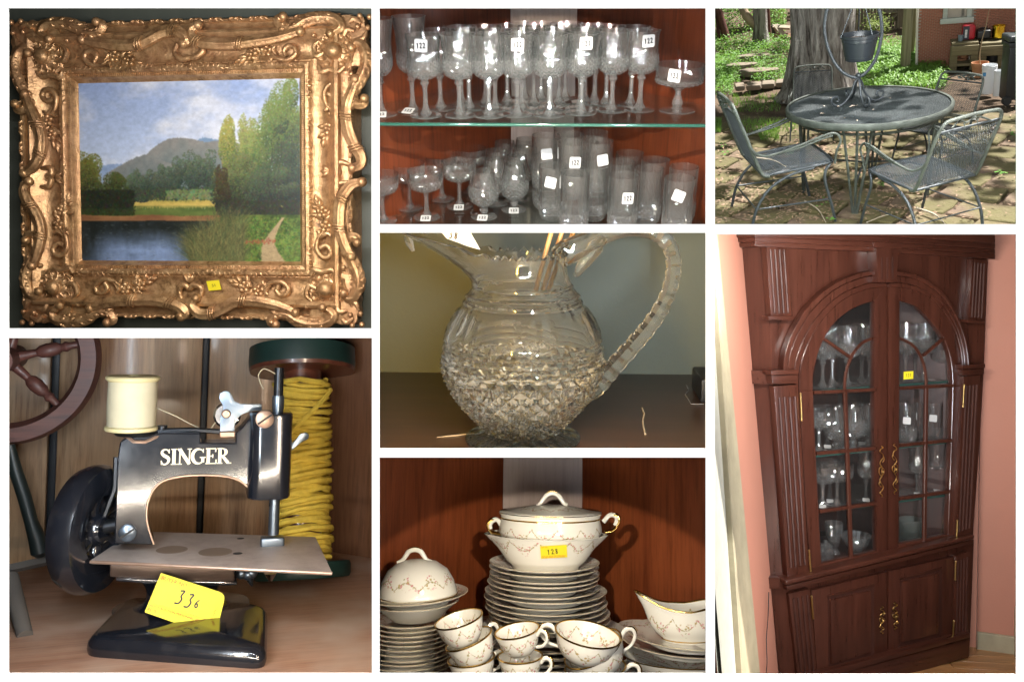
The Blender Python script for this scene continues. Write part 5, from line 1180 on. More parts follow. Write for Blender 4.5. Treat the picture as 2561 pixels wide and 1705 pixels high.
    scatter('seedlings', 'small round-leaved green seedlings between the stones', 'plants', [(60, 1000, 130, 1090), (720, 1380, 830, 1450), (780, 1500, 860, 1545), (1980, 1195, 2060, 1225), (1010, 1190, 1060, 1250), (2080, 920, 2110, 950), (1170, 1260, 1210, 1310), (520, 1070, 570, 1090)], 60, lf('seedling_leaf', (.08, .24, .03), (.14, .34, .06)), 'round')
    # far foliage wall: bushes and small trees behind the yard
    m = MB(); m2_ = MB()
    for _ in range(9000):
        x = rng.uniform(20, 520) if rng.random() < .72 else rng.uniform(930, 1330); yy = rng.uniform(20, 250); dist = rng.uniform(.5, 4.5)
        p = C.hy(*uv(x, yy), G(300, 270).y + dist)
        if rng.random() < .45 and yy < 140 and x < 400: continue
        a_ = rng.random() * 6.283; q = mz(p); leaf_into(m, p, Vector((math.cos(a_), math.sin(a_), rng.uniform(-.9, .3))), Vector((rng.uniform(-.6, .6), -.5, 1)), rng.uniform(10, 22) * q, rng.uniform(8, 16) * q)
    single('background_bushes', 'sunlit bushes at the back of the yard', 'bushes', m.mesh('bushes', 0), lf('bush_leaf', (.06, .17, .018), (.20, .38, .05)), kind='stuff')
    for _ in range(700):
        th = rng.random() * 6.28; p = C.hy(*uv(1160 + rng.gauss(0, 45), 150 + rng.gauss(0, 35)), gy - .35 - rng.random() * .5); q = mz(p); leaf_into(m2_, p, Vector((math.cos(th), math.sin(th), rng.uniform(-.5, .5))), Vector((rng.uniform(-.6, .6), -.5, 1)), 16 * q, 9 * q)
    o = thing('shrub', 'yellow-green shrub in front of the plank fence', 'shrub', (0, 0, 0)); part(o, 'foliage', m2_.mesh('foliage', 0), lf('shrub_leaf', (.16, .22, .04), (.28, .34, .08)), kind='stuff')
    sb = G(1165, 240); part(o, 'stem', tube([sb, C.hy(*uv(1162, 150), gy - .5)], .03, 6), redm)
    # bright open ground and a light hedge far behind
    single('hedge', 'dark green hedge closing the far end of the yard', 'hedge', box(26, .4, 7, (0, G(300, 235).y + 7, 2.6), 0), leaf_mat('far_hedge', (.03, .07, .012), (.16, .28, .05), .1))
    # dead leaves on the table top and the left chair, twigs on the ground
    m = MB(); dl = plain('dead_leaf_pale', (.48, .38, .30), .8, 0, .4, 5)
    for (x, y, L) in ((895, 722, 40), (960, 725, 50), (850, 665, 30), (790, 768, 46), (790, 718, 18), (1260, 662, 18), (1005, 712, 36), (1130, 745, 20), (1320, 630, 16), (940, 800, 16), (1020, 820, 18)):
        p = C.hz(*uv(x, y), .735); q = mz(p); a_ = rng.random() * 6.28; leaf_into(m, p, Vector((math.cos(a_), math.sin(a_), .1)), Vector((0, 0, 1)), L * q, L * .55 * q, .3, -.1)
    single('table_leaves', 'curled dead leaves lying on the table around the planter stand', 'leaves', m.mesh('table_leaves', 0), dl, kind='stuff')
    for k, (x0, y0, x1, y1, w, lab) in enumerate([(1440, 1430, 1640, 1545, 9, 'thick pale twig on the paving under the right chair'), (1085, 1530, 1260, 1472, 5, 'thin twig on the paving at the bottom middle'), (650, 1378, 800, 1530, 5, 'thin dark twig on the paving under the left chair'), (300, 1075, 520, 1140, 5, 'pale twig caught on the seat of the left chair')]):
        a_, b_ = G(x0, y0, .03 if k < 3 else .52), G(x1, y1, .03 if k < 3 else .53); q = mz(a_); mid = a_.lerp(b_, .5) + Vector((.02, .03, .005)); single('twig', lab, 'twig', tube(catmull([a_, mid, b_], 5), lerp_list([w * q, w * q * .8, w * q * .4], 11), 6), plain('pale_twig', (.36, .30, .23), .9, 0, .25, 30), group='twigs')
    added_fill_strip(C.rect, 'top', 0, 1, 7, (.92, .97, 1)); added_fill_strip(C.rect, 'left', 0, 1, 3, (.95, .98, 1)); added_fill_strip(C.rect, 'right', 0, 1, 3, (1, .97, .92))  # added strips fill the shade from the front
# ================================================================ 4. toy sewing machine on a wooden shelf
def serif_mesh(word, H):
    T, t = .20, .075
    L = {}
    arc = lambda cx, cz, rx, rz, a0, a1, n=14: [(cx + rx * math.cos(R_(a0 + (a1 - a0) * k / n)), cz + rz * math.sin(R_(a0 + (a1 - a0) * k / n))) for k in range(n + 1)]
    sp = catmull([(x, 0, z) for x, z in [(.52, .80), (.42, .93), (.28, .955), (.14, .88), (.11, .73), (.22, .60), (.38, .50), (.50, .39), (.50, .20), (.36, .06), (.20, .05), (.09, .20)]], 4)
    L['S'] = (.66, [([(p.x, p.z) for p in sp], [lerp_list([.05, .07, .08, .12, .16, .19, .20, .19, .15, .10, .07, .05], len(sp))[k] for k in range(len(sp))]), ([(.53, .72), (.53, .98)], .06), ([(.08, .02), (.08, .28)], .06)])
    st = lambda x, w=T: [([(x, .02), (x, .98)], w), ([(x - .17, .965), (x + .17, .965)], .06), ([(x - .17, .035), (x + .17, .035)], .06)]
    L['I'] = (.42, st(.21))
    L['N'] = (.90, [([(.17, .02), (.17, .98)], t), ([(.75, .02), (.75, .98)], t), ([(.14, .97), (.76, .03)], .21), ([(.02, .965), (.28, .965)], .06), ([(.04, .035), (.30, .035)], .06), ([(.62, .965), (.88, .965)], .06)])
    g = arc(.46, .5, .37, .45, 48, 318, 22)
    L['G'] = (.92, [(g, [lerp_list([.05, .09, .15, .20, .21, .20, .15, .09, .07], len(g))[k] for k in range(len(g))]), ([(.72, .12), (.72, .44)], .18), ([(.54, .43), (.90, .43)], .06), ([(.74, .72), (.74, .97)], .06)])
    L['E'] = (.76, [([(.20, .02), (.20, .98)], T), ([(.04, .965), (.66, .965)], .06), ([(.04, .035), (.70, .035)], .06), ([(.2, .50), (.48, .50)], .06), ([(.64, .98), (.64, .76)], .07), ([(.68, .02), (.68, .28)], .07), ([(.47, .39), (.47, .61)], .06)])
    b = arc(.34, .735, .24, .225, 90, -90, 10)
    L['R'] = (.90, st(.20) + [([(.2, .96)] + b + [(.2, .51)], [.06] * 3 + [.10, .15, .19, .20, .19, .15, .10, .06, .06, .06]), ([(.36, .50), (.55, .26), (.72, .06)], [.16, .19, .20]), ([(.64, .035), (.92, .035)], .06)])
    m = MB(); x = 0; lay = 0
    for ch in word:
        w, ss = L[ch]
        for k, (pts, wd) in enumerate(ss):
            wd = [q * H for q in wd] if isinstance(wd, list) else wd * H
            m.add(*ribbon_vf([((x + a) * H, (b_) * H) for a, b_ in pts], wd, .00012 + .00001 * k))
        x += w * .93
    return m.mesh('lettering', 0), x * H
def sewing_cell():
    global CUR
    rng = random.Random(5)
    Zm = 1.7916; pit = R_(12); dist = .83
    C = CUR = Cell(RECTS['sewing'], pit, 0, R_(-2.0), (0, -dist * math.cos(pit), .105 + dist * math.sin(pit)), 3.2, (475, 1264))
    niche(C.rect, 4.9, (.12, .08, .05), back=True)
    uv = lambda x, y: (x / Zm, 830 + y / Zm)
    Y = lambda x, y, d=0.0: C.hy(*uv(x, y), d)
    G = lambda x, y, z=0.0: C.hz(*uv(x, y), z)
    mz = lambda p: C.mpp(p) / Zm
    # ---- shelf and plank walls
    tbl = wood('dusty_shelf_wood', (.28, .14, .085), (.42, .25, .165), 'x', 3.0, .62, 0, .7, .15, c3=(.40, .29, .22))
    sh = struct('floor', box(1.8, 1.1, .03, (0, .05, -.015), .002), tbl); sh.name = 'shelf_top'
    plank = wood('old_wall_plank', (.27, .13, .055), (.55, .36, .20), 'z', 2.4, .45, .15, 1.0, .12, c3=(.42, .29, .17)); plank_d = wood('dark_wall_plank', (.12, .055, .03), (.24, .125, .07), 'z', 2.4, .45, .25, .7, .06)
    gapm = plain('dark_gap', (.012, .014, .018), .5)
    wy = G(500, 1085).y * 0 + .235
    wl = struct('wall', box(2.0, .02, .9, (0, wy + .03, .44), 0), gapm)
    xs = [-200, 205, 247, 885, 917, 1440]
    for (a_, b_) in ((-260, 206), (246, 886), (916, 1470)):
        p0, p1 = Y(a_, 700, wy), Y(b_, 700, wy); o = part(wl, 'plank', box(p1.x - p0.x, .014, .9, ((p0.x + p1.x) / 2, wy + .007, .44), .002), plank)
    for x_ in (226, 901):
        p = Y(x_, 600, wy); part(wl, 'cover_strip', box(abs(Y(x_ + 38, 600, wy).x - p.x), .006, .9, (p.x, wy + .016, .44), .002), gapm)
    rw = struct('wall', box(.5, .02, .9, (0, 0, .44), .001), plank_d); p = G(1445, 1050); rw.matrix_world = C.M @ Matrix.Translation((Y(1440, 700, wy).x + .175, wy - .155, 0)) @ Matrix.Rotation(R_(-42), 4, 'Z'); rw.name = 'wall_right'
    # ---- the machine
    black = NT('black_enamel'); co = black.coord(); n_ = black.noise(co, 55, 6, .65)
    black.bsdf(color=black.ramp(n_, [(.5, (.008, .010, .015)), (.95, (.03, .03, .034))]), rough=black.math('ADD', black.math('MULTIPLY', n_, .22), .05), coat=.5, coatr=.08, spec=.6); black = black.m
    steel = plain('blued_steel', (.16, .20, .25), .32, .9, .25, 40); dark = plain('dark_steel', (.03, .033, .038), .35, .8, .3, 60); copper = plain('worn_copper_nickel', (.40, .27, .20), .38, .65, .25, 30, .08, 200)
    sm = thing('sewing_machine', 'small black toy sewing machine with SINGER lettering on the wooden shelf', 'sewing machine')
    pl = lambda pts, d: [((q := Y(x, y, d)).x, q.z) for x, y in pts]
    yf, th = -.004, .024
    arm = [(512, 946), (686, 953), (672, 905), (657, 840), (660, 770), (686, 706), (735, 666), (820, 646), (920, 641), (1020, 648), (1078, 668), (1122, 708), (1122, 380), (1108, 400), (1085, 428), (1056, 452), (1056, 497), (898, 497), (898, 453), (730, 452), (640, 462), (560, 476), (538, 492), (526, 570)]
    ap = part(sm, 'arm', prism(pl(arm, yf), th, 'y', yf, .0010, 1, smooth=10), black)
    edge = catmull([Vector((a, yf - .0008, b)) for a, b in pl([(690, 950), (674, 905), (658, 840), (661, 770), (687, 706), (735, 665), (820, 645), (920, 640), (1020, 647), (1078, 667), (1118, 700)], yf)], 4); part(ap, 'copper_edge', tube(edge, .0009, 6, 'edge'), copper)
    hd = pl([(1120, 362), (1312, 362), (1312, 735), (1120, 735)], yf); x0, x1, z0, z1 = hd[0][0], hd[1][0], hd[2][1], hd[0][1]; w = x1 - x0
    hp = [(x0, yf + .028), (x0, yf - .004), (x0 + w * .10, yf - .011), (x0 + w * .28, yf - .0145), (x0 + w * .78, yf - .0145), (x0 + w * .93, yf - .010), (x1, yf - .001), (x1, yf + .028)]
    part(sm, 'head', prism(hp, z1 - z0, 'z', z0, .0018, 3), black)
    # arm top fittings
    P = lambda x, y, d=.006: Y(x, y, d)
    part(sm, 'top_slide', tube([P(535, 455), P(700, 442), P(860, 438), P(985, 446)], .0022, 6), dark); part(sm, 'knob', tube([P(727, 436), P(727, 418)], .0042, 12), dark)
    part(sm, 'spool_plate', lathe([(.0001, -.0015), (.017, -.0015), (.018, 0), (.017, .0015), (.0001, .0015)], 28), dark, loc=P(612, 452)); part(sm, 'spool_bracket', tube([P(560, 462, -.002), P(600, 492, -.006), P(650, 492, -.006), P(720, 462, -.002)], .0016, 6), copper)
    lev = [(985, 445), (988, 385), (1002, 350), (1000, 330), (983, 300), (985, 275), (1005, 263), (1028, 265), (1040, 285), (1050, 308), (1075, 321), (1172, 322), (1172, 350), (1130, 352), (1085, 368), (1055, 390), (1050, 442)]
    tl = part(sm, 'tension_lever', prism(pl(lev, .004), .0022, 'y', .002, .0005, 2), steel)
    v, f = lathe_vf([(.0001, .002), (.010, .0016), (.0118, 0), (.0118, -.002), (.0095, -.003), (.0001, -.003)], 28); c_ = P(1018, 372, .0085); part(sm, 'tension_disc', mk(v, f), plain('bright_nickel', (.55, .54, .54), .22, 1.0), loc=c_, rot=(R_(90), 0, 0)); part(tl, 'screw', lathe([(.0001, .0022), (.003, .0018), (.004, .0004), (.004, -.001)], 16), copper, loc=P(1013, 366, .0018), rot=(R_(90), 0, 0))
    part(sm, 'arm_pivot', prism(pl([(985, 446), (1052, 446), (1052, 470), (985, 470)], .004), .006, 'y', .002, .0005, 1), copper)
    lv2 = pl([(1300, 505), (1325, 480), (1350, 452), (1372, 449), (1385, 460), (1380, 478), (1350, 492), (1325, 515), (1305, 530)], .008); part(sm, 'presser_lever', prism(lv2, .003, 'y', .006, .0006, 2), steel)
    # needle bar, clamp, foot
    pt_, pm, pb = P(1252, 160, .002), P(1245, 345, .002), P(1240, 905, .002)
    nb = part(sm, 'needle_bar', tube([Vector((pm.x, .002, pb.z)), Vector((pm.x, .002, pm.z + .001))], .0047, 16), steel); part(nb, 'upper_bar', tube([Vector((pm.x, .002, pm.z)), Vector((pm.x, .002, P(1250, 285, .002).z))], .0052, 16), steel); part(nb, 'tip_bar', tube([Vector((pm.x, .002, P(1250, 285, .002).z)), Vector((pm.x, .002, pt_.z))], .0042, 16), dark)
    part(nb, 'side_screw', tube([P(1205, 772, .002), P(1225, 772, .002)], .0022, 8), dark)
    cz = P(1235, 918, .002); cl = part(sm, 'needle_clamp', bevel_mesh(*box_vf(.0205, .012, .010, (pm.x - .0008, .001, cz.z - .004)), .002, 3), steel); part(cl, 'presser_foot', bevel_mesh(*box_vf(.020, .014, .004, (pm.x - .0008, -.001, cz.z - .0145)), .0008, 1), steel); part(cl, 'foot_gap', box(.012, .010, .004, (pm.x - .0008, .002, cz.z - .0108), 0), dark)
    def screw(x, y, r, d, mat):
        c_ = Y(x, y, d); s = part(sm, 'screw', lathe([(.0001, .0022), (r * .8, .002), (r, .001), (r, -.001)], 24), mat, loc=c_, rot=(R_(90), 0, 0)); part(s, 'slot', box(r * 1.8, r * .22, .0006, (0, 0, .0022), 0), plain('slot_black', (.006, .006, .006), .6), rot=(0, 0, R_(35)))
        return s
    screw(571, 899, .0072, yf - .0012, steel); screw(1186, 390, .0078, yf - .0150, copper)
    # lettering
    me, wd = serif_mesh('SINGER', 1.0); a_, b_ = Y(716, 596, yf - .0004), Y(1030, 590, yf - .0004); hgt = (Y(800, 524, yf).z - Y(800, 596, yf).z)
    part(sm, 'lettering', me, plain('gold_cream_lettering', (.78, .68, .47), .45, .1), loc=(a_.x, yf - .0003, a_.z), scale=((b_.x - a_.x) / wd, 1, hgt), rot=(0, R_(0), 0))
    # needle plate, lower body, pedestal, base
    hp_ = .5 * (0)
    zp = Y(690, 953, .02).z - .0005
    pc = [G(405, 1020, zp), G(1488, 1072, zp), G(1415, 916, zp), G(600, 890, zp)]
    m = bevel_mesh(*prism_vf([(q.x, q.y) for q in pc], .0035, 'z', zp - .0035), .0012, 2); 
    t = NT('dusty_nickel_plate'); co = t.coord(); n1 = t.noise(co, 26, 5, .6); n2 = t.noise(co, 300, 3)
    t.bsdf(color=t.mix(t.math('MULTIPLY', n2, .35), t.ramp(n1, [(.35, (.32, .25, .21)), (.6, (.50, .42, .37))]), (.6, .53, .48)), metal=.3, rough=.48, normal=t.bump(n2, .15, .0005)); np_ = part(sm, 'needle_plate', m, t.m)
    part(np_, 'front_edge', tube([pc[0] + Vector((0, -.0004, -.0015)), pc[1] + Vector((0, -.0004, -.0015))], .0014, 8), copper)
    for (x, y, r) in ((1065, 992, .004), (1078, 925, .0032), (770, 975, .013), (965, 985, .014)):
        c_ = G(x, y, zp); part(np_, 'hole' if r < .01 else 'worn_patch', lathe([(.0001, .0001), (r, .0001)], 24), plain('slot_black', (.006, .006, .006), .6) if r < .01 else plain('worn_patch_metal', (.27, .20, .15), .45, .4), loc=(c_.x, c_.y, zp + .0001))
    ylow = yf - .006
    bx = pl([(492, 1040), (1050, 1048), (1050, 1118), (492, 1098)], ylow); part(sm, 'lower_body', prism(bx, .034, 'y', ylow, .0015, 2), plain('bronze_brown_metal', (.085, .058, .045), .35, .6, .3, 30))
    fl = pl([(520, 1098), (1062, 1116), (1062, 1130), (940, 1132), (700, 1124), (520, 1112)], ylow); part(sm, 'flange', prism(fl, .04, 'y', ylow - .003, .0015, 2), black)
    zb = .013; cx_ = (Y(820, 1130, ylow + .015)).x; ztop = Y(800, 1120, ylow).z
    prof = [(1.9, .002), (1.35, .006), (1.08, .014), (1.0, .024), (1.0, .040), (1.05, .055), (1.18, .068), (1.40, .078)]; k_ = (ztop - zb) / .076
    v = []; n = 28; hw, hd_ = .030, .020
    for (s_, z_) in prof:
        for k in range(n):
            q = 2 * math.pi * k / n; e = 2.6; cq, sq = math.cos(q), math.sin(q); rr = (abs(cq) ** e + abs(sq) ** e) ** (-1 / e); v.append((cx_ + hw * s_ * rr * cq, .018 + hd_ * (s_ * .8 + .2) * rr * sq, zb + (z_ - .002) * k_))
    part(sm, 'pedestal', mk(v, [(i * n + k, i * n + (k + 1) % n, (i + 1) * n + (k + 1) % n, (i + 1) * n + k) for i in range(len(prof) - 1) for k in range(n)], 'pedestal', 60), black)
    bc = [G(372, 1452), G(1190, 1512), G(1196, 1245, .008), G(560, 1208, .008)]; bc = [Vector((q.x, q.y)) for q in bc]; cen = sum(bc, Vector((0, 0))) / 4
    rings = [(1.0, 0.0), (1.012, .004), (1.0, .009), (.96, .0125), (.90, .0145)]; v = []; n = 0
    loop = []
    for i in range(4):
        a_, b_, c_ = bc[i - 1], bc[i], bc[(i + 1) % 4]; d1, d2 = (a_ - b_).normalized(), (c_ - b_).normalized(); r = .014
        for k in range(7): t_ = k / 6; loop.append((1 - t_) ** 2 * (b_ + d1 * r) + 2 * t_ * (1 - t_) * b_ + t_ * t_ * (b_ + d2 * r))
    n = len(loop)
    for (s_, z_) in rings: v += [(cen.x + (q.x - cen.x) * s_, cen.y + (q.y - cen.y) * s_, z_) for q in loop]
    v.append((cen.x, cen.y, .0150)); f = [(i * n + k, i * n + (k + 1) % n, (i + 1) * n + (k + 1) % n, (i + 1) * n + k) for i in range(len(rings) - 1) for k in range(n)] + [((len(rings) - 1) * n + k, (len(rings) - 1) * n + (k + 1) % n, len(v) - 1) for k in range(n)]
    part(sm, 'base', mk(v, f, 'base', 50), black)
    for (x, y) in ((1082, 1080), (1112, 1085), (1128, 1078)): v, f = sphere_vf(.0052, 12, 8, c=Y(x, y, .004)); part(sm, 'gear_knob', mk(v, f, 'gear_knob', 180), steel)
    part(sm, 'hook', tube([Y(1125, 1090, .004), Y(1122, 1115, .004), Y(1130, 1138, .004)], [.003, .003, .0008], 8), dark); part(sm, 'hook_shaft', tube([Y(1050, 1082, .01), Y(1140, 1082, .01)], .004, 8), dark); part(sm, 'shuttle_tip', tube([Y(1212, 1078, .01), Y(1212, 1118, .01)], [.006, .001], 8), plain('bright_nickel', (.55, .54, .54), .22, 1.0))
    # hand wheel
    wc = Y(418, 882, .012); Rw = 295 * mz(wc) - .002; rt = .0125
    hw_ = part(sm, 'hand_wheel', lathe([(Rw - rt * 2.0, -.010), (Rw - rt * 1.1, -.0125), (Rw - .003, -.010), (Rw, -.003), (Rw, .003), (Rw - .003, .010), (Rw - rt * 1.1, .0125), (Rw - rt * 2.0, .010), (Rw - rt * 2.2, .004), (Rw - rt * 2.2, -.004), (Rw - rt * 2.0, -.010)], 72), black, loc=wc, rot=(0, R_(90), R_(-25)))
    n = 6; Ri = Rw - rt * 2.1
    part(hw_, 'hub', lathe([(.0001, .010), (.010, .010), (.013, .006), (.013, -.006), (.0001, -.008)], 24), black)
    for k in range(n):
        q = 2 * math.pi * k / n; pts = [(.010 * math.cos(q), .010 * math.sin(q), 0), ((Ri * .55) * math.cos(q + .18), Ri * .55 * math.sin(q + .18), 0), ((Ri + .002) * math.cos(q), (Ri + .002) * math.sin(q), 0)]
        part(hw_, 'spoke', tube(catmull(pts, 4), lerp_list([.0075, .0055, .006, .0085], 9), 10), black)
        q2 = q + math.pi / n; part(hw_, 'web', tube(catmull([((Ri * .95) * math.cos(q2 - .38), Ri * .95 * math.sin(q2 - .38), 0), (Ri * .80 * math.cos(q2), Ri * .80 * math.sin(q2), 0), (Ri * .95 * math.cos(q2 + .38), Ri * .95 * math.sin(q2 + .38), 0)], 4), .005, 8), black)
    part(sm, 'wheel_axle', tube([wc, Vector((Y(530, 800).x, .010, wc.z + .004))], .006, 12), dark); part(sm, 'back_rod', tube([Y(520, 560, .012), Y(515, 700, .012), Y(440, 900, .012)], .0022, 6), dark)
    # ---- thread spool on the machine
    s0, s1 = P(588, 440, .006), P(584, 195, .006); hh = (s1.z - s0.z); R1 = 112 * mz(s0); sp = thing('thread_spool', 'cream spool of pale thread standing on top of the sewing machine', 'spool', (s0.x, .006, s0.z))
    crm = plain('cream_plastic', (.60, .52, .28), .45, 0, .04)
    part(sp, 'bottom_flange', lathe([(.0001, 0), (R1 * .96, 0), (R1, hh * .02), (R1, hh * .07), (R1 * .93, hh * .09), (.0001, hh * .09)], 48), crm); part(sp, 'top_flange', lathe([(.0001, hh * .90), (R1 * .94, hh * .90), (R1 * 1.01, hh * .93), (R1 * 1.02, hh * .97), (R1 * .96, hh * .995), (R1 * .25, hh), (R1 * .2, hh * .96), (.0001, hh * .96)], 48), crm)
    n = 44; pr = []
    for k in range(n): z_ = hh * (.08 + .83 * k / n); b_ = R1 * (.915 + .02 * math.sin(math.pi * k / n)); pr += [(b_ - .00035, z_), (b_, z_ + hh * .83 / n * .5)]
    part(sp, 'thread', lathe(pr, 48, None, 'thread', 180), plain('pale_thread', (.50, .45, .31), .75, 0, .1, 60))
    # ---- ticket
    tkp = [Y(x, y, yl) for (x, y), yl in zip(((722, 1078), (1012, 1172), (964, 1364), (648, 1254)), (-.022, -.022, -.030, -.030))]
    o_ = (tkp[0] + tkp[2]) / 2; ux = (tkp[1] - tkp[0]).normalized(); uz = (tkp[0] - tkp[3]); uz = (uz - ux * uz.dot(ux)).normalized(); uy = uz.cross(ux)
    tk = thing('buyer_ticket', 'yellow buyer ticket numbered 330 hanging in front of the pedestal of the sewing machine', 'ticket'); tk.matrix_world = C.M @ Matrix.Translation(o_) @ Matrix((ux, uy, uz)).transposed().to_4x4()
    L2 = lambda q: ((q - o_).dot(ux), (q - o_).dot(uz)); cs = [L2(q) for q in tkp]
    def rnd(poly, r):
        out = []
        for i in range(len(poly)):
            a_, b_, c_ = Vector(poly[i - 1]), Vector(poly[i]), Vector(poly[(i + 1) % len(poly)]); d1, d2 = (a_ - b_).normalized(), (c_ - b_).normalized(); rr = r if i in (1, 2) else .0008
            for k in range(5): t_ = k / 4; q = (1 - t_) ** 2 * (b_ + d1 * rr) + 2 * t_ * (1 - t_) * b_ + t_ * t_ * (b_ + d2 * rr); out.append((q.x, q.y))
        return out
    part(tk, 'paper', prism(rnd(cs, .006), .0004, 'y'), plain('bright_yellow_card', (.86, .76, .03), .5, 0, .05))
    W_ = cs[1][0] - cs[0][0]; ink = plain('red_print', (.55, .12, .03), .6, 0, .02); bk = plain('black_ink', (.012, .012, .014), .5)
    def txt(s_, width, x, z, rot=0, al='LEFT'):
        me = text_mesh(s_, 1.0, .01, al); xs_ = [v.co.x for v in me.vertices]; k = width / (max(xs_) - min(xs_)); part(tk, 'print', me, ink, loc=(x, -.0005, z), rot=(0, R_(rot), 0), scale=(k, .01, k))
    Ht = cs[0][1] - cs[3][1]; xl = (cs[0][0] + cs[3][0]) / 2
    txt('BUYER NO.', W_ * .40, cs[0][0] + W_ * .03, cs[0][1] - Ht * .11); txt('HOUT AUCTION PERSONNEL PRESENT', W_ * .88, xl + W_ * .03, cs[3][1] + Ht * .19); txt('RE IS', W_ * .13, xl + W_ * .02, cs[3][1] + Ht * .09)
    part(tk, 'print_rule', box(W_ * .98, .0002, .0003, (xl + W_ * .5, -.0004, cs[3][1] + Ht * .27), 0), ink); part(tk, 'print_rule', box(.0003, .0002, Ht * .66, (cs[0][0] + W_ * .02, -.0004, cs[0][1] - Ht * .38), 0), ink)
    txt('LOT NO.  DATE', Ht * .46, cs[1][0] - W_ * .06, cs[2][1] + Ht * .40, -82, 'CENTER')
    part(tk, 'number', number_mesh('33', Ht * .34, Ht * .25, .12), bk, loc=(xl + W_ * .47, -.0005, cs[3][1] + Ht * .58), rot=(0, R_(4), 0)); part(tk, 'number', number_mesh('6', Ht * .2, Ht * .17, .16), bk, loc=(xl + W_ * .66, -.0005, cs[3][1] + Ht * .56))
    # ---- big bobbin with yellow twine
    f0 = G(1352, 1085); q0 = mz(f0); bb = thing('wooden_bobbin', 'large dark wooden bobbin wound with yellow twine behind the sewing machine', 'bobbin', (f0.x, f0.y, -.004), (R_(-15), 0, 0))
    wdk = wood('dark_red_wood', (.10, .030, .018), (.17, .055, .03), 'x', 2.0, .3, .5); grn = plain('dark_green_paint', (.012, .035, .030), .45, 0, .3, 20)
    ztf = Y(1366, 150, f0.y).z; R2 = 245 * mz(Vector((f0.x, f0.y, ztf))); R3 = 218 * q0; hb = 68 * q0
    part(bb, 'bottom_flange', lathe([(.0001, 0), (R3 * .97, 0), (R3, hb * .2), (R3, hb * .8), (R3 * .97, hb), (.0001, hb)], 48), grn); part(bb, 'bottom_face', lathe([(.0001, hb + .0008), (R3 * .95, hb + .0008)], 40), wdk)
    part(bb, 'top_flange', lathe([(.0001, ztf), (R2 * .98, ztf), (R2, ztf + .004)], 48), wdk); part(bb, 'top_rim', lathe([(R2, ztf + .004), (R2 * 1.01, ztf + .010), (R2, ztf + .026), (.0001, ztf + .028)], 48), grn)
    rc = 88 * mz(Vector((f0.x, f0.y, ztf * .6))); part(bb, 'core', lathe([(rc, hb), (rc * .98, ztf * .5), (rc, ztf)], 32), wdk)
    zt0, zt1 = hb + .003, Y(1360, 200, f0.y - rc).z
    pts = []; turns = 64; 
    for k in range(turns * 14):
        q = 2 * math.pi * k / 14; t_ = k / (turns * 14); layer = abs(((t_ * 3) % 2) - 1); z_ = zt0 + (zt1 - zt0) * layer; rr = rc + .0035 + .0065 * t_ + .0016 * math.sin(q * .31 + 1) + rng.uniform(-.0006, .0006); pts.append(Vector((rr * math.cos(q), rr * math.sin(q), min(max(z_ + .005 * math.sin(q * .053 + 2) + rng.uniform(-.001, .001) + .006 * math.sin(q + t_ * 9) * (layer < .97), zt0), zt1 + .002))))
    tw = plain('yellow_twine', (.80, .56, .075), .8, 0, .22, 120, .5, 500); part(bb, 'twine', tube(pts, .0031, 6, 'twine'), tw)
    part(bb, 'twine_strand', tube([Vector(((rc + .013) * math.cos(q), (rc + .013) * math.sin(q), z_)) for q, z_ in [(-2.4 + 1.8 * k / 12, zt1 - .012 - .06 * (1 - k / 12)) for k in range(13)]], .0028, 6), tw)
    for dz in (.018, .028): part(bb, 'loose_turn', tube([Vector(((rc + .003) * math.cos(q), (rc + .003) * math.sin(q), zt1 + dz + .003 * math.sin(q + 1))) for q in [2 * math.pi * k / 28 for k in range(28)]], .0028, 6, closed=True), tw)
    part(bb, 'white_cord', tube(catmull([Y(1425, 705, f0.y - rc - .012), Y(1455, 790, f0.y - rc - .02), Y(1478, 900, f0.y - rc - .03), Y(1492, 1035, f0.y - rc - .03)], 6), .0011, 6), plain('white_cord', (.62, .56, .44), .8)); part(bb, 'white_cord', tube(catmull([Y(1492, 1035, f0.y - rc - .03), Y(1470, 1110, f0.y - rc - .05), Y(1360, 1190, f0.y - rc - .06), Y(1260, 1200, f0.y - rc - .06), Y(1160, 1207, f0.y - rc - .06)], 6), .0005, 5), plain('white_cord', (.62, .56, .44), .8))
    thr = plain('pale_thread', (.50, .45, .31), .75, 0, .1, 60)
    part(sp, 'loose_thread', tube([q - Vector((s0.x, .006, s0.z)) for q in catmull([Y(700, 340, .01), Y(790, 378, .01), Y(860, 415, .01), Y(930, 440, .01), Y(965, 405, .006)], 5)], .0004, 4), thr)
    part(sm, 'thread_tail', tube(catmull([Y(1240, 190, 0), Y(1185, 165, 0), Y(1160, 190, 0), Y(1165, 225, 0), Y(1180, 255, 0)], 6), .0004, 4), thr)
    # ---- spinning wheel at the left
    wdp = wy - .10; cW = Y(30, 120, wdp); q0 = mz(cW); sw = thing('spinning_wheel', 'dark red-brown wooden spinning wheel cut off by the left edge', 'spinning wheel')
    rw_ = wood('worn_red_brown_wood', (.10, .035, .028), (.16, .065, .05), 'x', 1.5, .5, .1); n = 96; Ro, Ri = 388 * q0, 288 * q0
    v = []; ring = [(Ri, 0), (Ri + .004, -.012), ((Ri + Ro) / 2 - .008, -.013), ((Ri + Ro) / 2 - .006, -.0105), ((Ri + Ro) / 2 + .004, -.0105), ((Ri + Ro) / 2 + .006, -.013), (Ro - .004, -.012), (Ro, 0), (Ro - .004, .012), (Ri + .004, .012)]
    me = lathe(ring + [ring[0]], n, None, 'rim', 30); part(sw, 'rim', me, rw_, loc=cW, rot=(R_(90), 0, 0))
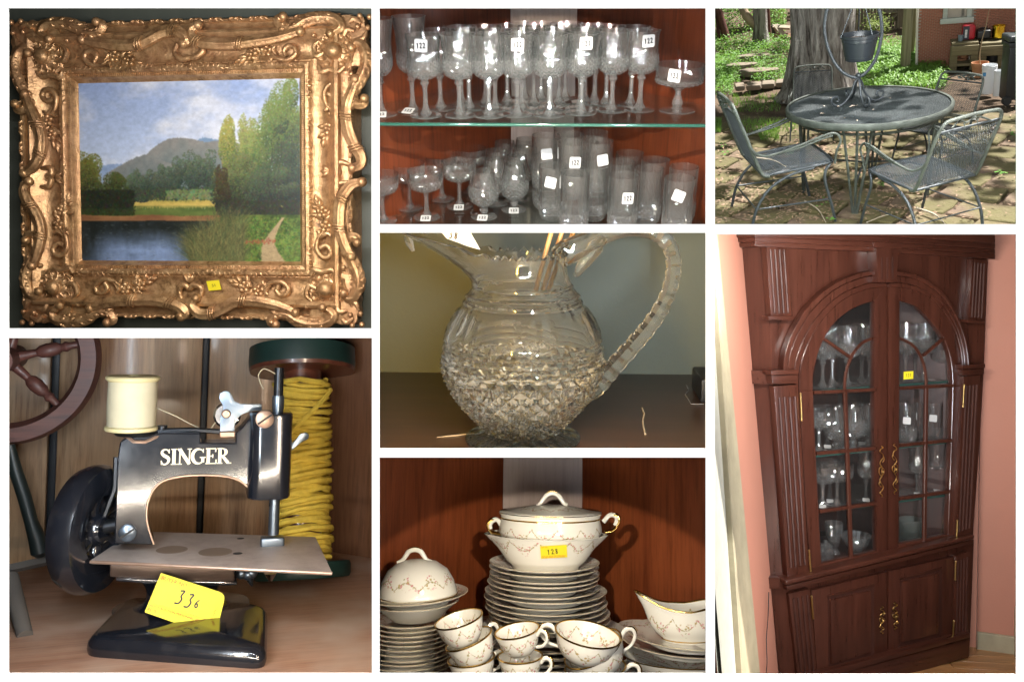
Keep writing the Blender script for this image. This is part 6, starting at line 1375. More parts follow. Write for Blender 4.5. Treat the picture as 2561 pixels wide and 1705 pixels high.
    for q in (-44, 14, 75, 135, 195, 255):
        qa = R_(q); d = Vector((math.cos(qa), 0, math.sin(qa))); L = Ri + .004
        pts = [cW + d * L * t_ for t_ in (.08, .25, .40, .45, .55, .68, .74, .80, .86, 1.0)]; part(sw, 'spoke', tube(pts, [.0055, .0045, .0036, .006, .007, .006, .0036, .0052, .0034, .0036], 14), rw_)
    part(sw, 'hub', tube([cW + Vector((0, -.04, 0)), cW + Vector((0, .04, 0))], .012, 20), rw_)
    blk = plain('dark_green_black_paint', (.010, .016, .015), .45, 0, .3, 20)
    part(sw, 'treadle_rod', tube([Y(x, y, wdp - .03) for x, y in ((45, 505), (70, 620), (110, 740), (140, 850), (165, 920), (180, 985), (182, 1005))], [.004, .0058, .006, .006, .0075, .0082, .004], 14), blk)
    part(sw, 'crossbar', tube([Y(0, 1070, wdp - .05), Y(236, 1018, wdp - .02)], .0045, 4), plain('grey_dusty_wood', (.10, .09, .08), .7, 0, .3, 20)); part(sw, 'leg', tube([G(112, 1362) + Vector((0, 0, .0)), Y(45, 1100, wdp - .06)], [.0062, .0072], 14), plain('grey_dusty_wood', (.10, .09, .08), .7, 0, .3, 20))
    # ---- light
    added_fill_strip(C.rect, 'left', 0, .8, 7, (.80, .90, 1)); added_fill_strip(C.rect, 'top', 0, .7, 5.5, (.86, .93, 1)); added_fill_strip(C.rect, 'right', .2, 1, 7, (1, .80, .60)); added_fill_strip(C.rect, 'bottom', 0, 1, 5, (1, .88, .72))
# ================================================================ 5. cut crystal pitcher
def pitcher_cell():
    global CUR
    rng = random.Random(9)
    Zm = 2.8036; pit = R_(12); dist = .80
    C = CUR = Cell(RECTS['pitcher'], pit, 0, R_(-.3), (0, -dist * math.cos(pit), .095 + dist * math.sin(pit)), 3.4, (1357, 850))
    niche(C.rect, 4.9, (.72, .70, .66), back=True)  # unseen white lining added to bounce light into the crystal
    uv = lambda x, y: (940 + x / Zm, 575 + y / Zm)
    Y = lambda x, y, d=0.0: C.hy(*uv(x, y), d)
    G = lambda x, y, z=0.0: C.hz(*uv(x, y), z)
    foot = G(1056, 1466); by = foot.y; ax = Y(1030, 900, by).x; q = C.mpp(Vector((ax, by, .08))) / Zm
    # table top and wall
    tw = NT('scratched_dark_table'); co = tw.coord((1, 12, 1)); n = tw.noise(co, 4, 6, .6); sc = tw.noise(tw.coord((3, 60, 1), (0, 0, .3)), 4, 3)
    col = tw.ramp(n, [(.3, (.035, .018, .012)), (.7, (.075, .036, .02))]); col = tw.mix(tw.ramp(sc, [(.70, (0, 0, 0)), (.76, (.35, .35, .35))]), col, (.30, .18, .10))
    tw.bsdf(color=col, rough=.30, spec=.5, normal=tw.bump(n, .1, .002))
    wy = G(300, 997).y
    struct('table_top', box(1.6, wy + .6, .03, (0, wy - (wy + .6) / 2, -.015), .001), tw.m)
    struct('wall', box(2.2, .02, 1.2, (0, wy + .012, .5), 0), plain('sage_green_wall', (.155, .175, .145), .6, 0, .05, 5, .15, 260))
    # pitcher
    cg = glass('lead_crystal', (.99, .995, .99), 0.0, 0.02, 1.5)
    pr = [(1390, 276), (1370, 292), (1330, 330), (1290, 372), (1240, 420), (1190, 462), (1140, 497), (1090, 525), (1040, 548), (990, 563), (940, 573), (900, 576), (880, 568), (860, 572), (838, 562), (810, 566), (785, 552), (760, 556), (735, 548), (700, 535), (660, 518), (620, 498), (580, 474), (550, 452), (535, 436), (515, 420), (495, 418), (475, 400), (455, 402), (438, 380), (420, 366), (400, 352), (385, 350), (360, 332), (335, 322), (300, 312), (260, 306), (220, 304), (180, 308), (150, 318)]
    H = lambda zy: Y(1030, zy, by).z
    out = [(r * q, H(zy)) for zy, r in pr]
    # resample finely
    def resamp(pts, step):
        o = []
        for a, b in zip(pts[:-1], pts[1:]):
            L = math.hypot(b[0] - a[0], b[1] - a[1]); k = max(1, int(L / step)); o += [(a[0] + (b[0] - a[0]) * i / k, a[1] + (b[1] - a[1]) * i / k) for i in range(k)]
        return o + [pts[-1]]
    NA = 64; z_top = out[-1][1]; zA, zB = H(1392), H(905); zC, zD = H(735), H(548)
    low = [p_ for p_ in out if p_[1] <= zB]; lowr = resamp(low, .0006); L = [0]
    for a_, b_ in zip(lowr[:-1], lowr[1:]): L.append(L[-1] + math.hypot(b_[0] - a_[0], b_[1] - a_[1]))
    nr = 12; lw = [lowr[min(range(len(L)), key=lambda j: abs(L[j] - L[-1] * k / (nr - 1)))] for k in range(nr)]
    mid = [p_ for p_ in out if zB < p_[1] < zC]; up = [p_ for p_ in out if zC <= p_[1] <= zD]; upr = resamp(up, .0031); hi = resamp([upr[-1]] + [p_ for p_ in out if p_[1] > zD], .0022)[1:]
    outr = lw + resamp([lw[-1]] + mid + [upr[0]], .0016)[1:-1] + upr + hi
    th = .0045; inner = [(max(r - th - (.003 if z < H(1000) else 0), .001), z) for r, z in reversed(out)]; inner = [(r, z) for r, z in inner if z > H(1360)]; inner = resamp(inner, .006) + [(.001, H(1345))]
    no = len(outr); spout_a = math.pi; zs0 = H(400)
    def fn(r, z, a, i):
        if i < no and zC < z < zD:                      # narrow band: fine hatching broken by upright cuts
            sec = (a / (2 * math.pi) * 6 + .12) % 1; kk = int(round(a / (2 * math.pi) * NA)); r += .0009 * (1 if (i + kk) % 2 else -1) if sec < .62 else -.0016 * (kk % 2)
        if z > zs0:                                     # pouring lip on the left, zigzag teeth round the rim
            t = min(1, (z - zs0) / (z_top - zs0)); da = abs((a - spout_a + math.pi) % (2 * math.pi) - math.pi)
            k = max(0, 1 - da / .95); k = k * k * (3 - 2 * k); r += k * (560 * q) * t ** 1.7; z += k * 150 * q * t ** 2
            kh = max(0, 1 - abs((a + math.pi) % (2 * math.pi) - math.pi) / .55); z += kh * kh * 60 * q * t * t
            if t > .86 and da > .6: z -= (t - .86) / .14 * .0042 * (int(round(a / (2 * math.pi) * NA)) % 2)
        return r, z
    pc = thing('pitcher', 'cut crystal glass pitcher with a notched handle and zigzag rim on the dark table', 'pitcher', (ax, by, 0))
    part(pc, 'body', lathe_cut(outr + inner, NA, no, zA - .001, zB + .0005, .0034, 6, fn, 'body', 16), cg)
    # foot with cut petals
    fr = 410 * q; hf = H(1385)
    fp = [(.001, 0), (fr * .96, 0), (fr, .0012), (fr * .995, .003), (fr * .93, .0052), (fr * .80, .0075), (fr * .66, .0095), (fr * .58, .013), (280 * q, hf + .0015), (.001, hf + .002)]
    def ff(r, z, a, i):
        if z > .003 and r > fr * .55: u = tri(a / (2 * math.pi) * 16); z -= .0022 * (1 - u) ** 2 * (1 if r < fr * .97 else .3)
        return r, z
    part(pc, 'foot', lathe(resamp(fp, .003), 128, ff, 'foot', 16), cg)
    # handle
    hp = [(1270, 200), (1330, 165), (1440, 110), (1560, 55), (1680, 12), (1800, -10), (1920, 8), (2020, 62), (2075, 150), (2088, 260), (2072, 370), (2035, 480), (1975, 590), (1900, 695), (1815, 795), (1725, 895), (1640, 990), (1570, 1075), (1500, 1130), (1440, 1150)]
    pts = [Y(x, y, by) - Vector((ax, by, 0)) for x, y in hp]; pts = catmull(pts, 8); n = len(pts); base_r = lerp_list([70, 82, 72, 58, 50, 50, 52, 52, 50, 50, 50, 52, 54, 56, 58, 60, 62, 64, 60, 50], n)
    rad = []; 
    for k in range(n): t_ = k / n; notch = (1 - .14 * (1 - tri((t_ - .30) * 26))) if .30 < t_ < .90 else 1; rad.append(base_r[k] * q * notch * 1.18)
    sq = [(1.0, .45), (.7, .8), (0, .95), (-.7, .8), (-1.0, .45), (-1.0, -.45), (-.7, -.8), (0, -.95), (.7, -.8), (1.0, -.45)]
    part(pc, 'handle', tube(pts, rad, prof=sq, up=(0, 1, 0), name='handle', smooth=20), cg)
    lp = [Y(x, y, by) - Vector((ax, by, 0)) for x, y in [(1600, 45), (1540, 120), (1490, 190), (1440, 260), (1410, 315), (1385, 300)]]; part(pc, 'handle_leaf', tube(catmull(lp, 5), lerp_list([20 * q, 60 * q, 55 * q, 40 * q, 18 * q, 8 * q], 26), prof=[(x_ * .5, y_) for x_, y_ in sq], up=(0, 1, 0), smooth=30), cg)
    lp = [Y(x, y, by) - Vector((ax, by, 0)) for x, y in [(215, 40), (235, 90), (262, 150)]]; part(pc, 'lip_curl', tube(catmull(lp, 4), lerp_list([18 * q, 28 * q, 14 * q], 9), 12), cg)
    # paper tag 38 on the rim
    wp = plain('white_tag', (.62, .61, .59), .6, 0, .02); tg = thing('price_tag', 'white price tag with the number 38 stuck inside the rim of the pitcher', 'price tag')
    c4 = [Y(x, y, by - .028) for x, y in [(440, -5), (650, -5), (733, 140), (640, 112), (500, 62)]]; c4m = [(p.x, p.z) for p in c4]; part(tg, 'paper', prism(c4m, .0004, 'y', by - .028), wp)
    pn = Y(545, 38, by - .0288); part(tg, 'number', number_mesh('38', 44 * q, 34 * q, .2), plain('black_ink', (.012, .012, .014), .5), loc=pn, rot=(0, R_(8), 0)); part(tg, 'printed_line', box(46 * q, .0002, 5 * q, (0, 0, 0), 0), plain('grey_print', (.45, .45, .48), .6), loc=Y(605, 62, by - .0288), rot=(0, R_(12), 0))
    # wooden sticks standing in the pitcher
    for k, (x0, y0, x1, y1) in enumerate([(1120, 420, 1250, -60), (1170, 420, 1330, -60), (1200, 430, 1420, -60)]):
        single('wooden_stick', ['left wooden stick leaning in the pitcher', 'middle wooden stick leaning in the pitcher', 'right wooden stick leaning in the pitcher'][k], 'stick', tube([Y(x0, y0, by + .005 * k), Y(x1, y1, by + .012 * k)], 16 * q, 12), wood('honey_wood', (.55, .30, .11), (.70, .42, .18), 'z', 3, .4), group='sticks in the pitcher')
    # bits on the table, black box at the right
    p = G(2330, 1215); single('black_box', 'black box edge at the right end of the table', 'box', box(.04, .06, .026, (.012, .03, .013), .003), plain('matt_black', (.01, .01, .011), .5), p)
    fib = plain('pale_fibre', (.40, .32, .22), .8)
    single('straw', 'curved straw-coloured splinter on the table right of the foot', 'straw', tube([G(x, y, .0012) for x, y in [(1868, 1248), (1884, 1290), (1872, 1340), (1878, 1385), (1890, 1430)]], .0010, 6), fib)
    single('hair', 'thin crinkled fibre on the table near the right edge', 'fibre', tube([G(x, y, .0005) for x, y in [(2175, 1085), (2195, 1120), (2168, 1155), (2195, 1190), (2210, 1220), (2300, 1220)]], .0003, 5), plain('grey_fibre', (.35, .35, .37), .8))
    single('scratch_splinter', 'pale splinter lying on the table left of the foot', 'splinter', tube([G(430, 1452, .0006), G(560, 1440, .0006), G(650, 1428, .0006)], [.0003, .0008, .0004], 5), fib)
    # light: warm lamp at the left, cool daylight at the right
    added_fill_strip(C.rect, 'left', .0, 1, 18, (1, .55, .05)); added_fill_strip(C.rect, 'right', 0, 1, 13, (.80, .92, 1)); added_fill_strip(C.rect, 'top', .3, .95, 13, (.92, .96, 1)); added_fill_strip(C.rect, 'bottom', 0, .6, 7, (1, .72, .35))
# ================================================================ 6. flowered porcelain with gold rims
def porcelain(name, n=8, zc=.03, amp=.012, radial=False, size=.004, inner=False):
    if name in _M: return _M[name]
    t = NT(name); tc = t.n('TexCoord'); sx = t.n('SeparateXYZ', {0: tc.outputs['Object']})
    ang = t.math('ARCTAN2', sx.outputs[1], sx.outputs[0]); s = t.math('FRACT', t.math('ADD', t.math('MULTIPLY', ang, n / (2 * math.pi)), 10.0))
    if radial:
        rr = t.math('SQRT', t.math('ADD', t.math('MULTIPLY', sx.outputs[0], sx.outputs[0]), t.math('MULTIPLY', sx.outputs[1], sx.outputs[1]))); h = rr
    else: h = sx.outputs[2]
    sw = t.math('MULTIPLY', t.math('SINE', t.math('MULTIPLY', s, math.pi)), amp)
    d = t.math('ABSOLUTE', t.math('SUBTRACT', h, t.math('SUBTRACT', zc, sw)))
    nz = t.noise(t.coord(), 260, 3); dn = t.math('ADD', d, t.math('MULTIPLY', t.math('SUBTRACT', nz, .5), size * 1.3))
    vine = t.ramp(t.math('DIVIDE', dn, size), [(.12, (1, 1, 1)), (.30, (0, 0, 0))])
    vo = t.n('TexVoronoi', {'Vector': t.n('VectorMath', {0: tc.outputs['Object'], 1: t.n('VectorMath', {0: t.n('TexNoise', {'Vector': tc.outputs['Object'], 'Scale': 300}).outputs[1], 'Scale': size * .9}, operation='SCALE').outputs[0]}, operation='ADD').outputs[0], 'Scale': .95 / size})
    side = t.math('SUBTRACT', t.math('MULTIPLY', t.math('ABSOLUTE', t.math('SUBTRACT', s, .5)), 2.0), 0.0)
    wid = t.math('ADD', t.math('MULTIPLY', t.math('POWER', t.math('SUBTRACT', 1.0, side), 2.0), 2.6), .9)      # sprays are widest in the middle of each swag
    near = t.ramp(t.math('DIVIDE', t.math('DIVIDE', d, size), wid), [(.55, (1, 1, 1)), (1.0, (0, 0, 0))])
    bl = t.math('MULTIPLY', t.ramp(vo.outputs['Distance'], [(.34, (1, 1, 1)), (.50, (0, 0, 0))]), near); pk = t.n('SeparateColor', {0: vo.outputs['Color']})
    bl = t.math('MULTIPLY', bl, t.ramp(pk.outputs[0], [(.20, (0, 0, 0)), (.24, (1, 1, 1))]))
    c = t.mix(t.math('MULTIPLY', vine, .75), (.78, .735, .64), (.36, .29, .12)); c = t.mix(t.math('MULTIPLY', bl, .9), c, t.ramp(pk.outputs[1], [(.45, (.60, .24, .24)), (.5, (.33, .29, .11)), (.75, (.45, .31, .12))]))
    t.bsdf(color=c, rough=.14, coat=.6, coatr=.05, spec=.5); _M[name] = t.m; return t.m
def china_cell():
    global CUR
    rng = random.Random(21)
    Zm = 2.8; a0 = R_(13.7); d0 = 1.75
    C = CUR = Cell(RECTS['china'], R_(10.5), 0, R_(-.4), (-.006, -d0 * math.cos(a0), d0 * math.sin(a0)), 1.55, (1357, 1413))
    niche(C.rect, 4.3, (.03, .018, .013), back=True)
    uv = lambda x, y: (940 + x / Zm, 1135 + y / Zm)
    Y = lambda x, y, d=0.0: C.hy(*uv(x, y), d)
    G = lambda x, y, z=0.0: C.hz(*uv(x, y), z)
    q = C.mpp(Vector((0, 0, .05))) / Zm
    mah = wood('red_mahogany_dark', (.19, .040, .012), (.32, .078, .022), 'z', 1.0, .32, .5, .8, .05); mah_s = wood('glare_toned_back_panel', (.40, .29, .25), (.50, .38, .33), 'z', 1.0, .42, .15, .35, .03)  # glare of the centre panel is put into its pale colour
    cup_ = thing('corner_cupboard', 'dark red mahogany cupboard interior behind the stacked porcelain', 'cupboard'); yb = .33; xc = abs(Y(1445, 330, yb).x - Y(890, 330, yb).x) / 2; xm = (Y(1445, 330, yb).x + Y(890, 330, yb).x) / 2
    def slab(x0, y0, x1, y1, th=.012, zb=-.3, zt=.62):
        d = Vector((x1 - x0, y1 - y0, 0)); n = Vector((-d.y, d.x, 0)).normalized() * th
        return prism([(x0, y0), (x1, y1), (x1 + n.x, y1 + n.y), (x0 + n.x, y0 + n.y)], zt - zb, 'z', zb, 0)
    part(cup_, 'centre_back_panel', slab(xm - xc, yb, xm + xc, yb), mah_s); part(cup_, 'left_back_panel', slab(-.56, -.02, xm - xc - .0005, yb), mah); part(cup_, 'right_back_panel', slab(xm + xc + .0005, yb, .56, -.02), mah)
    part(cup_, 'shelf', prism([(-.56, -.42), (.56, -.42), (.56, -.02), (xm + xc, yb), (xm - xc, yb), (-.56, -.02)], .02, 'z', -.118, .001), plain('dark_shelf', (.012, .010, .010), .25, 0, .3, 20))
    part(cup_, 'upper_shelf_rail', prism([(-.56, -.20), (.56, -.20), (.56, -.02), (xm + xc, yb), (xm - xc, yb), (-.56, -.02)], .018, 'z', Y(1200, -60, -.2).z + .05, .001), mah)
    P_up = porcelain('porcelain_cup', 7, .043, .016, False, .0042); P_bowl = porcelain('porcelain_bowl', 11, .058, .016, False, .0042); P_rim = porcelain('porcelain_plate_rim', 12, .108, .012, True, .004); P_tur = porcelain('porcelain_tureen', 13, .034, .018, False, .0042); P_dome = porcelain('porcelain_dome', 9, .020, -.014, False, .0050); white = porcelain('porcelain_white', 8, 9.0)
    gold = plain('gold_band', (.72, .46, .13), .22, 1.0, .08, 50)
    def ring(o, r, z, t=.0008, sy=1.0, m=None): 
        part(o, 'gold_rim', tube([(r * math.cos(a), r * sy * math.sin(a), z) for a in [2 * math.pi * k / 56 for k in range(56)]], t, 6, 'gold_rim', closed=True), m or gold)
    cream_rim = plain('pale_gold_line', (.62, .52, .36), .3, .3)
    def plate_mesh(r): return lathe([(.0001, .0025), (r * .58, .0025), (r * .60, 0), (r * .62, 0), (r * .63, .004), (r * .74, .0095), (r * .985, .0165), (r, .0178), (r * .995, .0195), (r * .97, .0187), (r * .73, .0125), (r * .66, .0065), (.0001, .006)], 72, None, 'plate', 40)
    pm = {}
    def plate(r, loc, lab, grp, rot=(0, 0, 0)):
        k = round(r, 4)
        if k not in pm:
            pm[k] = plate_mesh(r)
            pm[k].materials.append(porcelain('plate_%d' % int(r * 1e4), 12, r * .93, r * .10, True, .004))
        o = thing('plate', lab, 'plate', loc, rot, 1.0, grp); part(o, 'dish', pm[k], None, rot=(0, 0, rng.random())); ring(o, r * .999, .0188, .0009, 1, cream_rim); return o
    # centre stack
    cx = Y(1190, 900, 0).x
    zt = [Y(1190, 752 + 34 * k, 0).z for k in range(6)]; rs = 384 * q
    zl = [Y(1190, 950 + 38 * k, 0).z for k in range(6)]; rl = 424 * q
    names = ['top', 'second', 'third', 'fourth', 'fifth', 'sixth']
    for k in range(6): plate(rs, (cx + rng.uniform(-.004, .003) - .001 * k, rng.uniform(-.003, .003), zt[k] - .019 + rng.uniform(-.0012, .0012)), '%s of the smaller plates in the centre stack, counted from above' % names[k].capitalize(), 'smaller plates of the centre stack')
    for k in range(6): plate(rl, (cx + .001 * k + rng.uniform(-.004, .004), rng.uniform(-.003, .003), zl[k] - .019 + rng.uniform(-.0012, .0012)), '%s of the larger plates in the centre stack, counted from above' % names[k].capitalize(), 'larger plates of the centre stack')
    plate(462 * q, (cx + .006, 0, zl[5] - .034), 'Wide platter directly under the centre plate stack', 'platters'); plate(575 * q, (cx, .03, zl[5] - .05), 'Widest platter near the bottom of the centre stack', 'platters')
    for k in range(4): plate(470 * q, (cx, .01, zl[5] - .062 - k * .011), 'platter hidden low in the centre stack', 'platters low in the centre stack')
    # open oval bowl and covered tureen on top of the stack
    zb0 = zt[0] - .0125; sy = .74; ob = thing('vegetable_bowl', 'open oval porcelain bowl with a yellow ticket on top of the plate stack', 'bowl', (cx, 0, zb0))
    hB = Y(1200, 560, 0).z - zb0; rB = 398 * q
    bpr = [(.0001, .002), (.56 * rB, .002), (.575 * rB, 0), (.59 * rB, .002), (.60 * rB, hB * .10), (.72 * rB, hB * .28), (.86 * rB, hB * .62), (.96 * rB, hB * .92), (1.0 * rB, hB), (.985 * rB, hB * 1.01), (.93 * rB, hB * .92), (.70 * rB, hB * .32), (.5 * rB, hB * .14), (.0001, hB * .12)]
    me = lathe(bpr, 72, lambda r, z, a, i: (r * (1 + (.10 * max(0, abs(math.cos(a)) - .93) / .07 if z > hB * .9 else 0)), z), 'bowl', 40); me.materials.append(P_bowl); b_ = part(ob, 'basin', me, None, scale=(1, sy, 1)); ring(ob, rB * .575, .004, .0010, sy)
    ring(ob, rB, hB, .0013, sy, white)
    zt0 = zb0 + hB * .72; tu = thing('covered_tureen', 'oval covered porcelain tureen with gold loop handles standing in the open bowl', 'tureen', (cx + .008, 0, zt0))
    hT = Y(1240, 415, 0).z - zt0; rT = 366 * q
    tpr = [(.0001, 0), (.62 * rT, 0), (.80 * rT, hT * .10), (.95 * rT, hT * .25), (1.0 * rT, hT * .42), (.985 * rT, hT * .62), (.955 * rT, hT * .80), (.962 * rT, hT * .97), (.93 * rT, hT * .97), (.90 * rT, hT * .8), (.0001, hT * .4)]
    me = lathe(tpr, 72, None, 'tureen', 50); me.materials.append(porcelain('porcelain_tureen', 13, hT * .66, hT * .28, False, .0042)); part(tu, 'body', me, None, scale=(1, sy, 1)); ring(tu, rT * .965, hT * .86, .0016, sy)
    ld = thing('tureen_lid', 'domed porcelain lid with an arched handle on the tureen', 'lid', (cx + .008, 0, zt0 + hT * .975))
    hL = Y(1240, 352, 0).z - (zt0 + hT); lpr = [(rT * .985, 0), (rT * 1.0, .003), (rT * .97, .006), (rT * .80, hL * .40), (rT * .55, hL * .75), (rT * .30, hL * .96), (.0001, hL * 1.02)]
    me = lathe(lpr, 72, None, 'lid', 50); me.materials.append(porcelain('porcelain_lid', 12, rT * .66, rT * .16, True, .0042)); part(ld, 'dome', me, None, scale=(1, sy, 1)); ring(ld, rT * .99, .0035, .0010, sy)
    hx = [(1128, 362), (1150, 345), (1175, 312), (1200, 285), (1235, 274), (1270, 285), (1295, 312), (1318, 345), (1342, 355)]
    pts = catmull([Y(x, y, 0) - Vector((cx + .008, 0, zt0 + hT * .975)) for x, y in hx], 5); part(ld, 'handle', tube(pts, lerp_list([.003, .0042, .0042, .0042, .003], len(pts)), 10), white); part(ld, 'gold_line', tube([p + Vector((0, 0, .0042)) for p in pts[4:-4]], .0012, 6), gold)
    for s, pp in ((-1, [(885, 560), (815, 545), (785, 500), (800, 465), (835, 455), (868, 495)]), (1, [(1600, 545), (1660, 530), (1700, 470), (1690, 430), (1650, 425), (1605, 470)])):
        pts = catmull([Y(x, y, 0) - Vector((cx + .008, 0, zt0)) for x, y in pp], 5); part(tu, 'loop_handle', tube(pts, lerp_list([.006, .008, .0095, .008, .0055], len(pts)), prof=[(.45 * math.cos(a), 1.6 * math.sin(a)) for a in [2 * math.pi * k / 14 for k in range(14)]], up=(1, 0, 0)), gold if True else white)
        part(tu, 'handle_lining', tube([p + Vector((-s * .004, -.008, 0)) for p in pts[8:]], .0045, 8), white)
    # ticket 128
    yl = -rB * sy * .86; o_ = Y(1246, 683, yl - .004); tk = thing('lot_ticket', 'yellow lot ticket numbered 128 stuck on the open oval bowl', 'ticket', o_, (R_(24), R_(-4), 0))
    wd, ht = 178 * q, 96 * q; part(tk, 'paper', box(wd, .0004, ht, (0, 0, 0), 0), plain('yellow_ticket', (.80, .66, .02), .6, 0, .04)); part(tk, 'number', number_mesh('128', ht * .40, ht * .28, .13), plain('black_ink', (.012, .012, .014), .5), loc=(-wd * .04, -.0004, ht * .02), rot=(0, R_(-5), 0))
    rp = plain('red_print', (.55, .12, .03), .6, 0, .02)
    def txt(s_, width, x, z): me = text_mesh(s_, 1.0, .01, 'LEFT'); xs_ = [v.co.x for v in me.vertices]; k = width / (max(xs_) - min(xs_)); part(tk, 'print', me, rp, loc=(x, -.0004, z), scale=(k, .01, k))
    txt('LOT NO.', wd * .26, -wd * .48, ht * .40); txt('THIS LOT SOLD FOR CASH ONLY', wd * .92, -wd * .47, -ht * .33); txt('NO RETURNS AT AUCTION', wd * .86, -wd * .47, -ht * .43)
    # left stack: bowls and plates under a covered dish
    lx = 285; yL = -.02; r1 = 322 * q
    for k, (zy, r) in enumerate([(1500, 345), (1468, 335), (1432, 318), (1400, 300), (1372, 296), (1345, 292), (1310, 288), (1275, 284), (1245, 280), (1215, 276), (1185, 272), (1155, 268), (1125, 262)]):
        p = Y(lx - 60 + k * 2, zy - 25, yL); plate(r * q, (p.x, yL + rng.uniform(-.003, .003), p.z - .019 - .012), 'plate in the tall left stack under the soup bowls', 'plates of the left stack', (0, R_(-1.5), 0))
    for k, (zy, r, lab) in enumerate([(1075, 300, 'lower soup bowl on top of the left plate stack'), (1020, 288, 'upper soup bowl on top of the left plate stack')]):
        p = Y(lx, zy - 35, yL); R0 = r * q; o = thing('soup_bowl', lab, 'bowl', (p.x, yL, p.z - .03), (0, R_(-3), 0), 1, 'soup bowls of the left stack'); me = lathe([(.0001, .002), (R0 * .5, 0), (R0 * .6, .004), (R0 * .78, .018), (R0, .032), (R0 * .99, .034), (R0 * .75, .021), (R0 * .5, .008), (.0001, .006)], 64, None, 'soup_bowl', 50); part(o, 'dish', me, white); ring(o, R0, .033, .0009, 1, cream_rim)
    p = Y(lx + 10, 955, yL); R0 = 352 * q; plate(R0, (p.x, yL, p.z - .024), 'rimmed saucer plate under the domed cover at the left', 'plates of the left stack', (0, R_(-4), 0))
    dm = thing('domed_cover', 'domed porcelain cover with an arched handle on top of the left stack', 'cover', (p.x, yL, p.z - .008), (0, R_(-2), 0)); Rd = 272 * q; Hd = Y(lx, 735, yL).z - (p.z - .008)
    me = lathe([(Rd, 0), (Rd * 1.01, .003), (Rd * .985, Hd * .18), (Rd * .92, Hd * .42), (Rd * .76, Hd * .72), (Rd * .48, Hd * .93), (Rd * .2, Hd * .995), (.0001, Hd)], 72, None, 'dome', 60); me.materials.append(porcelain('porcelain_dome', 9, Hd * .10, -Hd * .30, False, .0055)); part(dm, 'dome', me, None); ring(dm, Rd * 1.01, .002, .0012)
    hx = [(150, 760), (185, 742), (210, 710), (232, 680), (272, 668), (312, 680), (336, 712), (358, 740), (392, 752)]
    Mi = (Matrix.Translation((p.x, yL, p.z - .008)) @ Matrix.Rotation(R_(-2), 4, 'Y')).inverted(); pts = catmull([Mi @ Y(x, y, yL) for x, y in hx], 5); part(dm, 'handle', tube(pts, lerp_list([.003, .0045, .0048, .0045, .003], len(pts)), 10), white); part(dm, 'gold_line', tube([w + Vector((0, -.001, .0046)) for w in pts[5:-5]], .0010, 6), gold)
    # cups
    def cup(rim, w, rot, lab, depth, handles, low=False, grp='stacked cups'):
        R0 = w / 2 * (C.mpp(Y(*rim, depth)) / Zm); H0 = R0 * (1.08 if not low else .86)
        E = Euler((R_(rot[0]), R_(rot[1]), R_(rot[2]) if len(rot) > 2 else 0)); c = Y(*rim, depth) - E.to_matrix() @ Vector((0, 0, H0))
        o = thing('cup', lab, 'cup', c, tuple(E), 1, grp)
        me = lathe([(.0001, .002), (R0 * .46, .002), (R0 * .48, 0), (R0 * .51, .002), (R0 * .53, H0 * .05), (R0 * .72, H0 * .22), (R0 * .87, H0 * .48), (R0 * .955, H0 * .78), (R0, H0), (R0 * .975, H0 * 1.005), (R0 * .92, H0 * .78), (R0 * .83, H0 * .48), (R0 * .66, H0 * .24), (R0 * .4, H0 * .10), (.0001, H0 * .09)], 56, None, 'cup', 60)
        me.materials.append(porcelain('porcelain_cup_%d' % int(R0 * 1e4), 8, H0 * .80, H0 * .36, False, .0046)); part(o, 'bowl', me, None, rot=(0, 0, rng.random() * 3)); ring(o, R0 * .992, H0 * 1.0, .0016)
        for a in handles:
            a = R_(a); d = Vector((math.cos(a), math.sin(a), 0)); pts = catmull([d * R0 * .95 + Vector((0, 0, H0 * .78)), d * R0 * 1.16 + Vector((0, 0, H0 * .98)), d * R0 * 1.38 + Vector((0, 0, H0 * .90)), d * R0 * 1.40 + Vector((0, 0, H0 * .62)), d * R0 * 1.15 + Vector((0, 0, H0 * .36)), d * R0 * .80 + Vector((0, 0, H0 * .30))], 6); n = len(pts)
            h_ = part(o, 'handle', tube(pts, lerp_list([.0028, .0040, .0036, .0030, .0028, .0026], n), 10), white); part(h_, 'gold_line', tube([p_ + d * .0028 + Vector((0, 0, .0012)) for p_ in pts[2:n // 2 + 4]], .0022, 8), gold)
        return o
    D = -.17
    cup((580, 1152), 342, (7, -15), 'top cup of the left cup stack, tilted to the left', D, [])
    cup((650, 1292), 345, (5, -22), 'middle cup of the left cup stack, handle to the right', D, [38]); cup((668, 1428), 330, (4, -7), 'bottom cup of the left cup stack, cut off below', D, [25])
    cup((988, 1232), 316, (6, -11), 'upper cup of the middle cup stack, gold handle to the right', D - .005, [-25]); cup((1010, 1412), 315, (3, -3), 'lower cup of the middle cup stack', D - .005, [-15])
    cup((1484, 1256), 462, (8, 9), 'wide two-handled cup on top of the right stack', D - .02, [172], True); cup((1520, 1360), 440, (12, -27), 'wide cup tilted under the top cup of the right stack', D, [8], True); cup((1535, 1492), 430, (4, -6), 'wide cup at the bottom of the right stack, handle to the right', D, [0], True)
    # right: gravy boat on plates and an oval bowl
    gx = 2150; yR = -.04
    p = Y(gx, 1470, yR); R0 = 400 * q; ov = thing('oval_bowl', 'oval porcelain bowl under the gravy boat plates at the right', 'bowl', (p.x, yR, p.z - .02)); hO = 130 * q * 1.02
